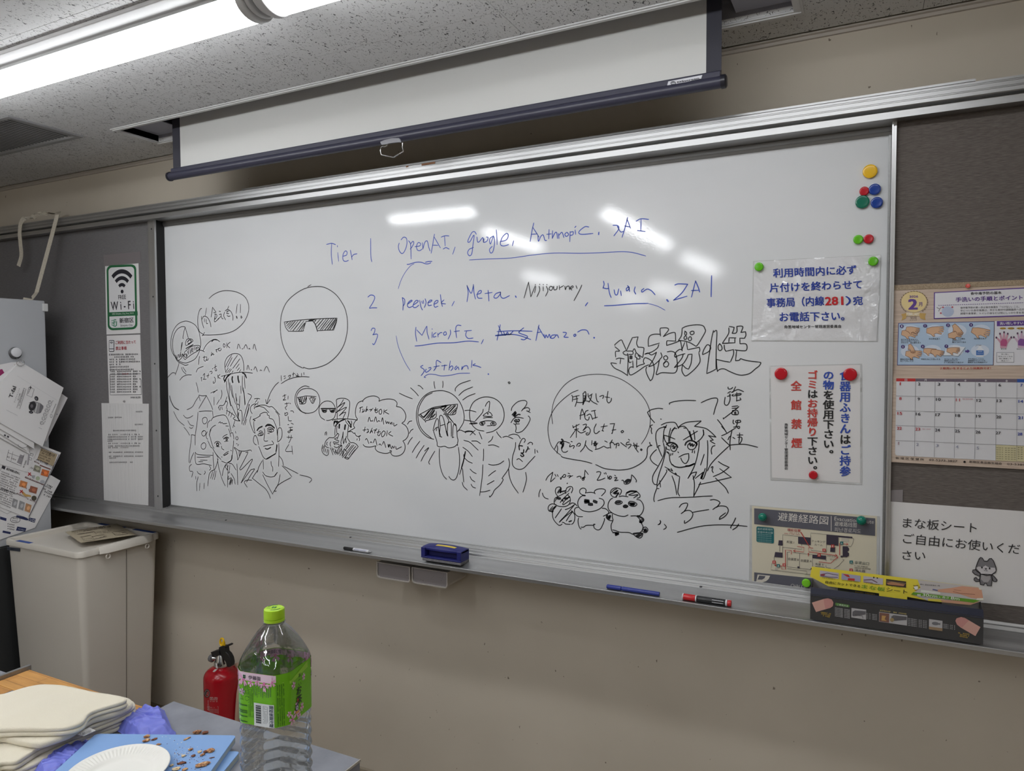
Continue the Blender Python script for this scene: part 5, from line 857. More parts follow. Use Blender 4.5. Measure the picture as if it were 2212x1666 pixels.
# ================================================================ chopping sheet notice
A6 = Crop(1880, 1030, .17409)
YN = -.0305
P_ = [at(*A6(*p), YN) for p in ((220, 305), (1905, 430))]
xr_ = .41; bl_ = at(*A6(205, 1270), YN); br_z = at(*A6(1905, 1598), YN)
n6 = MB().slab([V3((P_[0].x, YN, P_[0].z)), V3((xr_, YN, P_[1].z + (P_[1].z-P_[0].z)/(P_[1].x-P_[0].x)*(xr_-P_[1].x))), V3((xr_, YN, br_z.z)), V3((bl_.x, YN, bl_.z-.035))], (0, -.0008, 0)).build('notice_sheet', PAPER)
tag(n6, 'white notice with thin black lettering and a small grey wolf cub', 'notice')
TAPE = mat('clear_tape', rgb(138, 132, 134), .3)
MB().slab([at(*A6(*p), YN-.001) for p in ((228, 168), (405, 162), (402, 315), (222, 305))], (0, -.0002, 0)).build('adhesive_tape', TAPE, n6)
pr = Print(n6, wallpt(YN-.0008), (0, -1, 0), A6)
K_ = (30, 28, 32)
pr.text('まな板シート', (398, 632), (1315, 700), 128, K_, bold=-.006).text('ご自由にお使いくだ', (400, 825), (1850, 965), 128, K_, bold=-.006).text('さい', (395, 1028), (680, 1036), 112, K_, bold=-.006)
G1, G2, G3, OL = (122, 120, 124), (168, 164, 168), (206, 202, 206), (28, 24, 30)
head = [(1312, 1110), (1330, 1060), (1350, 1015), (1368, 998), (1390, 1008), (1410, 1045), (1450, 1045), (1475, 1015), (1500, 1010), (1525, 1040), (1555, 1115), (1562, 1150), (1550, 1190), (1500, 1215), (1440, 1225), (1370, 1205), (1320, 1170), (1305, 1140)]
body = [(1365, 1205), (1500, 1212), (1512, 1260), (1500, 1352), (1448, 1350), (1440, 1322), (1415, 1320), (1408, 1342), (1365, 1338), (1352, 1270)]
arm1 = [(1362, 1190), (1300, 1150), (1270, 1155), (1265, 1180), (1290, 1205), (1355, 1235)]; arm2 = [(1505, 1210), (1540, 1240), (1572, 1280), (1560, 1300), (1530, 1298), (1508, 1265)]
tail = [(1355, 1295), (1310, 1300), (1285, 1280), (1288, 1255), (1310, 1245), (1330, 1270), (1355, 1272)]
for P_ in (tail, arm1, arm2, body, head): pr.poly(P_, G1, 2); pr.line(P_+P_[:1], 9, OL, 5)
pr.poly([(1312, 1128), (1345, 1112), (1390, 1122), (1428, 1100), (1470, 1125), (1545, 1128), (1556, 1165), (1500, 1210), (1440, 1220), (1370, 1200)], G3, 3).poly([(1375, 1205), (1480, 1210), (1490, 1265), (1460, 1305), (1410, 1308), (1372, 1270)], G2, 3)
pr.ell(1383, 1124, 10, 12, OL, 6).ell(1478, 1135, 10, 12, OL, 6).poly([(1415, 1132), (1448, 1134), (1432, 1150)], OL, 6).line([(1408, 1155), (1420, 1165), (1431, 1150), (1442, 1168), (1452, 1160)], 5, OL, 6)
pr.done()
# ================================================================ papers on the left panel
B4, B5 = Crop(0, 420, .24005), Crop(0, 820, .25215)
YL_ = -.0302
w1 = MB().slab([at(*B4(*p), YL_) for p in ((946, 622), (1246, 592), (1264, 1250), (960, 1262))], (0, -.0008, 0)).build('wireless_sign', PAPER)
tag(w1, 'white and green free wireless sign on the felt panel', 'sign')
MB().slab([at(*B4(*p), YL_-.0009) for p in ((930, 546), (1262, 512), (1270, 618), (938, 648))], (0, -.0002, 0)).build('adhesive_tape', mat('grey_tape', rgb(120, 114, 116), .4), w1)
pr = Print(w1, wallpt(YL_-.0008), (0, -1, 0), B4)
GR, GR2, IK = (34, 102, 62), (70, 140, 108), (34, 34, 44)
def rr(x0, y0, x1, y1, r, sk=-.05, n=5):
    out = []
    for cx_, cy_, a0 in ((x1-r, y0+r, -90), (x1-r, y1-r, 0), (x0+r, y1-r, 90), (x0+r, y0+r, 180)):
        for i_ in range(n+1):
            a = _m.radians(a0+90*i_/n); out.append((cx_+r*_m.cos(a), cy_+r*_m.sin(a)))
    return [(x+(y-y0)*.02*(1), y+sk*(x-x0)) for x, y in out]
pr.poly(rr(960, 640, 1226, 1225, 46, -.045), GR, 1).poly(rr(978, 660, 1210, 1205, 34, -.045), (220, 220, 222), 2)
pr.poly([(985, 1062), (1240, 1052), (1242, 1090), (986, 1100)], GR, 3)
for R1, R2 in ((192, 154), (130, 96), (68, 38)):
    n_ = 14; cxa, cya = 1101, 866
    arc = [(cxa+R1*.68*_m.sin(_m.radians(-46+92*i_/n_)), cya-R1*_m.cos(_m.radians(-46+92*i_/n_))) for i_ in range(n_+1)]
    ar2 = [(cxa+R2*.68*_m.sin(_m.radians(46-92*i_/n_)), cya-R2*_m.cos(_m.radians(46-92*i_/n_))) for i_ in range(n_+1)]
    b = pr.mb(IK, 'printed_shape'); m_ = len(arc); pts = arc + ar2[::-1]
    b.add([pr.P(x_, y_, 4) for x_, y_ in pts], [(i_, i_+1, m_+i_+1, m_+i_) for i_ in range(m_-1)])
pr.ell(1103, 875, 13, 17, IK, 4)
pr.text('FREE', (1070, 946), (1138, 942), 38, IK, k=4, bold=.01).text('W i - F i', (1004, 1044), (1212, 1032), 76, IK, k=4, bold=.015).text('SSID Shinjuku_City_Free_Wi-Fi', (1014, 1088), (1206, 1080), 18, (214, 224, 216), k=4)
pr.text('新宿区', (1080, 1160), (1208, 1152), 46, IK, k=4, bold=.02).text('Shinjuku City', (1088, 1196), (1198, 1190), 24, IK, k=4)
pr.line([(1008, 1140), (1030, 1128), (1030, 1190), (1010, 1172)], 9, GR2, 4).line([(1050, 1132), (1034, 1126)], 9, GR2, 4).line([(1034, 1150), (1052, 1145), (1052, 1180), (1036, 1190)], 9, GR2, 4).line([(1008, 1158), (1028, 1158)], 8, GR2, 4); pr.done()
w2 = MB().slab([at(*p, YL_) for p in (B4(962, 1272), B4(1262, 1262), B5(1222, 208), B5(936, 205))], (0, -.0008, 0)).build('rules_sheet', PAPER)
tag(w2, 'narrow white rules sheet with a red heading, directly under the wireless sign', 'notice')
pr = Print(w2, wallpt(YL_-.0008), (0, -1, 0), B4)
RH = (178, 48, 62)
pr.text('ご利用に当たって', (1042, 1350), (1225, 1344), 32, RH, bold=.015).text('禁止事項', (1044, 1402), (1142, 1400), 32, RH, bold=.015)
pr.rect(982, 1312, 1030, 1416, IK, 1, r=8).rect(986, 1317, 1026, 1411, (220, 220, 222), 2, r=6).rect(984, 1388, 1028, 1394, IK, 3)
for R1 in (18, 11, 5): pr.ring(1006, 1346, R1, R1, 4, IK, 3, a0=215, a1=325)
for k, (x0, x1, yy) in enumerate(((984, 1245, 1450), (1018, 1204, 1472), (988, 1225, 1494), (988, 1258, 1516), (988, 1084, 1540), (990, 1166, 1562), (990, 1202, 1586))): pr.tiny((x0, yy), (x1, yy-4), 15, IK)
pr.line([(990, 1622), (1266, 1614), (1266, 1620)], 3, IK).line([(990, 1622), (992, 1700)], 3, IK).tiny((1090, 1624), (1155, 1622), 14, RH)
pr.c = B5
pr.line([(944, 0), (946, 132), (1214, 128), (1210, 0)], 3, IK)
for k in range(9): pr.tiny((950, -62+k*22), (1205-(k % 3)*22, -64+k*22), 14, IK)
pr.tiny((1122, 162), (1208, 160), 15, IK); pr.done()
w3 = MB().slab([at(*B5(*p), YL_-.001) for p in ((870, 202), (1276, 208), (1272, 1080), (892, 1040))], (0, -.0008, 0)).build('letter_sheet', SLEEVE)
tag(w3, 'white sleeved letter of small print, lowest sheet on the felt panel', 'notice')
pr = Print(w3, wallpt(YL_-.0018), (0, -1, 0), B5)
GK = (104, 102, 106)
for x0, x1, yy in ((1166, 1222, 282), (928, 1044, 332), (1158, 1226, 392), (972, 1168, 444), (930, 1195, 478), (925, 1226, 498), (925, 1226, 518), (925, 975, 534), (930, 1226, 554), (928, 1198, 576), (930, 1104, 590), (936, 1226, 630), (936, 1226, 664), (940, 1000, 680), (940, 1140, 716)): pr.tiny((x0, yy), (x1, yy-2), 12, GK)
pr.done()
p = at(*B5(1066, 186), YL_-.002); tag(MB().lathe([(.005, 0), (.005, .002), (.003, .005), (.0002, .006)], p, (0, -1, 0), 20).build('push_pin', mat('clear_pin', rgb(150, 146, 146), .2), smooth=True), 'clear push pin above the sleeved letter on the felt panel', 'pin')
# ================================================================ things in and under the pen tray
A7 = Crop(1720, 1210, .19892); F7 = Crop(720, 1140, .15371)
TROUGH = TRAYZ
def pen(xa, xb, r, segs, label, name='whiteboard_marker', y=-.129, prints=None):
    z = TROUGH + r + .0006; root = empty(name, ((xa+xb)/2, y, TROUGH), label, 'marker', 'markers in the pen tray')
    for nm, f0, f1, rr_, m_, tip in segs:
        x0, x1 = xa+(xb-xa)*f0, xa+(xb-xa)*f1; L_ = x1-x0; q_ = r*rr_
        pf = [(q_*.75, 0), (q_*.97, L_*.02+.0005), (q_, L_*.04+.001), (q_, L_*.96-.001), (q_*.97, L_-.0005), (q_*.75, L_)]
        if tip == 'R': pf = [(q_, 0), (q_, L_*.5), (q_*.6, L_*.75), (q_*.5, L_)]
        MB().lathe(pf, (x0, y, z), (1, 0, 0), 24).build(nm, m_, root, smooth=True)
    return root, z
BKP, WHP, RDP, BLP = mat('black_plastic', rgb(20, 20, 22), .3), mat('white_plastic', rgb(214, 214, 218), .35), mat('red_plastic', rgb(196, 32, 38), .25), mat('blue_plastic', rgb(32, 50, 140), .28)
x0, x1 = at(743, 1187, -.129).x, at(803, 1196, -.129).x
r_, zc_ = pen(x0, x1, .0052, [('cap', 0, .34, 1.0, BKP, 0), ('barrel', .34, .9, .98, WHP, 0), ('tip_plug', .9, 1, .8, mat('grey_plastic', rgb(150, 150, 152), .4), 'R')], 'short white marker with a black cap, left of the blue eraser')
def penprint(root, z, r, xa, xb, y=-.129):
    # print wrapped over the upper front of a pen: u along the pen 0..1, v 0..1 around
    def pt(u, v):
        a = math.radians(205 - 75*v) if False else math.radians(-100 + 95*(1-v)*-1 + 95*0)
        a = math.radians(90 + 100*v - 10)
        return V3((xa+(xb-xa)*u, y + math.cos(a)*(r+.0002), z + math.sin(a)*(r+.0002)))
    return pt
class Wrap(Print):
    def P(s, x, y, k=0): return s.pt(x, y)
def wrap(root, z, r, xa, xb, eps=0.0002):
    def pt(u, v):   # v = 0 front low, v = 1 top
        a = math.radians(200 - 110*v); rr_ = r + eps
        return V3((xa+(xb-xa)*u, -.129 + math.cos(a)*rr_, z + math.sin(a)*rr_))
    return Wrap(root, pt, (0, -1, 0))
pr = wrap(r_, zc_, .0051, x0, x1)
pr.text('BOARD MARKER', (.40, .18), (.82, .18), .24, (40, 60, 140), bold=.02, up=(0, 1)); pr.line([(.42, .62), (.84, .62)], .08, (40, 60, 140)); pr.done()
x0, x1 = at(1311, 1270, -.129).x, at(1425, 1287, -.129).x
r_, zc_ = pen(x0, x1, .0062, [('cap', 0, .28, 1.0, BLP, 0), ('barrel', .282, 1, .97, BLP, 0)], 'slim dark blue marker lying in the pen tray')
pr = wrap(r_, zc_, .0061, x0, x1); pr.tiny((.33, .62), (.58, .62), .03, (120, 136, 200)); pr.line([(.1, .42), (.72, .42)], .03, (90, 104, 180)); pr.done()
x0, x1 = at(1474, 1291, -.129).x, at(1580, 1306, -.129).x
r_, zc_ = pen(x0, x1, .0088, [('cap', .02, .275, 1.0, RDP, 0), ('ring', 0, .03, 1.02, WHP, 0), ('ring', .272, .305, 1.03, WHP, 0), ('barrel', .3, .885, .97, BKP, 0), ('ring', .882, .925, 1.0, WHP, 0), ('end_plug', .922, 1, .95, RDP, 0)], 'thick red and black marker lying in the pen tray')
pr = wrap(r_, zc_, .0087, x0, x1); pr.tiny((.33, .78), (.86, .78), .022, (190, 190, 194)); pr.poly([(.62, .12), (.85, .12), (.85, .55), (.62, .55)], (222, 222, 226))
for k in range(12): pr.line([(.64+k*.0165, .2), (.64+k*.0165, .48)], .006 if k % 3 else .01, (30, 30, 34))
pr.tiny((.34, .3), (.48, .3), .018, (170, 170, 174)); pr.done()
# ---------------------------------------------------------------- eraser
NB = mat('navy_eraser_plastic', rgb(30, 34, 104), .45); FELT = mat('grey_felt_pad', rgb(96, 94, 98), .95)
setcol(FELT, ramp(FELT, noise_tex(FELT, geoco(FELT), 900, 2), [(.35, rgb(60, 58, 62)), (.65, rgb(150, 148, 152))]))
Ye = -.138; ex0, ex1 = at(*F7(1230, 350), Ye).x, at(*F7(1790, 440), Ye).x
ez0, ez1, ezt = at(*F7(1790, 500), Ye).z, at(*F7(1228, 285), Ye).z, at(*F7(1340, 228), Ye+.03).z
er = empty('board_eraser', ((ex0+ex1)/2, -.11, TROUGH+.004), 'navy blue whiteboard eraser with a yellow strip on its handle and a grey felt pad', 'eraser')
yb = Ye+.052
fz0 = at(*F7(1250, 475), Ye).z - .002
MB().box(ex0+.004, ex1, Ye+.001, yb, max(fz0, TROUGH+.006), ez0).build('felt_pad', FELT, er, bevel=.002)
zt2 = ez1+.004
def ptop(x):  # slightly arched top
    u = (x-ex0)/(ex1-ex0); return zt2 + .006*math.sin(math.pi*min(max(u, 0), 1))**.6
rs = []
MB().box(ex0, ex1, Ye, yb, ez0, ez0+.005).build('base', NB, er, bevel=.0015)
for xa_ in (ex0, ex1-.015): MB().box(xa_, xa_+.015, Ye, yb, ez0+.004, zt2-.001).build('handle_end', NB, er, bevel=.002)
MB().box(ex0+.017, ex1-.017, Ye+.02, yb, ez0+.006, zt2-.001).build('handle_core', mat('navy_eraser_core', rgb(24, 26, 88), .5), er)
n = 16; xs_ = [ex0+(ex1-ex0)*i_/n for i_ in range(n+1)]
MB().rings([[V3((x_, Ye+.002 + .004*(1-math.sin(math.pi*i_/n)), zt2-.009)), V3((x_, yb-.002, zt2-.009)), V3((x_, yb-.008, ptop(x_))), V3((x_, Ye+.012, ptop(x_))), V3((x_, Ye+.003, zt2-.002))] for i_, x_ in enumerate(xs_)]).build('handle_top', NB, er, bevel=.0015)
YLS = mat('yellow_label', rgb(226, 200, 70), .5)
sx0, sx1 = ex0+(ex1-ex0)*.32, ex0+(ex1-ex0)*.80
MB().rings([[V3((sx0+(sx1-sx0)*i_/8, Ye+.013, ptop(sx0+(sx1-sx0)*i_/8)+.0002)), V3((sx0+(sx1-sx0)*i_/8, Ye+.026, ptop(sx0+(sx1-sx0)*i_/8)+.0002)), V3((sx0+(sx1-sx0)*i_/8, Ye+.026, ptop(sx0+(sx1-sx0)*i_/8)+.0008)), V3((sx0+(sx1-sx0)*i_/8, Ye+.013, ptop(sx0+(sx1-sx0)*i_/8)+.0008))] for i_ in range(9)]).build('yellow_strip', YLS, er)
# ---------------------------------------------------------------- two chalk drawers under the tray
DR, DRD = mat('drawer_rim', rgb(182, 176, 170), .35, .3), mat('drawer_face', rgb(126, 120, 121), .5)
setcol(DRD, ramp(DRD, noise_tex(DRD, geoco(DRD), 220, 1), [(.24, rgb(50, 46, 48)), (.27, rgb(126, 120, 121))]))
for k, (a_, b_, c_) in enumerate((((606, 482), (1076, 548), (640, 708)), ((1100, 555), (1602, 628), (1140, 785)))):
    Yd = -.13; p0, p1, p2 = at(*F7(*a_), Yd), at(*F7(*b_), Yd), at(*F7(*c_), Yd)
    x0, x1, zt3, zb3 = p0.x, p1.x, p0.z, p2.z
    dw = empty('chalk_drawer', ((x0+x1)/2, -.07, zb3), ('small grey metal drawer under the pen tray, left of the pair', 'small grey metal drawer under the pen tray, right of the pair')[k], 'drawer', 'drawers under the pen tray')
    def outl(d, r=.012, n=5):
        X0, X1, Z0, Z1 = x0+d, x1-d, zb3+d, zt3-d*.6; r = max(r-d*.5, .004); pts = [(X0, Z1), (X0, Z0+r)]
        for i_ in range(1, n): a = math.radians(180+90*i_/n); pts.append((X0+r+r*math.cos(a), Z0+r+r*math.sin(a)))
        pts += [(X0+r, Z0), (X1-r, Z0)]
        for i_ in range(1, n): a = math.radians(270+90*i_/n); pts.append((X1-r+r*math.cos(a), Z0+r+r*math.sin(a)))
        return pts + [(X1, Z0+r), (X1, Z1)]
    o1, o2 = outl(0), outl(.0035); n = len(o1)
    MB().rings([[V3((x, Yd+.006, z)) for x, z in o1], [V3((x, Yd, z)) for x, z in o1], [V3((x, Yd, z)) for x, z in o2], [V3((x, Yd+.006, z)) for x, z in o2]], False, False).build('rim', DR, dw)
    MB().prism_y(o2, Yd+.004, Yd+.007).build('face', DRD, dw)
    MB().prism_y(outl(.0015), Yd+.007, -.01).build('body', DR, dw)
# ---------------------------------------------------------------- box of chopping sheets
YBx = -.146
KB = mat('dark_card', rgb(58, 58, 60), .35); KB2 = mat('dark_card_gloss', rgb(50, 52, 66), .18)
c00, c10 = at(*A7(150, 672), YBx), at(*A7(2028, 965), YBx); c01, c11 = at(*A7(165, 312), YBx), at(*A7(2030, 556), YBx)
bx = empty('sheet_box', ((c00.x+c10.x)/2, -.11, c00.z), 'long black box of chopping sheets with an open yellow flap, standing in the pen tray', 'box')
X0, X1, Z0, Z1 = c00.x, c10.x, (c00.z+c10.z)/2, (c01.z+c11.z)/2
Z0 = max(Z0, TROUGH+.006); YBk = -.082
MB().hexa([(X0, YBx, Z0), (X1, YBx, Z0), (X1, YBx+.001, Z0), (X0, YBx+.001, Z0), (X0, YBx, Z1-.013), (X1, YBx, Z1-.013), (X1, YBx+.001, Z1-.013), (X0, YBx+.001, Z1-.013)]).build('front_panel', KB, bx)
MB().slab([(X0, YBx-.001, Z1-.016), (X1, YBx-.001, Z1-.016), (X1, YBx+.010, Z1), (X0, YBx+.010, Z1)], (0, .001, .0005)).build('cutter_edge', KB2, bx)
for x_ in (X0, X1-.001): MB().slab([(x_, YBx+.0005, Z0), (x_, YBk, Z0+.014), (x_, YBk, Z1+.006), (x_, YBx+.010, Z1)], (.001, 0, 0)).build('side_panel', KB, bx)
MB().slab([(X0, YBk, Z0+.013), (X1, YBk, Z0+.013), (X1, YBk, Z1+.014), (X0, YBk, Z1+.014)], (0, .001, 0)).build('back_panel', mat('box_back_card', rgb(150, 148, 150), .6), bx)
MB().cyl((X0+.004, -.11, Z0+.032), (X1-.004, -.11, Z0+.032), .019, n=24).build('sheet_roll', mat('roll_sheet', rgb(190, 190, 190), .5), bx, smooth=True)
MB().slab([(X0+.058, YBk-.002, Z1-.02), (X1-.075, YBk-.002, Z1-.02), (X1-.075, YBk-.002, Z1+.010), (X0+.058, YBk-.002, Z1+.010)], (0, .001, 0)).build('inner_panel', KB, bx)
pr = Print(bx, wallpt(YBk-.0035), (0, -1, 0), A7)
pr.poly([(470, 325), (575, 335), (570, 400), (465, 392)], (60, 66, 44), 1).line([(500, 345), (530, 350), (505, 375), (535, 382)], 6, (176, 180, 160), 2).line([(520, 340), (515, 390)], 5, (176, 180, 160), 2)
pr.text('CUTTING MAT SHEET', (620, 385), (880, 420), 20, (150, 146, 120), k=2).tiny((640, 352), (860, 382), 16, (176, 150, 70)); pr.done()
# front print
pr = Print(bx, wallpt(YBx), (0, -1, 0), A7)
PK, PK2 = (206, 160, 148), (196, 140, 134)
pr.poly([(170, 462), (300, 422), (345, 414), (385, 428), (404, 460), (398, 500), (370, 520), (215, 564)], PK).poly([(298, 424), (345, 414), (385, 428), (404, 460), (398, 500), (370, 520), (318, 532), (305, 480)], PK2, 2)
pr.poly([(1728, 660), (1740, 632), (1790, 618), (1830, 628), (2000, 728), (1945, 825), (1790, 735), (1745, 700)], PK).poly([(1728, 660), (1740, 632), (1790, 618), (1830, 628), (1875, 655), (1830, 700), (1800, 735), (1745, 700)], PK2, 2)
pr.poly([(430, 462), (572, 486), (580, 500), (572, 514), (430, 492), (422, 477)], (82, 128, 60)).text('ご使用方法', (442, 492), (562, 510), 22, (216, 226, 206), k=3)
for k in range(6): pr.tiny((420, 525+k*17), (575, 550+k*17), 13, (196, 196, 198))
for k in range(4): pr.tiny((765, 585+k*17), (878, 603+k*17), 12, (186, 186, 188))
for k in range(5): pr.tiny((1212, 640+k*18), (1422, 670+k*18), 12, (186, 186, 188))
for k in range(3): pr.tiny((1598, 702+k*18), (1728, 722+k*18), 12, (186, 186, 188))
pr.tiny((908, 552), (1192, 592), 15, (216, 196, 120))
for k in range(3): pr.tiny((266+k*6, 572+k*17), (378-k*8, 590+k*17), 13, (214, 180, 70)).tiny((1758+k*8, 795+k*18), (1884-k*10, 813+k*18), 13, (214, 180, 70))
LG = (176, 174, 176)
pr.poly([(600, 520), (760, 540), (758, 648), (598, 622)], LG).poly([(612, 560), (640, 545), (755, 556), (752, 590), (620, 610), (610, 600)], (96, 94, 98), 2).line([(640, 595), (720, 605), (725, 632)], 5, (60, 60, 64), 3)
pr.poly([(900, 562), (1205, 602), (1203, 712), (898, 668)], LG).poly([(903, 568), (1010, 582), (1008, 680), (901, 664)], (120, 84, 72), 2).poly([(930, 600), (975, 606), (960, 640), (985, 660), (925, 655)], (190, 150, 90), 3).poly([(1030, 615), (1055, 598), (1200, 614), (1198, 650), (1050, 660)], (90, 88, 92), 2).ell(1040, 648, 22, 22, (150, 130, 90), 3)
pr.poly([(1442, 640), (1588, 660), (1586, 772), (1440, 750)], LG).ell(1510, 688, 38, 18, (112, 112, 116), 2, rot=.1).poly([(1538, 690), (1565, 680), (1562, 706)], (112, 112, 116), 2).poly([(1440, 720), (1587, 740), (1586, 772), (1440, 750)], (150, 126, 98), 2)
pr.done()
# yellow flap
YFl = -.104
FL_ = [(170, 72), (1320, 213), (1978, 295), (2012, 318), (2034, 440), (1888, 488), (1430, 441), (1205, 400), (1203, 470), (1172, 489), (948, 456), (902, 408), (898, 362), (350, 286), (150, 180)]
YW_ = mat('yellow_card', rgb(232, 214, 70), .45)
fl_ = MB().slab([at(*A7(*p), YFl) for p in FL_], (0, .0008, 0)).build('flap', YW_, bx)
pr = Print(fl_, wallpt(YFl), (0, -1, 0), A7)
pr.poly([(1318, 213), (1978, 295), (2012, 318), (2034, 440), (1888, 488), (1430, 441), (1250, 370), (1350, 300)], (196, 190, 188), 1)
pr.poly([(1535, 320), (1700, 300), (1800, 282), (1975, 300), (2012, 320), (2030, 425), (1900, 410), (1780, 370), (1700, 360), (1540, 345)], (214, 160, 132), 2).line([(1700, 340), (1780, 360), (1940, 372)], 5, (150, 96, 78), 3).line([(1710, 322), (1790, 330)], 4, (160, 106, 86), 3)
pr.poly([(1430, 418), (1560, 425), (1888, 470), (1888, 488), (1430, 441)], (226, 208, 80), 2).poly([(1560, 430), (1990, 450), (1890, 487), (1590, 458)], (206, 158, 128), 3)
pr.poly([(1272, 346), (2000, 436), (1925, 462), (1245, 372)], (104, 158, 44), 4)
pr.text('幅', (1312, 388), (1350, 392), 24, (236, 240, 226), k=5, bold=.02).text('30cm', (1368, 390), (1530, 410), 34, (236, 240, 226), k=5, bold=.01).text('×', (1545, 405), (1562, 408), 12, (236, 240, 226), k=5).text('長さ', (1582, 413), (1655, 422), 24, (236, 240, 226), k=5, bold=.01).text('8m', (1675, 425), (1770, 437), 34, (236, 240, 226), k=5, bold=.01)
pr.poly([(1355, 322), (1560, 348), (1566, 372), (1350, 348)], (222, 224, 214), 3).tiny((1345, 268), (1560, 285), 14, (60, 56, 56), k=4).line([(1480, 316), (1535, 328)], 9, (60, 70, 140), 4)
pr.poly([(1980, 298), (2010, 302), (2008, 322), (1984, 318)], (228, 224, 210), 5).poly([(1960, 412), (2034, 410), (2030, 438), (1955, 432)], (228, 224, 210), 5)
pr.ell(1300, 300, 22, 22, (236, 236, 232), 3).line([(1270, 275), (1290, 280), (1325, 272)], 7, (70, 40, 40), 4).line([(1268, 300), (1285, 310)], 6, (70, 40, 40), 4).line([(1285, 325), (1310, 322)], 6, (150, 50, 50), 4).line([(1325, 290), (1345, 296)], 6, (70, 40, 40), 4)
for (x0, y0, x1, y1), (ca, cb) in (((258, 112, 462, 205), ((190, 182, 196), (150, 70, 84))), ((493, 143, 698, 236), ((166, 164, 188), (190, 52, 44))), ((730, 172, 943, 268), ((192, 186, 196), (120, 88, 96))), ((976, 205, 1193, 300), ((58, 46, 44), (186, 134, 96)))):
    pr.poly([(x0, y0), (x1, y0+28), (x1-2, y1), (x0-2, y1-26)], ca, 1)
    w_ = x1-x0
    if y0 == 112: pr.line([(x0+4, y0+45), (x0+80, y0+30), (x0+w_-6, y0+52)], 8, (110, 100, 120), 2).line([(x0+4, y0+58), (x0+90, y0+72), (x0+w_-10, y0+75)], 8, (110, 100, 120), 2).ell(x0+30, y0+48, 26, 12, cb, 3)
    elif y0 == 143: pr.poly([(x0+10, y0+6), (x0+75, y0+16), (x0+92, y0+45), (x0+60, y0+38)], cb, 2).poly([(x0+70, y0+52), (x0+142, y0+58), (x0+140, y0+82), (x0+66, y0+76)], cb, 2)
    elif y0 == 172: pr.line([(x0+2, y0+45), (x0+90, y0+40), (x0+150, y0+72)], 10, cb, 2).line([(x0+2, y0+62), (x0+100, y0+75)], 9, (150, 120, 126), 2).ell(x0+112, y0+16, 7, 9, (30, 28, 34), 3).ell(x0+150, y0+22, 7, 7, (30, 28, 34), 3)
    else: pr.poly([(x0+4, y0+40), (x0+60, y0+32), (x0+w_-12, y0+58), (x0+w_-30, y0+78), (x0+20, y0+60)], cb, 2).line([(x0+4, y0+22), (x0+w_-5, y0+48)], 7, (150, 130, 96), 3)
for x0, y0, x1, y1 in ((285, 196, 420, 212), (498, 226, 680, 244), (760, 256, 905, 272), (1035, 292, 1135, 304)): pr.tiny((x0, y0), (x1, y1), 9, (96, 90, 50))
pr.text('自由にカットできる', (315, 252), (693, 298), 30, (58, 52, 34), k=2, bold=.02).text('まな板', (706, 305), (962, 340), 44, (112, 162, 52), k=2, bold=.015).text('シート', (975, 338), (1205, 368), 42, (58, 52, 34), k=2, bold=.01); pr.done()
# ================================================================ refrigerator with manuals, strap
E_ = Crop(0, 740, .25197)
XF = -3.13
FRM = mat('refrigerator_grey_paint', rgb(176, 178, 182), .42)
ptp = atx(97, 650, XF); fy1 = ptp.y; ftop = ptp.z; fz0 = .80
fr = empty('refrigerator', (XF-.3, fy1-.35, fz0), 'light grey refrigerator with manuals hanging on its side, beside the felt panel', 'refrigerator')
MB().box(XF-.60, XF, fy1-.62, fy1, fz0, ftop).build('cabinet_body', FRM, fr, bevel=.004)
MB().box(XF-.60, XF, fy1-.68, fy1-.625, fz0+.02, ftop).build('door', FRM, fr, bevel=.008)
MB().box(XF-.002, XF+.008, fy1-.012, fy1+.008, ftop-.045, ftop-.012).build('rear_clip', WM, fr, bevel=.002)
tag(MB().box(XF-.62, XF+.004, fy1-.66, fy1+.005, 0, fz0-.001).build('base_infill', mat('charcoal_infill', rgb(44, 45, 46), .6), bevel=.004), 'charcoal cabinet added under the refrigerator for the dark gap beside the bin', 'infill')  # dark body added to fill the dark gap beside the bin
STR = mat('cream_webbing', rgb(196, 188, 172), .85); setcol(STR, ramp(STR, noise_tex(STR, geoco(STR, (1, 1, 1)), 300, 1), [(.4, rgb(186, 178, 162)), (.6, rgb(204, 197, 182))]))
st = empty('webbing_strap', at(100, 462, -.08), 'cream webbing strap tied over the rail and holding the top of the refrigerator', 'strap')
def smoothp(px, Yf): return smooth([Yf(*p) for p in px], 4)
sd = V3((1, 0.25, .12))
a_ = at(124, 464, -.085); b_ = at(80, 628, -.09); c_ = atx(86, 650, XF+.004)
c_ = V3((XF-.012, c_.y-.02, ftop+.004)); b_ = b_.lerp(V3((XF+.02, fy1+.0, b_.z)), .6)
b_ = atd(79, 632, (b_-CAM).dot(_f))
MB().ribbon([at(126, 458, -.02), at(125, 461, -.07), a_, a_.lerp(b_, .3), a_.lerp(b_, .65), b_, b_.lerp(c_, .6)+V3((0, 0, .004)), c_, c_+V3((-.05, -.01, 0))], sd, .021).build('strap_band', STR, st)
MB().ribbon(smooth([at(118, 462, -.05), at(98, 459, -.088), at(78, 462, -.088), at(70, 470, -.084), at(56, 470, -.086), at(46, 480, -.088), at(42.5, 500, -.088), at(44, 525, -.088), at(46, 552, -.089), at(40, 575, -.091)], 4), sd, .019).build('strap_end', STR, st)
MB().ribbon(smooth([at(104, 464, -.08), at(90, 462, -.094), at(78, 466, -.09), at(74, 472, -.088)], 3), V3((1, .2, -.4)), .014).ribbon(smooth([at(74, 472, -.08), at(80, 463, -.09), at(90, 460, -.08)], 3), V3((.6, 0, .6)), .014).build('strap_knot', STR, st)
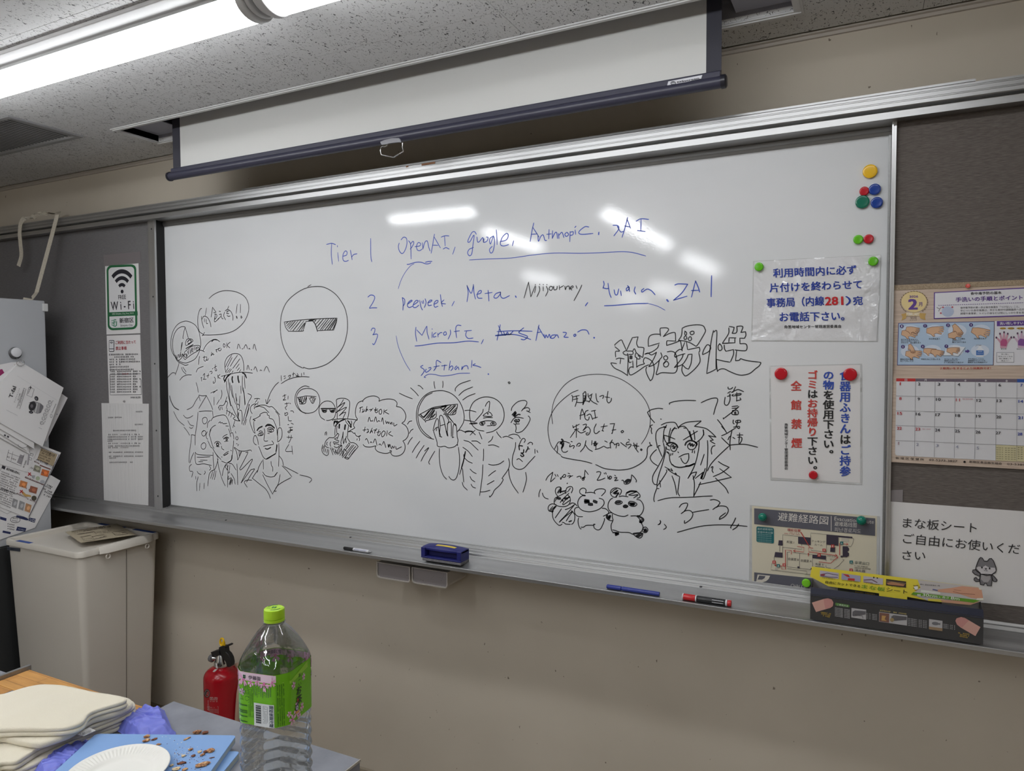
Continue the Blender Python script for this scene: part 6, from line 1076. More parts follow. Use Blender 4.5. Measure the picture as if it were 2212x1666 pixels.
# manuals
def manual(name, label, cat, pts, X, col=PAPER, th=.0012, grp='manuals hung on the refrigerator'):
    r = MB().slab([atx(*E_(*p), X) for p in pts], (-th, 0, 0)).build(name, col); tag(r, label, cat, grp)
    return r, Print(r, lambda px, py: atx(px, py, X), (1, 0, 0), E_, dz=.0003)
DKB, GYT = (40, 48, 92), (96, 92, 96)
r, pr = manual('instruction_sheet', 'lowest white instruction sheet hanging behind the others on the refrigerator', 'sheet', [(-200, 1130), (440, 1140), (518, 1185), (300, 1590), (-200, 1760)], XF+.0030)
for k in range(5): pr.tiny((372+(k % 2)*8-k*2, 1310-k*26), (372+(k % 2)*8-k*2+95-k*4, 1310-k*26+42), 14, (60, 58, 62))
pr.poly([(142, 1482), (305, 1512), (296, 1545), (135, 1500)], DKB).text('コンロ', (228, 1528), (292, 1538), 22, (226, 226, 230), k=3, bold=.02)
pr.ring(130, 1520, 42, 26, 4, GYT).tiny((108, 1512), (152, 1518), 12, GYT).tiny((104, 1532), (150, 1540), 12, GYT)
pr.poly([(0, 1492), (55, 1508), (52, 1532), (0, 1516)], DKB)
for k in range(3): pr.ell(68, 1556+k*20, 4, 4, (50, 50, 60)).tiny((78, 1564+k*20), (125-k*4, 1572+k*20), 12, (60, 58, 66))
pr.poly([(148, 1578), (225, 1592), (215, 1622), (136, 1612)], DKB).tiny((154, 1604), (205, 1614), 12, (200, 205, 220), k=3).poly([(24, 1612), (92, 1626), (88, 1644), (20, 1630)], DKB).line([(152, 1420), (60, 1470), (0, 1440)], 2, GYT); pr.done()
r, pr = manual('instruction_sheet', 'white sheet with coloured food pictures hanging on the refrigerator', 'sheet', [(-200, 800), (350, 878), (523, 945), (245, 1510), (-200, 1330)], XF+.0060)
IB = (44, 44, 66)
pr.line([(345, 898), (506, 962), (246, 1496)], 5, IB); pr.poly([(352, 905), (490, 960), (455, 1062), (318, 1002)], (176, 158, 128)); pr.text('レンジの使い方', (350, 930), (462, 985), 24, (48, 40, 44), k=3, bold=.02)
for k in range(4): pr.tiny((345-k*10, 948+k*20), (440-k*10, 985+k*20), 12, (90, 78, 66), k=3)
pr.text('んで、正しくお使いください', (305, 1010), (462, 1080), 18, IB, k=3, bold=.01)
for (x_, y_, w_, h_, c_) in ((325, 1082, 56, 50, (150, 148, 130)), (392, 1118, 62, 52, (206, 112, 60)), (205, 1215, 60, 52, (198, 128, 78)), (292, 1262, 62, 52, (150, 92, 70)), (132, 1378, 40, 70, (150, 150, 152)), (190, 1398, 44, 70, (150, 150, 152)), (246, 1418, 48, 66, (182, 138, 102))):
    q_ = [(x_-w_/2, y_-h_/2-8), (x_+w_/2, y_-h_/2+10), (x_+w_/2-14, y_+h_/2+10), (x_-w_/2-14, y_+h_/2-8)]; pr.poly(q_, c_, 2).ell(x_-4, y_+2, w_*.28, h_*.28, tuple(min(255, int(v*1.25)) for v in c_), 3, rot=.4)
for x_, y_ in ((250, 1128), (180, 1278)): pr.line([(x_-10, y_-12), (x_+16, y_+14)], 8, (176, 44, 50), 4).line([(x_+12, y_-12), (x_-12, y_+14)], 8, (176, 44, 50), 4)
pr.ell(290, 1335, 22, 22, (78, 74, 60), 3).poly([(190, 1270), (220, 1300), (262, 1310), (268, 1324), (215, 1322), (185, 1295)], (198, 160, 96), 3).ell(322, 1165, 18, 18, (180, 190, 160), 3).poly([(270, 1138), (300, 1140), (292, 1170), (272, 1160)], (166, 166, 170), 3).ell(362, 1195, 20, 16, (176, 178, 184), 3)
for a_, b_ in (((290, 1024), (340, 1048)), ((212, 1158), (372, 1226)), ((140, 1300), (228, 1338)), ((230, 1345), (308, 1376)), ((260, 1078), (372, 1126)), ((184, 1240), (262, 1275))): pr.tiny(a_, b_, 13, (110, 60, 60) if a_[0] != 260 else GYT, k=3)
pr.line([(340, 1052), (432, 1088)], 9, (120, 74, 66), 3); pr.line([(212, 1158), (375, 1222)], 4, (96, 60, 60), 2)
pr.poly([(20, 1055), (48, 1064), (40, 1090), (14, 1078)], (36, 36, 44)).text('設定時間は控めに', (50, 1092), (168, 1136), 22, (36, 36, 44), k=3, bold=.02).line([(36, 1020), (225, 1092)], 2, GYT).line([(36, 1020), (0, 1100)], 2, GYT)
for k in range(9): pr.tiny((10-k*4, 1112+k*18), (165-k*7, 1170+k*18), 11, GYT)
pr.text('目を加熱しすぎない', (0, 1262), (138, 1308), 20, (44, 44, 52), k=3, bold=.02)
for k in range(6): pr.tiny((-10-k*2, 1285+k*18), (112-k*6, 1330+k*18), 11, GYT)
pr.done()
r, pr = manual('instruction_sheet', 'white sheet with a framed table, tucked behind the thick booklets on the refrigerator', 'sheet', [(-200, 800), (250, 800), (335, 890), (232, 1112), (-200, 985)], XF+.0085)
pr.line([(75, 920), (52, 1005), (180, 1060), (205, 960)], 3, GYT).line([(110, 935), (92, 1020)], 2, GYT).line([(70, 945), (195, 990)], 2, GYT).poly([(172, 960), (206, 972), (180, 1048), (144, 1030)], (150, 146, 150)).tiny((60, 985), (140, 1015), 12, GYT).line([(248, 960), (236, 1050)], 14, (170, 166, 170)).tiny((205, 1075), (228, 1015), 12, GYT).line([(262, 950), (285, 958), (280, 975), (258, 968), (262, 950)], 3, GYT).line([(250, 985), (272, 992), (268, 1010), (246, 1002), (250, 985)], 3, GYT); pr.done()
LSH = [(200, 205), (580, 475), (395, 850), (150, 700)]
r, pr = manual('instruction_sheet', 'pale sheet showing past the right edge of the pot booklet', 'sheet', LSH, XF+.0105); pr.ell(488, 616, 4, 4, (70, 74, 110)); pr.done()
r, pr = manual('instruction_sheet', 'white leaflet with a magenta picture at the far left of the hanging manuals', 'sheet', [(100, 170), (175, 165), (20, 520), (-200, 640), (-200, 230)], XF+.0120)
pr.poly([(-40, 240), (18, 228), (78, 335), (40, 368), (0, 310), (-40, 300)], (150, 38, 96)).poly([(-20, 310), (0, 316), (36, 362), (20, 395), (-30, 360)], (176, 176, 170)).ell(2, 398, 14, 20, (196, 110, 60), 3).text('T-fa', (106, 200), (130, 232), 20, (140, 50, 60), k=3, bold=.02); pr.done()
for k, (q_, lb) in enumerate((([(140, 190), (230, 230), (248, 955), (-200, 700), (-200, 500)], 'thin booklet, lowest edge of the stack behind the pot booklet'), ([(150, 180), (235, 225), (232, 930), (-200, 655), (-200, 480)], 'booklet with a small drawing on its lower edge, second behind the pot booklet'), ([(160, 172), (300, 250), (292, 912), (-200, 620), (-200, 440)], 'white booklet directly behind the pot booklet'))):
    r, pr = manual('instruction_booklet', lb, 'booklet', q_, XF+.0165+.006*k, th=.004)
    if k == 1: pr.ring(195, 882, 40, 22, 3, GYT, a0=-60, a1=200).poly([(36, 786), (52, 792), (48, 806), (32, 800)], (60, 58, 62)).poly([(62, 798), (78, 804), (74, 820), (58, 812)], (60, 58, 62))
    if k == 0: pr.ell(-20, 800, 4, 4, GYT)
    pr.done()
XT = XF+.0345
r, pr = manual('instruction_booklet', 'white booklet with a picture of a steel pressure pot, in front on the refrigerator', 'booklet', [(172, 162), (545, 388), (365, 895), (-200, 575), (-200, 560)], XT, th=.005)
TB = (36, 34, 38)
pr.text('T-fal', (104, 480), (140, 382), 34, TB, bold=.03).text('クリプソミニット', (128, 518), (172, 395), 13, GYT).text('圧力鍋', (158, 498), (176, 440), 12, TB)
pr.line([(205, 392), (222, 400), (168, 570), (142, 560), (205, 392)], 3, GYT).tiny((165, 545), (208, 415), 9, TB)
pr.line([(246, 384), (292, 400), (272, 470), (228, 452), (246, 384)], 3, GYT).tiny((244, 440), (262, 395), 9, GYT).line([(262, 372), (258, 400)], 5, TB).line([(252, 382), (272, 388)], 4, TB)
pr.poly([(286, 500), (345, 520), (362, 535), (372, 560), (345, 602), (320, 612), (290, 600), (268, 560)], (150, 148, 150), 2).poly([(345, 522), (372, 545), (350, 602), (330, 610)], (112, 110, 114), 3).line([(318, 520), (300, 600)], 8, (206, 206, 206), 4)
pr.ell(275, 545, 30, 42, (46, 44, 48), 4, rot=.35).ell(270, 545, 12, 16, (104, 100, 104), 5).poly([(245, 518), (262, 508), (300, 515), (312, 540), (300, 560), (290, 520)], (120, 118, 120), 3)
pr.ell(310, 480, 16, 20, (40, 38, 44), 4, rot=-.4).ell(308, 482, 7, 11, (120, 118, 124), 5, rot=-.4).ell(264, 598, 19, 12, (40, 38, 44), 4, rot=.2).ell(264, 600, 9, 5, (110, 108, 116), 5, rot=.2)
for k, (x_, y_) in enumerate(((424, 512), (410, 546), (396, 582), (382, 618), (370, 652), (356, 690))): pr.ring(x_, y_, 13, 14, 3, (120, 118, 122)).tiny((x_-6, y_+8), (x_+4, y_-6), 7, GYT); pr.tiny((x_+18, y_+14), (x_+34, y_-14), 7, GYT)
pr.tiny((448, 606), (486, 520), 9, TB).ring(438, 630, 8, 16, 3, GYT).line([(145, 285), (490, 498)], 1.5, (190, 190, 190), 2).line([(52, 578), (150, 628)], 2, (160, 160, 164), 2).line([(330, 728), (358, 742)], 3, (160, 160, 164), 2); pr.done()
hp = atx(31.5, 759, XT+.004)
hk = empty('hook_magnet', V3((XF+.001, hp.y, hp.z-.02)), 'round white hook magnet holding the manuals on the refrigerator', 'hook')
h0 = atx(31.5, 763, XF+.0003)
MB().lathe([(.023, 0), (.024, .002), (.024, .007), (.02, .010), (.0002, .0105)], h0, (1, 0, 0), 32).build('dark_base', mat('hook_dark_ring', rgb(90, 90, 92), .4, .5), hk, smooth=True)
MB().lathe([(.019, .009), (.020, .012), (.019, .016), (.015, .0175), (.0002, .018)], h0+V3((0, 0, .003)), (1, 0, 0), 32).build('white_button', WHP, hk, smooth=True)
MB().tube([h0+V3((.010, 0, -.018)), h0+V3((.022, 0, -.028)), h0+V3((.036, 0, -.037)), h0+V3((.044, 0, -.034)), h0+V3((.046, 0, -.026))], .0018, 8).build('hook_wire', CH, hk, smooth=True)
MB().tube([h0+V3((.040, .016*math.cos(t_*.7), -.040+.012*math.sin(t_*.7))) for t_ in range(10)], .0012, 6).build('binding_ring', CH, hk, smooth=True)

# ================================================================ dust bin
G6, B6 = Crop(80, 1060, .14467), Crop(0, 1100, .22805)
BIN = mat('ivory_bin_plastic', rgb(206, 200, 190), .38); bump(BIN, noise_tex(BIN, geoco(BIN), 300, 1), .08, .001)
bxr, bxl, byf, byb, bz = -2.605, -3.093, -.385, -.04, .842
bn = empty('dust_bin', ((bxr+bxl)/2, (byf+byb)/2, 0), 'ivory plastic dust bin with a recessed lid, under the left end of the pen tray', 'bin')
def rrect(x0, x1, y0, y1, r, n=6):
    out = []
    for cx_, cy_, a0 in ((x1-r, y0+r, -90), (x1-r, y1-r, 0), (x0+r, y1-r, 90), (x0+r, y0+r, 180)):
        for i_ in range(n+1): a = math.radians(a0+90*i_/n); out.append((cx_+r*math.cos(a), cy_+r*math.sin(a)))
    return out
def rr3(d, z, r=.03): return [V3((x, y, z)) for x, y in rrect(bxl+d, bxr-d, byf+d, byb-d, max(r-d*.4, .004))]
MB().rings([rr3(.04, 0), rr3(.008, bz-.023), rr3(.008, bz-.019)]).build('bin_body', BIN, bn, smooth=True)
MB().rings([rr3(.006, bz-.024), rr3(0, bz-.022), rr3(0, bz-.004), rr3(.002, bz), rr3(.012, bz), rr3(.016, bz-.004), rr3(.018, bz-.026), rr3(.022, bz-.028)], cap0=False, cap1=False).build('lid_rim', BIN, bn, smooth=True)
MB().rings([rr3(.02, bz-.030), rr3(.02, bz-.026), rr3(.05, bz-.0265), rr3(.052, bz-.0225), rr3(.06, bz-.0215)]).build('lid_panel', BIN, bn, smooth=True)
hy0, hy1 = byf+.075, byb-.045
MB().rings([[V3((bxr-.024, y, bz-.006)), V3((bxr-.014, y, bz+.005)), V3((bxr+.004, y, bz+.006)), V3((bxr+.016+e, y, bz-.004)), V3((bxr+.020+e, y, bz-.022)), V3((bxr+.017+e, y, bz-.024)), V3((bxr+.004, y, bz-.014)), V3((bxr-.024, y, bz-.018))] for y, e in ((hy0, -.012), (hy0+.022, 0), (hy1-.022, 0), (hy1, -.012))]).build('lid_handle', BIN, bn, bevel=.002)
for yy in (hy0+.03, hy1-.03):
    MB().tube([V3((bxr+.012, yy+.008*math.cos(t_*.628), bz-.036+.009*math.sin(t_*.628))) for t_ in range(11)], .0028, 8).build('latch_ring', BIN, bn, smooth=True)
ys_ = (byf+byb)/2+.02
MB().hexa([(bxr-.0417, ys_, .02), (bxr-.0385, ys_, .02), (bxr-.0385, ys_+.0025, .02), (bxr-.0417, ys_+.0025, .02), (bxr-.0097, ys_, bz-.035), (bxr-.0068, ys_, bz-.035), (bxr-.0068, ys_+.0025, bz-.035), (bxr-.0097, ys_+.0025, bz-.035)]).build('moulding_seam', mat('seam_grey', rgb(120, 114, 106), .6), bn)
BTP = mat('blue_tape', rgb(36, 74, 148), .5)
MB().box(bxl+.085, bxl+.175, byf+.001, byf+.018, bz, bz+.0006).build('blue_tape', BTP, bn)
MB().box(bxl+.10, bxl+.27, byb-.020, byb-.002, bz, bz+.0006).build('blue_tape', BTP, bn); MB().box(bxl+.33, bxl+.46, byb-.020, byb-.002, bz, bz+.0006).build('blue_tape', BTP, bn)
pp = [at(*B6(*p), byf+.006) for p in ((68, 358), (188, 372), (188, 402), (68, 388))]
MB().slab([p+V3((0, -.0006, 0)) for p in pp], (0, .0012, 0)).build('maker_plate', mat('bin_label', rgb(64, 68, 78), .4), bn)
pr = Print(bn, wallpt(byf+.0045), (0, -1, 0), B6); pr.tiny((74, 380), (150, 390), 16, (24, 26, 34)); pr.done()
cq = [atz(*G6(*p), bz+.004) for p in ((420, 620), (1195, 497), (1478, 660), (650, 780))]
cd_ = MB().slab(cq, (0, 0, .0008)).build('card_notice', mat('buff_paper', rgb(182, 170, 146), .5)); tag(cd_, 'buff card of handwriting lying on the lid of the dust bin', 'card')
pr = Print(cd_, lambda px, py: atz(px, py, bz+.0048), (0, 0, 1), G6, dz=.0004)
CI = (92, 80, 70)
pr.tiny((520, 628), (1000, 548), 22, CI).tiny((700, 616), (1110, 545), 20, CI)
pr.line([(600, 655), (850, 615), (880, 645)], 4, CI).line([(640, 700), (800, 670), (860, 740), (700, 760), (660, 690)], 4, CI).line([(820, 690), (1000, 660), (1040, 690), (860, 730), (820, 690)], 4, CI).line([(1120, 625), (1290, 600), (1355, 650), (1170, 670), (1120, 625)], 4, CI)
for a_, b_ in (((620, 665), (840, 628)), ((860, 640), (1100, 600)), ((880, 660), (1110, 620)), ((700, 740), (840, 715)), ((880, 720), (1020, 690)), ((1150, 660), (1330, 630)), ((560, 640), (800, 600))): pr.tiny(a_, b_, 12, CI, dens=.7)
pr.done()
# ================================================================ worktables
TZ = .88
STEEL = mat('worn_grey_laminate', rgb(128, 130, 138), .42)
setcol(STEEL, ramp(STEEL, noise_tex(STEEL, geoco(STEEL), 14, 4, .6), [(.3, rgb(116, 118, 126)), (.7, rgb(136, 138, 146))])); bump(STEEL, noise_tex(STEEL, geoco(STEEL), 90, 2), .05, .001)
WDM = mat('scrubbed_wood', rgb(170, 118, 62), .5)
_n = noise_tex(WDM, geoco(WDM, (9, 60, 9)), 1.2, 4, .6, .6); setcol(WDM, ramp(WDM, _n, [(.25, rgb(120, 80, 44)), (.5, rgb(176, 122, 62)), (.75, rgb(196, 146, 84))]))
DKS = mat('dark_cabinet_side', rgb(62, 56, 52), .6)
def T(px, py, z=TZ): return atz(px, py, z)
tR, tBk = T(778, 1640).x, (T(778, 1640).y + T(374, 1514.5).y)/2
tL = T(374, 1514.5).x
t1 = empty('worktable', ((tL+tR)/2, -1.7, 0), 'grey-topped worktable in the near corner carrying the bottle and cutting boards', 'worktable')
MB().box(tL+.001, tR, -2.9, tBk, TZ-.028, TZ).build('table_top', STEEL, t1, bevel=.0015)
MB().box(tR, tR+.0015, -2.9, tBk+.0005, TZ-.004, TZ+.0002).build('edge_strip', mat('pale_edge', rgb(176, 170, 160), .4), t1)
MB().box(tL+.01, tR-.012, -2.88, tBk-.03, .09, TZ-.028).build('cabinet_side', DKS, t1)
MB().box(tL+.03, tR-.04, -2.86, tBk-.06, 0, .09).build('plinth', DKS, t1)
wY, wX = T(68, 1448).y, T(0, 1470.5).x
t2 = empty('worktable', ((wX+tL)/2, -1.8, 0), 'worktable with a wooden edge border beside the towels, left of the grey-topped one', 'worktable')
MB().box(wX, tL-.001, wY-.072, wY, TZ-.03, TZ).build('wooden_border', WDM, t2, bevel=.001)
MB().box(wX, wX+.07, -2.9, wY-.073, TZ-.03, TZ).build('wooden_border', WDM, t2, bevel=.001)
MB().box(wX+.071, tL-.001, -2.9, wY-.073, TZ-.03, TZ-.0005).build('grey_inset', STEEL, t2)
MB().box(wX-.007, wX-.0005, -2.9, wY+.004, TZ-.03, TZ+.006).box(wX-.009, wX-.0005, -2.9, wY+.004, TZ+.006, TZ+.0085).build('metal_strip', MALD, t2)
MB().box(wX-.7, wX-.0095, -2.9, T(0, 1449, TZ-.002).y, TZ-.03, TZ-.002).build('side_leaf', STEEL, t2)
MB().box(wX-.6, tL-.05, -2.85, wY-.05, .09, TZ-.03).build('cabinet_body', DKS, t2)
MB().box(wX-.57, tL-.08, -2.83, wY-.09, 0, .09).build('plinth', DKS, t2)
_N, _L, _b = nodes(WDM); _br = _N.new('ShaderNodeTexBrick'); _br.inputs['Scale'].default_value = 1.0
for _k, _v in (('Color1', rgb(150, 98, 48)), ('Color2', rgb(206, 156, 88)), ('Mortar', rgb(110, 72, 38))): _br.inputs[_k].default_value = _v
_br.inputs['Mortar Size'].default_value = .0006; _br.inputs['Brick Width'].default_value = .13; _br.inputs['Row Height'].default_value = .024; _br.inputs['Bias'].default_value = .1
_L.new(geoco(WDM), _br.inputs['Vector']); setcol(WDM, mixc(WDM, .5, _br.outputs['Color'], ramp(WDM, _n, [(.25, rgb(120, 80, 44)), (.5, rgb(176, 122, 62)), (.75, rgb(196, 146, 84))])))
# ---------------------------------------------------------------- soft and folded things
def resample(P, n):
    P = [V3(p) for p in P]; P.append(P[0]); L_ = [0]
    for i_ in range(1, len(P)): L_.append(L_[-1]+(P[i_]-P[i_-1]).length)
    out = []; k = 0
    for i_ in range(n):
        s = L_[-1]*i_/n
        while L_[k+1] < s: k += 1
        out.append(P[k].lerp(P[k+1], (s-L_[k])/max(1e-9, L_[k+1]-L_[k])))
    return out
def csmooth(P, it=2):
    for _ in range(it): P = [(P[i_-1]+P[i_]*2+P[(i_+1) % len(P)])/4 for i_ in range(len(P))]
    return P
def cushion(outline, z0, z1, n=160, cap=None, amp=.002, freq=30, seed=0, layers=1, rings=22, ridge=0.0, droop=None, it=3):
    P = csmooth(resample([(p.x, p.y, 0) for p in outline], n), it); c = sum(P, V3())/n; rs = []
    h = z1-z0
    for k in range(layers):   # edge profile with a groove between folds
        for a, dz in ((.965, .0), (.992, .12), (1.0, .4), (.998, .7), (.985, .93)):
            z = z0 + h*(k+dz)/layers; rs.append([(c+(p-c)*(a - .012*k/layers), z, 0) for p in P])
    for j in range(1, rings+1):
        s = .97*(1-j/rings)**.9 + .004; rs.append([(c+(p-c)*s, z1 + h*.04*(1-s), j/rings) for p in P])
    out = []
    for r_ in rs:
        o_ = []
        for q_, z, t_ in r_:
            v = V3((q_.x*freq, q_.y*freq, seed+z*20)); w_ = noise.noise(v) + .5*noise.noise(v*2.3)
            e = noise.noise(V3((q_.x*freq*.6, seed, q_.y*freq*.6)))
            zz = z + amp*w_*(1 if t_ else .5)
            if ridge:
                wx, wy = noise.noise(V3((q_.x*freq*.7, q_.y*freq*.7, seed+9))), noise.noise(V3((q_.x*freq*.7, q_.y*freq*.7, seed+31)))
                u = V3((q_.x*freq + 1.3*wx, q_.y*freq*1.5 + 1.3*wy, seed+5)); n1 = noise.noise(u); n2 = noise.noise(u*2.0+V3((3, 1, 7))); n3 = noise.noise(u*4.1+V3((8, 2, 4)))
                hh_ = .9*n1 + .55*(1-3.0*math.sqrt(n2*n2+.004)) + .16*n3
                edge = 1 if t_ else .3
                zz = z + ridge*hh_*edge - ridge*.6*(1 if t_ else 0)*max(0, .25-t_)*4
                zz = z0 + (zz-z0)*min(1.0, (.12+t_*2.6) if t_ else .10)
            if cap: zz = min(zz, z1+cap)
            if droop: zz += droop(q_)
            o_.append(V3((q_.x + (.0012*e if not ridge else .002*e), q_.y, max(zz, z0))))
        out.append(o_)
    return MB().rings(out)
TW = mat('cream_towelling', rgb(226, 218, 198), .95, spec=.1, **{'Sheen Weight': .3})
bump(TW, noise_tex(TW, geoco(TW), 700, 3, .7), .7, .0015)
g7 = Crop(0, 1400, .23508)
def out7(pts, z, crop=g7): return [atz(*crop(*p), z) for p in pts]
tg = 'cream towels folded in a heap on the worktable'
ofs = [(-300, 560), (-100, 1300), (60, 1180), (120, 1130), (300, 1085), (480, 960), (720, 830), (960, 735), (1120, 690), (1190, 600), (1260, 560), (1180, 470), (900, 430), (600, 380), (300, 420), (0, 520)]
tag(cushion(out7(ofs, TZ+.016), TZ+.0006, TZ+.016, seed=1, layers=2, cap=.0002, amp=.002, it=8).build('folded_towel', TW, smooth=True, sharp=False), 'cream towel at the bottom of the folded heap', 'towel', tg)
ofs = [(-300, 560), (-150, 1180), (0, 1030), (60, 1040), (140, 1060), (350, 905), (600, 800), (860, 705), (1120, 610), (1262, 530), (1250, 490), (1190, 450), (900, 420), (600, 370), (300, 400), (0, 500)]
tag(cushion(out7(ofs, TZ+.032), TZ+.0165, TZ+.032, seed=2, layers=2, cap=.0002, amp=.002, it=8).build('folded_towel', TW, smooth=True, sharp=False), 'cream towel in the middle of the folded heap, with a white tag', 'towel', tg)
ofs = [(-300, 520), (-200, 900), (0, 805), (180, 850), (380, 880), (480, 840), (620, 800), (780, 690), (850, 640), (1060, 590), (1240, 510), (1215, 470), (1180, 445), (900, 405), (620, 345), (400, 325), (250, 350), (0, 440)]
TOPT = [(-300, 420), (-200, 760), (0, 745), (300, 735), (600, 735), (760, 690), (800, 620), (810, 580), (1000, 520), (1180, 480), (1195, 455), (1100, 430), (850, 395), (560, 330), (380, 318), (220, 355), (0, 430)]
tag(cushion(out7(ofs, TZ+.044), TZ+.0325, TZ+.044, seed=3, layers=1, cap=.0002, amp=.003, freq=16, it=8).build('folded_towel', TW, smooth=True, sharp=False), 'cream towel second from the top of the folded heap', 'towel', tg)
tt = cushion(out7(TOPT, TZ+.060), TZ+.0445, TZ+.060, seed=4, layers=2, amp=.005, freq=11, it=8).build('folded_towel', TW, smooth=True, sharp=False)
tag(tt, 'cream towel on top of the folded heap, its fold open at the near side', 'towel', tg)
q_ = [atz(*g7(*p), TZ+.030) for p in ((672, 800), (822, 745), (880, 772), (770, 822))]
ct = MB().slab([p+V3((0, 0, .002)) for p in q_], (0, 0, .0006)).build('care_tag', PAPER, bpy.data.objects['folded_towel.001'])
pr = Print(ct, lambda px, py: atz(px, py, TZ+.0328), (0, 0, 1), g7, dz=.0002, step=.0001); pr.tiny((740, 800), (840, 765), 10, (90, 90, 94)).tiny((752, 808), (855, 772), 10, (90, 90, 94)); pr.done()
# gloves
GV = mat('violet_blue_nitrile', rgb(110, 118, 206), .45); 
GV.node_tree.nodes['Principled BSDF'].inputs['Subsurface Weight'].default_value = .05
g4 = Crop(240, 1380, .17179); g3 = Crop(0, 1560, .11754)
GO = [(-5, 900), (20, 868), (75, 866), (110, 900), (190, 905), (300, 860), (420, 810), (485, 800), (560, 832), (620, 815), (668, 796), (690, 850), (712, 900), (735, 960), (762, 1040), (812, 1070), (815, 1095), (770, 1150), (690, 1168), (640, 1185), (525, 1205), (500, 1190), (400, 1198), (255, 1188), (200, 1140), (120, 1085), (60, 1045), (20, 960)]
gl = cushion([atz(*g4(*p), TZ+.018) for p in GO], TZ+.0015, TZ+.019, n=260, seed=14, ridge=.0062, freq=26, rings=70, it=2).build('rubber_glove', GV, smooth=True, sharp=False)
tag(gl, 'crumpled violet-blue rubber glove by the right end of the towels', 'glove', 'crumpled rubber gloves')
GO2 = [(575, 860), (610, 780), (680, 700), (790, 630), (950, 530), (1060, 470), (1180, 435), (1300, 360), (1480, 290), (1700, 235), (1760, 300), (1600, 500), (1300, 760), (1100, 1000), (900, 1100), (640, 1050)]
gl = cushion([atz(*g3(*p), TZ+.012) for p in GO2], TZ+.0015, TZ+.016, n=240, seed=17, ridge=.0055, freq=30, rings=60, it=2).build('rubber_glove', GV, smooth=True, sharp=False)
tag(gl, 'crumpled violet-blue rubber glove caught between towels and cutting boards', 'glove', 'crumpled rubber gloves')
# cutting boards
CBT = mat('blue_board_plastic', rgb(128, 164, 214), .35); CBS = mat('pale_board_core', rgb(176, 186, 184), .5)
bump(CBT, noise_tex(CBT, geoco(CBT, (1, 1, 1)), 200, 2), .06, .001)
def board(TL, TR, BRdir, z1, th, label, L_=.30):
    A, B = atz(*TL, z1), atz(*TR, z1); C = atz(*BRdir, z1)
    ex = (B-A).normalized(); ey = V3((ex.y, -ex.x, 0))
    d = (C-B).normalized(); D = B + d*L_; E2 = A + d*L_
    P = [A, E2, D, B]
    r = empty('cutting_board', sum(P, V3())/4-V3((0, 0, th)), label, 'cutting board', 'blue cutting boards')
    def rc(P, rad=.008, n=4):
        out = []
        for i_ in range(4):
            p, a, b = P[i_], P[i_-1], P[(i_+1) % 4]; u, v = (a-p).normalized(), (b-p).normalized()
            for k in range(n+1): t_ = k/n; out.append(p + u*rad*(1-t_)**2 + v*rad*t_**2)
        return out
    O = rc(P)
    MB().slab([p-V3((0, 0, .0015)) for p in O], (0, 0, -(th-.003))).build('core', CBS, r)
    MB().rings([[p-V3((0, 0, .0015)) for p in O], [p-V3((0, 0, .0004)) for p in O], [p+(sum(O, V3())/len(O)-p)*.004 for p in O]]).build('blue_face', CBT, r)
    MB().slab([p-V3((0, 0, th)) for p in O], (0, 0, .0015)).build('blue_face', CBT, r)
    return A, B, d
B1 = board((250, 1621), (519, 1623), (484, 1666), TZ+.0115, .0112, 'blue cutting board underneath, showing past the right edge of the one with crumbs')
ZU = TZ+.0225
B2 = board((207, 1585), (510.8, 1588.5), (455.6, 1666), ZU, .0108, 'blue cutting board on top, scattered with bread crumbs')
# paper plate: circle through rim points
ZPt = ZU+.012
rp = [atz(*p, ZPt) for p in ((312, 1608), (372, 1640), (240, 1617), (146, 1666), (362, 1621), (349, 1666))]
import numpy as np
Am = np.array([[2*p.x, 2*p.y, 1] for p in rp]); bm_ = np.array([p.x**2+p.y**2 for p in rp]); s_ = np.linalg.lstsq(Am, bm_, rcond=None)[0]
pc_, pR = V3((s_[0], s_[1], 0)), float(math.sqrt(s_[2]+s_[0]**2+s_[1]**2)); pR = min(max(pR, .07), .125)
PLM = mat('white_paper_plate', rgb(228, 226, 220), .6)
plt_ = empty('paper_plate', (pc_.x, pc_.y, ZU), 'white paper plate with a fluted rim, lying on the upper cutting board', 'plate')
n = 144; rs = []
for f_, z, fl in ((.02, .001, 0), (.55, .001, 0), (.62, .0014, 0), (.66, .0035, 0), (.70, .0055, .3), (.78, .0075, 1), (.88, .0095, 1), (.95, .0112, .9), (.985, .0122, .3), (1.0, .0118, 0), (1.004, .0108, 0), (1.0, .0104, 0), (.95, .0095, .9), (.88, .0078, 1), (.78, .0058, 1), (.70, .0036, .3), (.62, .0004, 0), (.02, .0004, 0)):
    rs.append([V3((pc_.x+pR*f_*math.cos(2*math.pi*i_/n), pc_.y+pR*f_*math.sin(2*math.pi*i_/n), ZU + z + .0007*fl*(1 if i_ % 2 else -1))) for i_ in range(n)])
MB().rings(rs).build('plate_body', PLM, plt_, smooth=True)
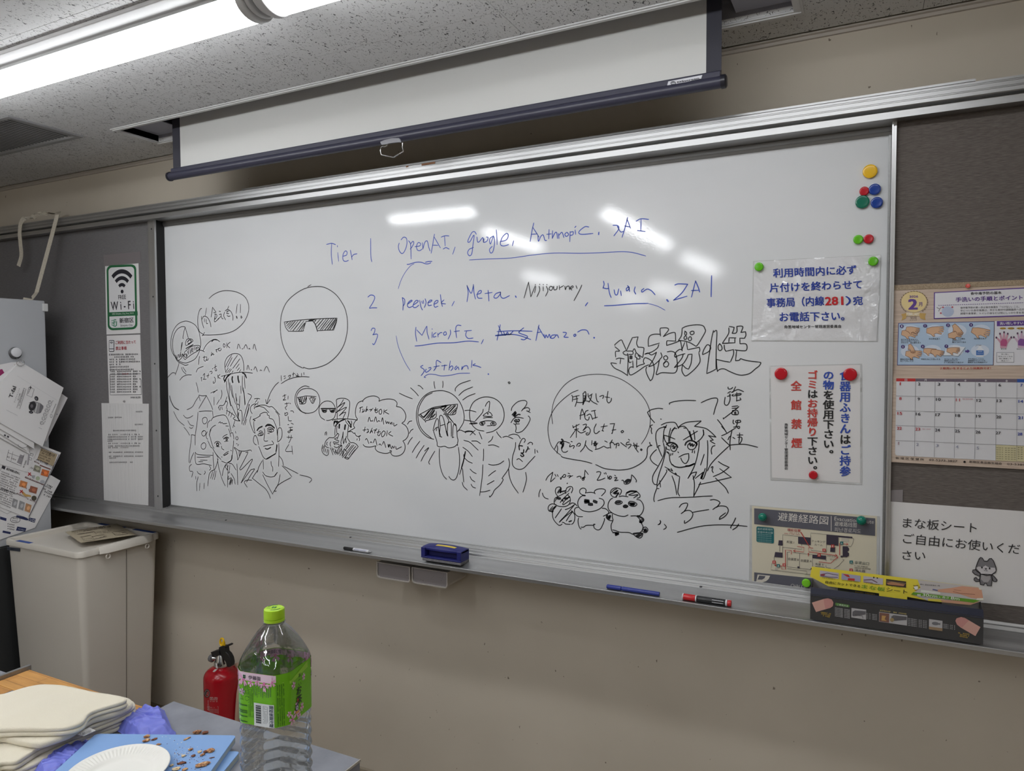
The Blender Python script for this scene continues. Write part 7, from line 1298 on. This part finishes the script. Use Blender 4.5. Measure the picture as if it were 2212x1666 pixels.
# crumbs
def chunk(p, sx, sy, sz, rot, seed, name, label, m_, grp='bread crumbs on the cutting board'):
    bm = bmesh.new(); bmesh.ops.create_icosphere(bm, subdivisions=2, radius=1.0)
    rn = random.Random(seed); o_ = V3((rn.random()*9, rn.random()*9, rn.random()*9))
    for v in bm.verts:
        k = 1+.45*noise.noise(v.co*1.7+o_) + .2*noise.noise(v.co*4+o_); v.co *= k
        x, y = v.co.x*sx, v.co.y*sy; v.co = V3((x*math.cos(rot)-y*math.sin(rot), x*math.sin(rot)+y*math.cos(rot), max(v.co.z*sz, -sz*.75)+sz*.75)) + p
    b = MB(); b.v = [v.co.copy() for v in bm.verts]; b.f = [tuple(v.index for v in f.verts) for f in bm.faces]; b.mi = [0]*len(b.f); bm.free()
    return tag(b.build(name, m_, smooth=False), label, 'crumb', grp)
CR1 = mat('toasted_crust', rgb(176, 126, 84), .85); setcol(CR1, ramp(CR1, noise_tex(CR1, geoco(CR1), 160, 3, .7), [(.35, rgb(96, 54, 38)), (.5, rgb(186, 132, 88)), (.68, rgb(232, 206, 160))]))
CR2 = mat('dark_crust', rgb(110, 66, 50), .85); setcol(CR2, ramp(CR2, noise_tex(CR2, geoco(CR2), 190, 3, .7), [(.35, rgb(64, 36, 30)), (.6, rgb(140, 88, 64))]))
CR3 = mat('pale_crumb', rgb(222, 196, 156), .85)

CRS = [(450, 1240, .0055, .004, CR1, 'toasted bread crumb behind the plate rim'), (445, 1290, .0065, .004, CR1, 'pale toasted bread crumb touching the plate rim'), (545, 1270, .0055, .0025, CR2, 'dark bread crumb just right of the toasted pair'),
       (955, 1262, .0075, .0022, CR1, 'long thin toasted crumb near the back edge of the board'), (1000, 1402, .0038, .003, CR1, 'small toasted crumb in the middle of the board'), (1110, 1432, .0038, .0032, CR3, 'small pale round crumb left of the biggest crust piece'),
       (1252, 1420, .0065, .005, CR1, 'biggest curved crust piece near the right edge of the board'), (1190, 1430, .0042, .0034, CR2, 'dark crust bit joined to the biggest crust piece'), (1150, 1466, .0042, .003, CR1, 'flat toasted crumb below the biggest crust piece'), (908, 1482, .0036, .0028, CR3, 'small pale crumb right of the plate'),
       (1032, 1480, .0036, .0026, CR2, 'small dark crumb in the middle of the board'), (890, 1572, .0072, .003, CR2, 'long brown crumb beside the plate'), (1145, 1600, .0120, .0052, CR1, 'large triangular crust piece with a pale side'), (815, 1650, .0065, .0036, CR3, 'pale crumb by the plate at the near side of the board'),
       (930, 1650, .0045, .003, CR1, 'toasted crumb nearest the camera on the board'), (760, 1600, .0030, .0026, CR3, 'pale crumb tucked against the plate'), (598, 1335, .0042, .0022, CR1, 'flat toasted crumb by the rear right of the plate rim'), (1270, 1500, .0046, .0012, CR2, 'thin dark sliver near the right edge of the board')]
rn = random.Random(5)
for k, (x_, y_, sx, sy, m_, lb) in enumerate(CRS):
    chunk(atz(*g4(x_, y_), ZU+.0002), sx, sy, min(sx, sy)*.55, YAW + rn.uniform(.2, 1.0), k+3, 'bread_crumb', lb, m_)
chunk(atz(*g4(1082, 1188), TZ+.0004), .0075, .0042, .003, YAW+.3, 40, 'bread_crumb', 'toasted crumb lying on the table behind the cutting boards', CR1)
chunk(atz(*g4(1185, 1192), TZ+.0004), .0055, .0032, .0025, YAW+.5, 41, 'bread_crumb', 'darker crumb lying on the table behind the cutting boards', CR2)
for nm, m_, cnt, cen in (('crumb_specks', CR2, 110, (960, 1500)), ('crumb_specks', mat('white_speck', rgb(232, 230, 224), .7), 70, (880, 1420))):
    b = MB()
    for k in range(cnt):
        x_, y_ = rn.gauss(cen[0], 170), rn.gauss(cen[1], 90)
        if not (330 < x_ < 1440-(y_-1215)*.55 and 1225 < y_ < 1660) or x_ < 780 and y_ > 1330: continue
        p = atz(*g4(x_, y_), ZU+.0001); s = rn.uniform(.0004, .0012)
        a = rn.random()*6; c_, d_ = math.cos(a)*s, math.sin(a)*s
        b.add([p+V3((c_, d_, 0)), p+V3((-d_, c_, 0)), p+V3((-c_, -d_, 0)), p+V3((d_*.7, -c_*.7, 0)), p+V3((0, 0, s*.7))], [(0, 1, 4), (1, 2, 4), (2, 3, 4), (3, 0, 4), (3, 2, 1, 0)])
    tag(b.build(nm, m_), 'tiny bread specks scattered over the upper cutting board' if m_ is CR2 else 'tiny white flecks scattered over the upper cutting board', 'crumbs', kind='stuff')

# ================================================================ fire extinguisher
REDP = mat('extinguisher_red', rgb(166, 16, 30), .22)
ec = at(479.5, 1480, -.1); ec = V3((ec.x, -.1, 0)); eR = .0655
ez = lambda py: at(480, py, -.1).z
ext = empty('fire_extinguisher', ec, 'red fire extinguisher with black levers and a yellow ring pin, standing against the wall', 'fire extinguisher')
zs, zn = ez(1462), ez(1440)
prof = [(eR*.8, 0), (eR*.92, .004), (eR*.96, .02), (eR, .022), (eR, zs)]
for k in range(1, 9): a = math.radians(90*k/9); prof.append((eR*(math.cos(a)*.72+.28), zs+(zn-zs)*math.sin(a)))
prof += [(.026, zn+.001), (.024, zn+.004)]
MB().lathe(prof, ec, n=48).build('cylinder_body', REDP, ext, smooth=True)
MB().lathe([(.026, zn), (.027, zn+.004), (.027, ez(1430)), (.022, ez(1426)), (.021, ez(1418)), (.014, ez(1413)), (.013, ez(1405))], ec, n=24).build('chrome_valve', CH, ext, smooth=True)
YE = ec.y-.012
def plate(px, Yp, th, nm, m_, bev=.002): return MB().slab([at(*g4(*p), Yp) for p in px], (0, th, 0)).build(nm, m_, ext, bevel=bev)
BKM = mat('black_lever_metal', rgb(24, 24, 26), .35)
plate([(1352, 110), (1400, 92), (1430, 100), (1440, 170), (1470, 200), (1495, 250), (1506, 310), (1502, 350), (1480, 362), (1455, 355), (1440, 300), (1405, 250), (1375, 215), (1352, 180)], YE-.008, .02, 'carry_lever', BKM)
plate([(1395, 98), (1425, 100), (1440, 84), (1480, 68), (1500, 78), (1490, 92), (1455, 105), (1440, 118), (1400, 125)], YE-.006, .016, 'squeeze_lever', BKM)
plate([(1248, 172), (1330, 150), (1345, 160), (1352, 150), (1365, 210), (1290, 225), (1268, 218)], YE-.012, .028, 'lever_guard', BKM)
GLP = mat('clear_gauge_plastic', rgb(120, 120, 122), .12, .3)
p = at(*g4(1272, 248), YE-.006); MB().lathe([(.0002, 0), (.009, .001), (.0135, .003), (.0145, .008), (.0145, .014), (.012, .016)], p+V3((-.012, .0, 0)), (1, 0, 0), 24).build('pressure_gauge', GLP, ext, smooth=True)
MB().cyl(p, V3((ec.x, ec.y, p.z)), .008, n=16).build('gauge_stem', CH, ext, smooth=True)
YP = mat('yellow_pin_plastic', rgb(236, 190, 24), .35)
MB().tube([at(*g4(1394+24*math.sin(t_*.45), 42-46*math.cos(t_*.45)), YE-.002) for t_ in range(15)], .0034, 8).build('ring_pin', YP, ext, smooth=True)
plate([(1382, 40), (1420, 40), (1424, 92), (1388, 92)], YE-.003, .006, 'pin_tag', YP, .001)
plate([(1312, 310), (1332, 312), (1338, 372), (1318, 368)], YE-.02, .001, 'tie_tag', PAPER, 0)
# body decals wrapped on the cylinder

class Cyl(Print):
    def P(s, x, y, k=0):
        px, py = s.c(x, y); d = ray(px, py)
        a = d.x**2+d.y**2; ox, oy = CAM.x-ec.x, CAM.y-ec.y; bq = d.x*ox+d.y*oy; rr_ = eR+.0004+.0002*k; cq_ = ox*ox+oy*oy-rr_*rr_
        disc = max(bq*bq-a*cq_, 0); t_ = (-bq-math.sqrt(disc))/a; return CAM+d*t_
pr = Cyl(ext, None, (0, -1, 0), g4)
WP_ = (206, 176, 172); DKP = (44, 30, 34)
pr.ell(1205, 688, 38, 54, DKP).ring(1206, 688, 27, 40, 5, (150, 130, 128)).text('G', (1198, 706), (1218, 706), 34, (160, 140, 138), k=3)
pr.text('PEP-10N', (1242, 755), (1338, 757), 20, WP_, bold=.03).text('業務用消火器', (1242, 775), (1338, 777), 16, WP_, bold=.01).tiny((1244, 795), (1335, 797), 11, WP_)
pr.text('alpine', (1205, 900), (1208, 775), 26, (190, 160, 160), up=(1, 0)); pr.line([(1230, 850), (1346, 856), (1346, 945)], 3, WP_).line([(1230, 850), (1230, 912)], 3, WP_).tiny((1240, 870), (1300, 872), 9, WP_)
for k in range(4): pr.tiny((1236, 890+k*14), (1340, 893+k*14), 9, (180, 140, 138))
pr.done()
plate([(1276, 415), (1300, 388), (1340, 376), (1322, 400), (1298, 420)], ec.y-.05, .001, 'seal_tag', PAPER, 0)
hs = [V3((ec.x+.03, ec.y+.045, zn)), V3((ec.x+.06, ec.y+.035, zs-.01)), V3((ec.x+.074, ec.y+.012, zs-.06)), V3((ec.x+.077, ec.y, zs-.15)), V3((ec.x+.076, ec.y, zs-.25)), V3((ec.x+.074, ec.y, .06))]
MB().tube(smooth(hs, 5), .0085, 12).build('hose', mat('tan_rubber_hose', rgb(178, 148, 126), .7), ext, smooth=True)

# ================================================================ tea bottle
bC = atd(595.5, 1500, 1.055); bC = V3((bC.x, bC.y, TZ))
HB = .315; fF, cF = .0280, .0152      # half flat and chamfer leg of the square section
PHI = math.radians(-125)
def sect(n=96):
    out = []
    for i_ in range(n):
        th = 2*math.pi*i_/n; c_, s_ = math.cos(th), math.sin(th); h = fF+cF
        r = min(h/max(abs(c_), 1e-6), h/max(abs(s_), 1e-6), (fF+h)/max(abs(c_)+abs(s_), 1e-6)); out.append((th, r))
    # soften the corners
    rr_ = [r for _, r in out]
    for _ in range(2): rr_ = [(rr_[k-1]+2*rr_[k]+rr_[(k+1) % n])/4 for k in range(n)]
    return [(out[k][0], rr_[k]) for k in range(n)]
SEC = sect()
def bring(z, s, rc_, mix, tw=0.0, wob=0.0):
    """ring at height z: mix 1 = square section times s, 0 = circle of radius rc_"""
    o_ = []
    for th, r in SEC:
        rad = (r*s*mix + rc_*(1-mix)) * (1 + wob*math.sin(th*4+z*420))
        a = th + PHI - math.radians(45) + math.radians(45) + tw; o_.append(V3((bC.x+rad*math.cos(a+math.radians(45)), bC.y+rad*math.sin(a+math.radians(45)), TZ+z)))
    return o_
PET = bpy.data.materials.new('clear_bottle_plastic'); PET.use_nodes = True
nt = PET.node_tree; nt.nodes.clear(); out_ = nt.nodes.new('ShaderNodeOutputMaterial')
tr = nt.nodes.new('ShaderNodeBsdfTransparent'); tr.inputs[0].default_value = (.95, .965, .955, 1)
gs = nt.nodes.new('ShaderNodeBsdfGlossy'); gs.inputs['Roughness'].default_value = .06
lw = nt.nodes.new('ShaderNodeFresnel'); lw.inputs[0].default_value = 1.55
mr = nt.nodes.new('ShaderNodeMapRange'); mr.inputs[1].default_value = 0; mr.inputs[2].default_value = .6; mr.inputs[3].default_value = .03; mr.inputs[4].default_value = .8
mx = nt.nodes.new('ShaderNodeMixShader'); nz = nt.nodes.new('ShaderNodeTexNoise'); nz.inputs['Scale'].default_value = 55; bp = nt.nodes.new('ShaderNodeBump'); bp.inputs['Strength'].default_value = .25; bp.inputs['Distance'].default_value = .004
ge = nt.nodes.new('ShaderNodeNewGeometry'); nt.links.new(ge.outputs['Position'], nz.inputs['Vector']); nt.links.new(nz.outputs[0], bp.inputs['Height']); nt.links.new(bp.outputs[0], gs.inputs['Normal']); nt.links.new(bp.outputs[0], lw.inputs['Normal'])
nt.links.new(lw.outputs[0], mr.inputs[0]); nt.links.new(mr.outputs[0], mx.inputs[0]); nt.links.new(tr.outputs[0], mx.inputs[1]); nt.links.new(gs.outputs[0], mx.inputs[2]); nt.links.new(mx.outputs[0], out_.inputs[0])
bt = empty('tea_bottle', bC, 'large empty clear tea bottle with a lime cap and a green and pink label', 'bottle')
LT, LBt = .2355, .1585
pr_ = [(0, .80, .03, 1), (.004, .93, .03, 1), (.010, .99, .03, 1), (.016, 1, .03, 1)]
z = .020
k = 0
while z < LBt-.006:
    pr_.append((z, 1.0 if k % 2 == 0 else .955, .03, 1)); pr_.append((z+.0035, 1.0 if k % 2 == 0 else .955, .03, 1)); z += .0085; k += 1
pr_ += [(LBt-.004, .99, .03, 1), (LBt, .985, .03, 1), (LT, .985, .03, 1), (LT+.003, .99, .03, 1), (LT+.008, .965, .042, .9), (LT+.016, .90, .041, .7), (LT+.026, .80, .036, .5), (LT+.036, .7, .030, .3), (LT+.045, .6, .024, .12), (LT+.052, .5, .0175, 0), (LT+.055, .4, .0140, 0), (LT+.0565, .4, .0128, 0), (LT+.057, .4, .0158, 0), (LT+.058, .4, .0158, 0), (LT+.0585, .4, .0126, 0), (LT+.062, .4, .0124, 0)]
MB().rings([bring(z_, s_, rc_, mx_, wob=(.008 if z_ < LBt-.006 and z_ > .018 else 0)) for z_, s_, rc_, mx_ in pr_], cap0=True, cap1=False).build('bottle_body', PET, bt, smooth=True)
CAPG = mat('lime_cap_plastic', rgb(172, 216, 40), .38); zc0 = LT+.0592
def circ(z, r, n=60, kn=0.0): return [V3((bC.x+(r+(kn if i_ % 2 else 0))*math.cos(2*math.pi*i_/n), bC.y+(r+(kn if i_ % 2 else 0))*math.sin(2*math.pi*i_/n), TZ+z)) for i_ in range(n)]
MB().rings([circ(zc0, .0130), circ(zc0+.0005, .0148), circ(zc0+.0042, .0148), circ(zc0+.0045, .0141)]).build('tamper_ring', CAPG, bt, smooth=True)
MB().rings([circ(zc0+.0050, .0139), circ(zc0+.0054, .0148, kn=-.0003), circ(zc0+.016, .0148, kn=-.0003), circ(zc0+.0180, .0143), circ(zc0+.0192, .0128), circ(zc0+.0194, .010), circ(zc0+.0194, .001)]).build('cap', CAPG, bt, smooth=True)
zcap = TZ+zc0+.0195
pr = Print(bt, lambda x, y: V3((bC.x+x, bC.y+y, zcap)), (0, 0, 1), lambda x, y: (x*.001*math.cos(YAW)-y*-.001*-math.sin(YAW)*-1, x*.001*math.sin(YAW)+y*-.001*math.cos(YAW)), dz=.0001, step=.0001)
CG = (20, 110, 60)
for a in range(4): pr.ell(2.6*math.cos(a*1.57+.78), 2.6*math.sin(a*1.57+.78), 1.7, 1.7, CG, 1, n=12)
for a0_ in (20, 200): pr.ring(0, 0, 10.5, 10.5, 1.6, CG, 1, a0=a0_, a1=a0_+80)
pr.tiny((-10, 4), (-5, 4), 2, CG); pr.done()
# label sleeve; prints are laid on it by angle (u, degrees) and height
def lab(u, v, off=.0009):
    th = math.radians(u); h = fF+cF
    i_ = (u/360*96) % 96; a_, f_ = int(i_), i_-int(i_); r = SEC[a_][1]*(1-f_)+SEC[(a_+1) % 96][1]*f_
    r = r*.985+off; a = th+PHI+math.radians(45); return V3((bC.x+r*math.cos(a), bC.y+r*math.sin(a), TZ+v))
LBM = mat('green_label_film', rgb(116, 190, 30), .22)
vs0 = [[lab(k*360/96, v) for k in range(96)] for v in (LBt+.001, LBt+.04, LT-.02, LT-.001)]
MB().rings(vs0, False, False).rings([[lab(k*360/96, v, .0005) for k in range(96)] for v in (LBt+.001, LT-.001)], False, False).build('label_sleeve', LBM, bt, smooth=True)
class Lab(Print):
    def P(s, x, y, k=0): return lab(x, y, .0012+.00012*k if s.gloss != 'in' else .0002)
pr = Lab(bt, None, (0, -1, 0)); pr.gloss = True
# with u: 45 is the chamfer turned to the camera's right; the left face is centred on u = 0, the right face on u = 90
import math as _mm
PI_, PK1, PKD, DGN, PGR = math.pi, (232, 188, 214), (214, 120, 166), (18, 78, 44), (150, 206, 60)
def grid(u0, u1, v0, v1, col, k=1, n=6):
    b = pr.mb(col, 'printed_shape')
    for i_ in range(n):
        a, c_ = u0+(u1-u0)*i_/n, u0+(u1-u0)*(i_+1)/n; b.add([pr.P(a, v0, k), pr.P(c_, v0, k), pr.P(c_, v1, k), pr.P(a, v1, k)], [(0, 1, 2, 3)])
def flower(u, v, s, rot=0, c1=PK1, c2=PKD, k=3):
    for q_ in range(5):
        a = rot+q_*2*PI_/5; su, sv = s*900, s
        pts = [(u+su*t_*_mm.cos(a+w_), v+sv*t_*_mm.sin(a+w_)) for t_, w_ in ((.1, 0), (.6, -.45), (.95, -.28), (.85, 0), (1.0, .26), (.6, .45))]
        pr.poly(pts, c1, k)
    pr.poly([(u+s*900*.28*_mm.cos(t_), v+s*.28*_mm.sin(t_)) for t_ in (0, 1, 2, 3, 4, 5)], c2, k+1)
for u0 in (0, 180, 90, 270):
    pass
top = LT-.001
for a, c_ in ((-60, 40), (120, 220)):
    grid(a, c_-8, top-.012, top, PK1, 1, 12)
    for k in range(7): flower(a+6+k*14, top-.010-(k % 2)*.004, .0075+.002*(k % 3), k*.7, (236, 184, 212) if k % 2 else (224, 168, 200))
    for k in range(4): flower(a+4+k*9, top-.026-k*.001, .006, k*1.3, (206, 172, 200), (196, 140, 180))
grid(-34, 36, top-.0105, top-.0005, (232, 206, 222), 4, 10)
def ltext(t_, u0, u1, v, h, col, k=6, bold=0.0): pr.text(t_, (u0, v), (u1, v), h, col, k=k, bold=bold, up=(0, 1))
for uu in (-24, 156):
    for a in range(4): pr.poly([(uu+1.7*_mm.cos(a*1.57+.78)+1.4*_mm.cos(t_), top-.0065+.0019*_mm.sin(a*1.57+.78)+.0016*_mm.sin(t_)) for t_ in (0, 1, 2, 3, 4, 5)], DGN, 6)
    ltext('伊藤園', uu+8, uu+33, top-.0095, .006, (50, 44, 60), bold=.015)
def vcol(t_, u, v, du, dv, col, k=5, bold=0.0):
    for q_, chh in enumerate(t_):
        vs, fs = glyphs(chh, bold, 1)
        pr.mb(col, 'lettering').add([pr.P(u+(x-.5)*du, v-q_*dv-(.88-y)*dv, k) for x, y, j in vs], fs)
# left face: small print columns, barcode
rnl = random.Random(9)
def vt(u, v0, v1, col=(40, 84, 36), s=1.5):
    v = v0
    while v > v1:
        if rnl.random() < .9: grid(u, u+s*rnl.uniform(.6, 1), v-.0012, v, col, 5, 1)
        v -= .0017
for k in range(10): vt(-6+k*3.6, top-.0155, top-.030-(k % 3)*.002, (70, 84, 80))
grid(-6, 32.5, LBt+.001, LBt+.034, (222, 226, 228), 4, 6)
for k in range(22): 
    v = LBt+.0055+k*.00115; grid(-2, 9, v, v+.0006*(1+(k % 3 == 0)), (40, 44, 54), 6, 2)
for k in range(4): vt(13+k*2.6, LBt+.031, LBt+.006, (110, 116, 124), 1.2)
vcol('開栓後要冷蔵', 28, LBt+.033, 7.5, .0052, (36, 58, 84), bold=.02)
for k in range(3): vt(-26+k*3.4, top-.017, top-.032, (60, 90, 60))
for k in range(4): vt(-17+k*2.8, top-.02, LBt+.012, (44, 92, 30), 1.3)
for k, v in enumerate((.028, .020, .0175, .012, .0045)): 
    for q_ in range(8): grid(-40+q_*2.6, -38.2+q_*2.6, LBt+v-.0008, LBt+v+.0009, (36, 80, 36), 5, 1)
pr.ring(-20, LBt+.0385, 3.6, .0032, .0006, (30, 84, 40), 5); pr.line([(-33, LBt+.036), (-30, LBt+.041), (-27, LBt+.036), (-33, LBt+.036)], .0006, (30, 84, 40), 5)
# chamfer: two columns; right face: brush lettering, blossom
for k in range(4): vt(38+k*3.0, top-.014, LBt+.004, (36, 84, 26), 1.3)
grid(36, 37, LBt+.001, top-.011, (90, 160, 30), 4, 1)
pr.poly([(44, top-.012), (60, top-.0125), (74, top-.0085), (110, top-.001), (110, top-.010), (80, top-.0145), (60, top-.017)], PGR, 3)
vcol('お〜い', 84, top-.010, 11, .0066, (18, 60, 40), bold=.01); vcol('お茶', 81, top-.028, 18, .0135, (14, 44, 34), bold=.03)
for u, v, s in ((62, LBt+.006, .008), (72, LBt+.013, .008), (56, LBt+.016, .005), (80, LBt+.006, .007), (74, LBt+.022, .006), (90, LBt+.014, .007)): flower(u, v, s, u, (236, 184, 214), (222, 110, 160))
pr.poly([(74+4.6*_mm.cos(t_*.4), LBt+.0185+.0048*_mm.sin(t_*.4)) for t_ in range(16)], (50, 50, 100), 7).poly([(74+3.1*_mm.cos(t_*.4), LBt+.0185+.0033*_mm.sin(t_*.4)) for t_ in range(16)], (226, 222, 226), 8).poly([(74+1.2*_mm.cos(t_*.4), LBt+.0185+.0015*_mm.sin(t_*.4)) for t_ in range(16)], (90, 90, 120), 9)
grid(70, 80, LBt+.010, LBt+.0135, (226, 176, 90), 7, 2); pr.poly([(76.5+1.8*_mm.cos(t_*.4), LBt+.0285+.0028*_mm.sin(t_*.4)) for t_ in range(16)], (186, 50, 60), 7)
flower(66, top-.022, .006, .5, (236, 184, 214)); flower(97, top-.02, .006, 1.5)
# inner side of the far wall of the sleeve, seen through the shoulder
pr.gloss = False
class LabIn(Print):
    def P(s, x, y, k=0): return lab(x, y, .0002-.0001*k)
pq = LabIn(bt, None, (0, -1, 0)); old = pr; pr = pq
for a in (150, 185, 215, 240): 
    flower(a, top-.012, .011, a, (214, 160, 194), (196, 110, 156), 1)
grid(135, 250, top-.010, top-.0005, (206, 160, 190), 1, 16); ltext('伊藤園', 232, 205, top-.0085, .006, (70, 56, 80), k=3, bold=.01)
pr.done(); pr = old; pr.gloss = True; pr.done()
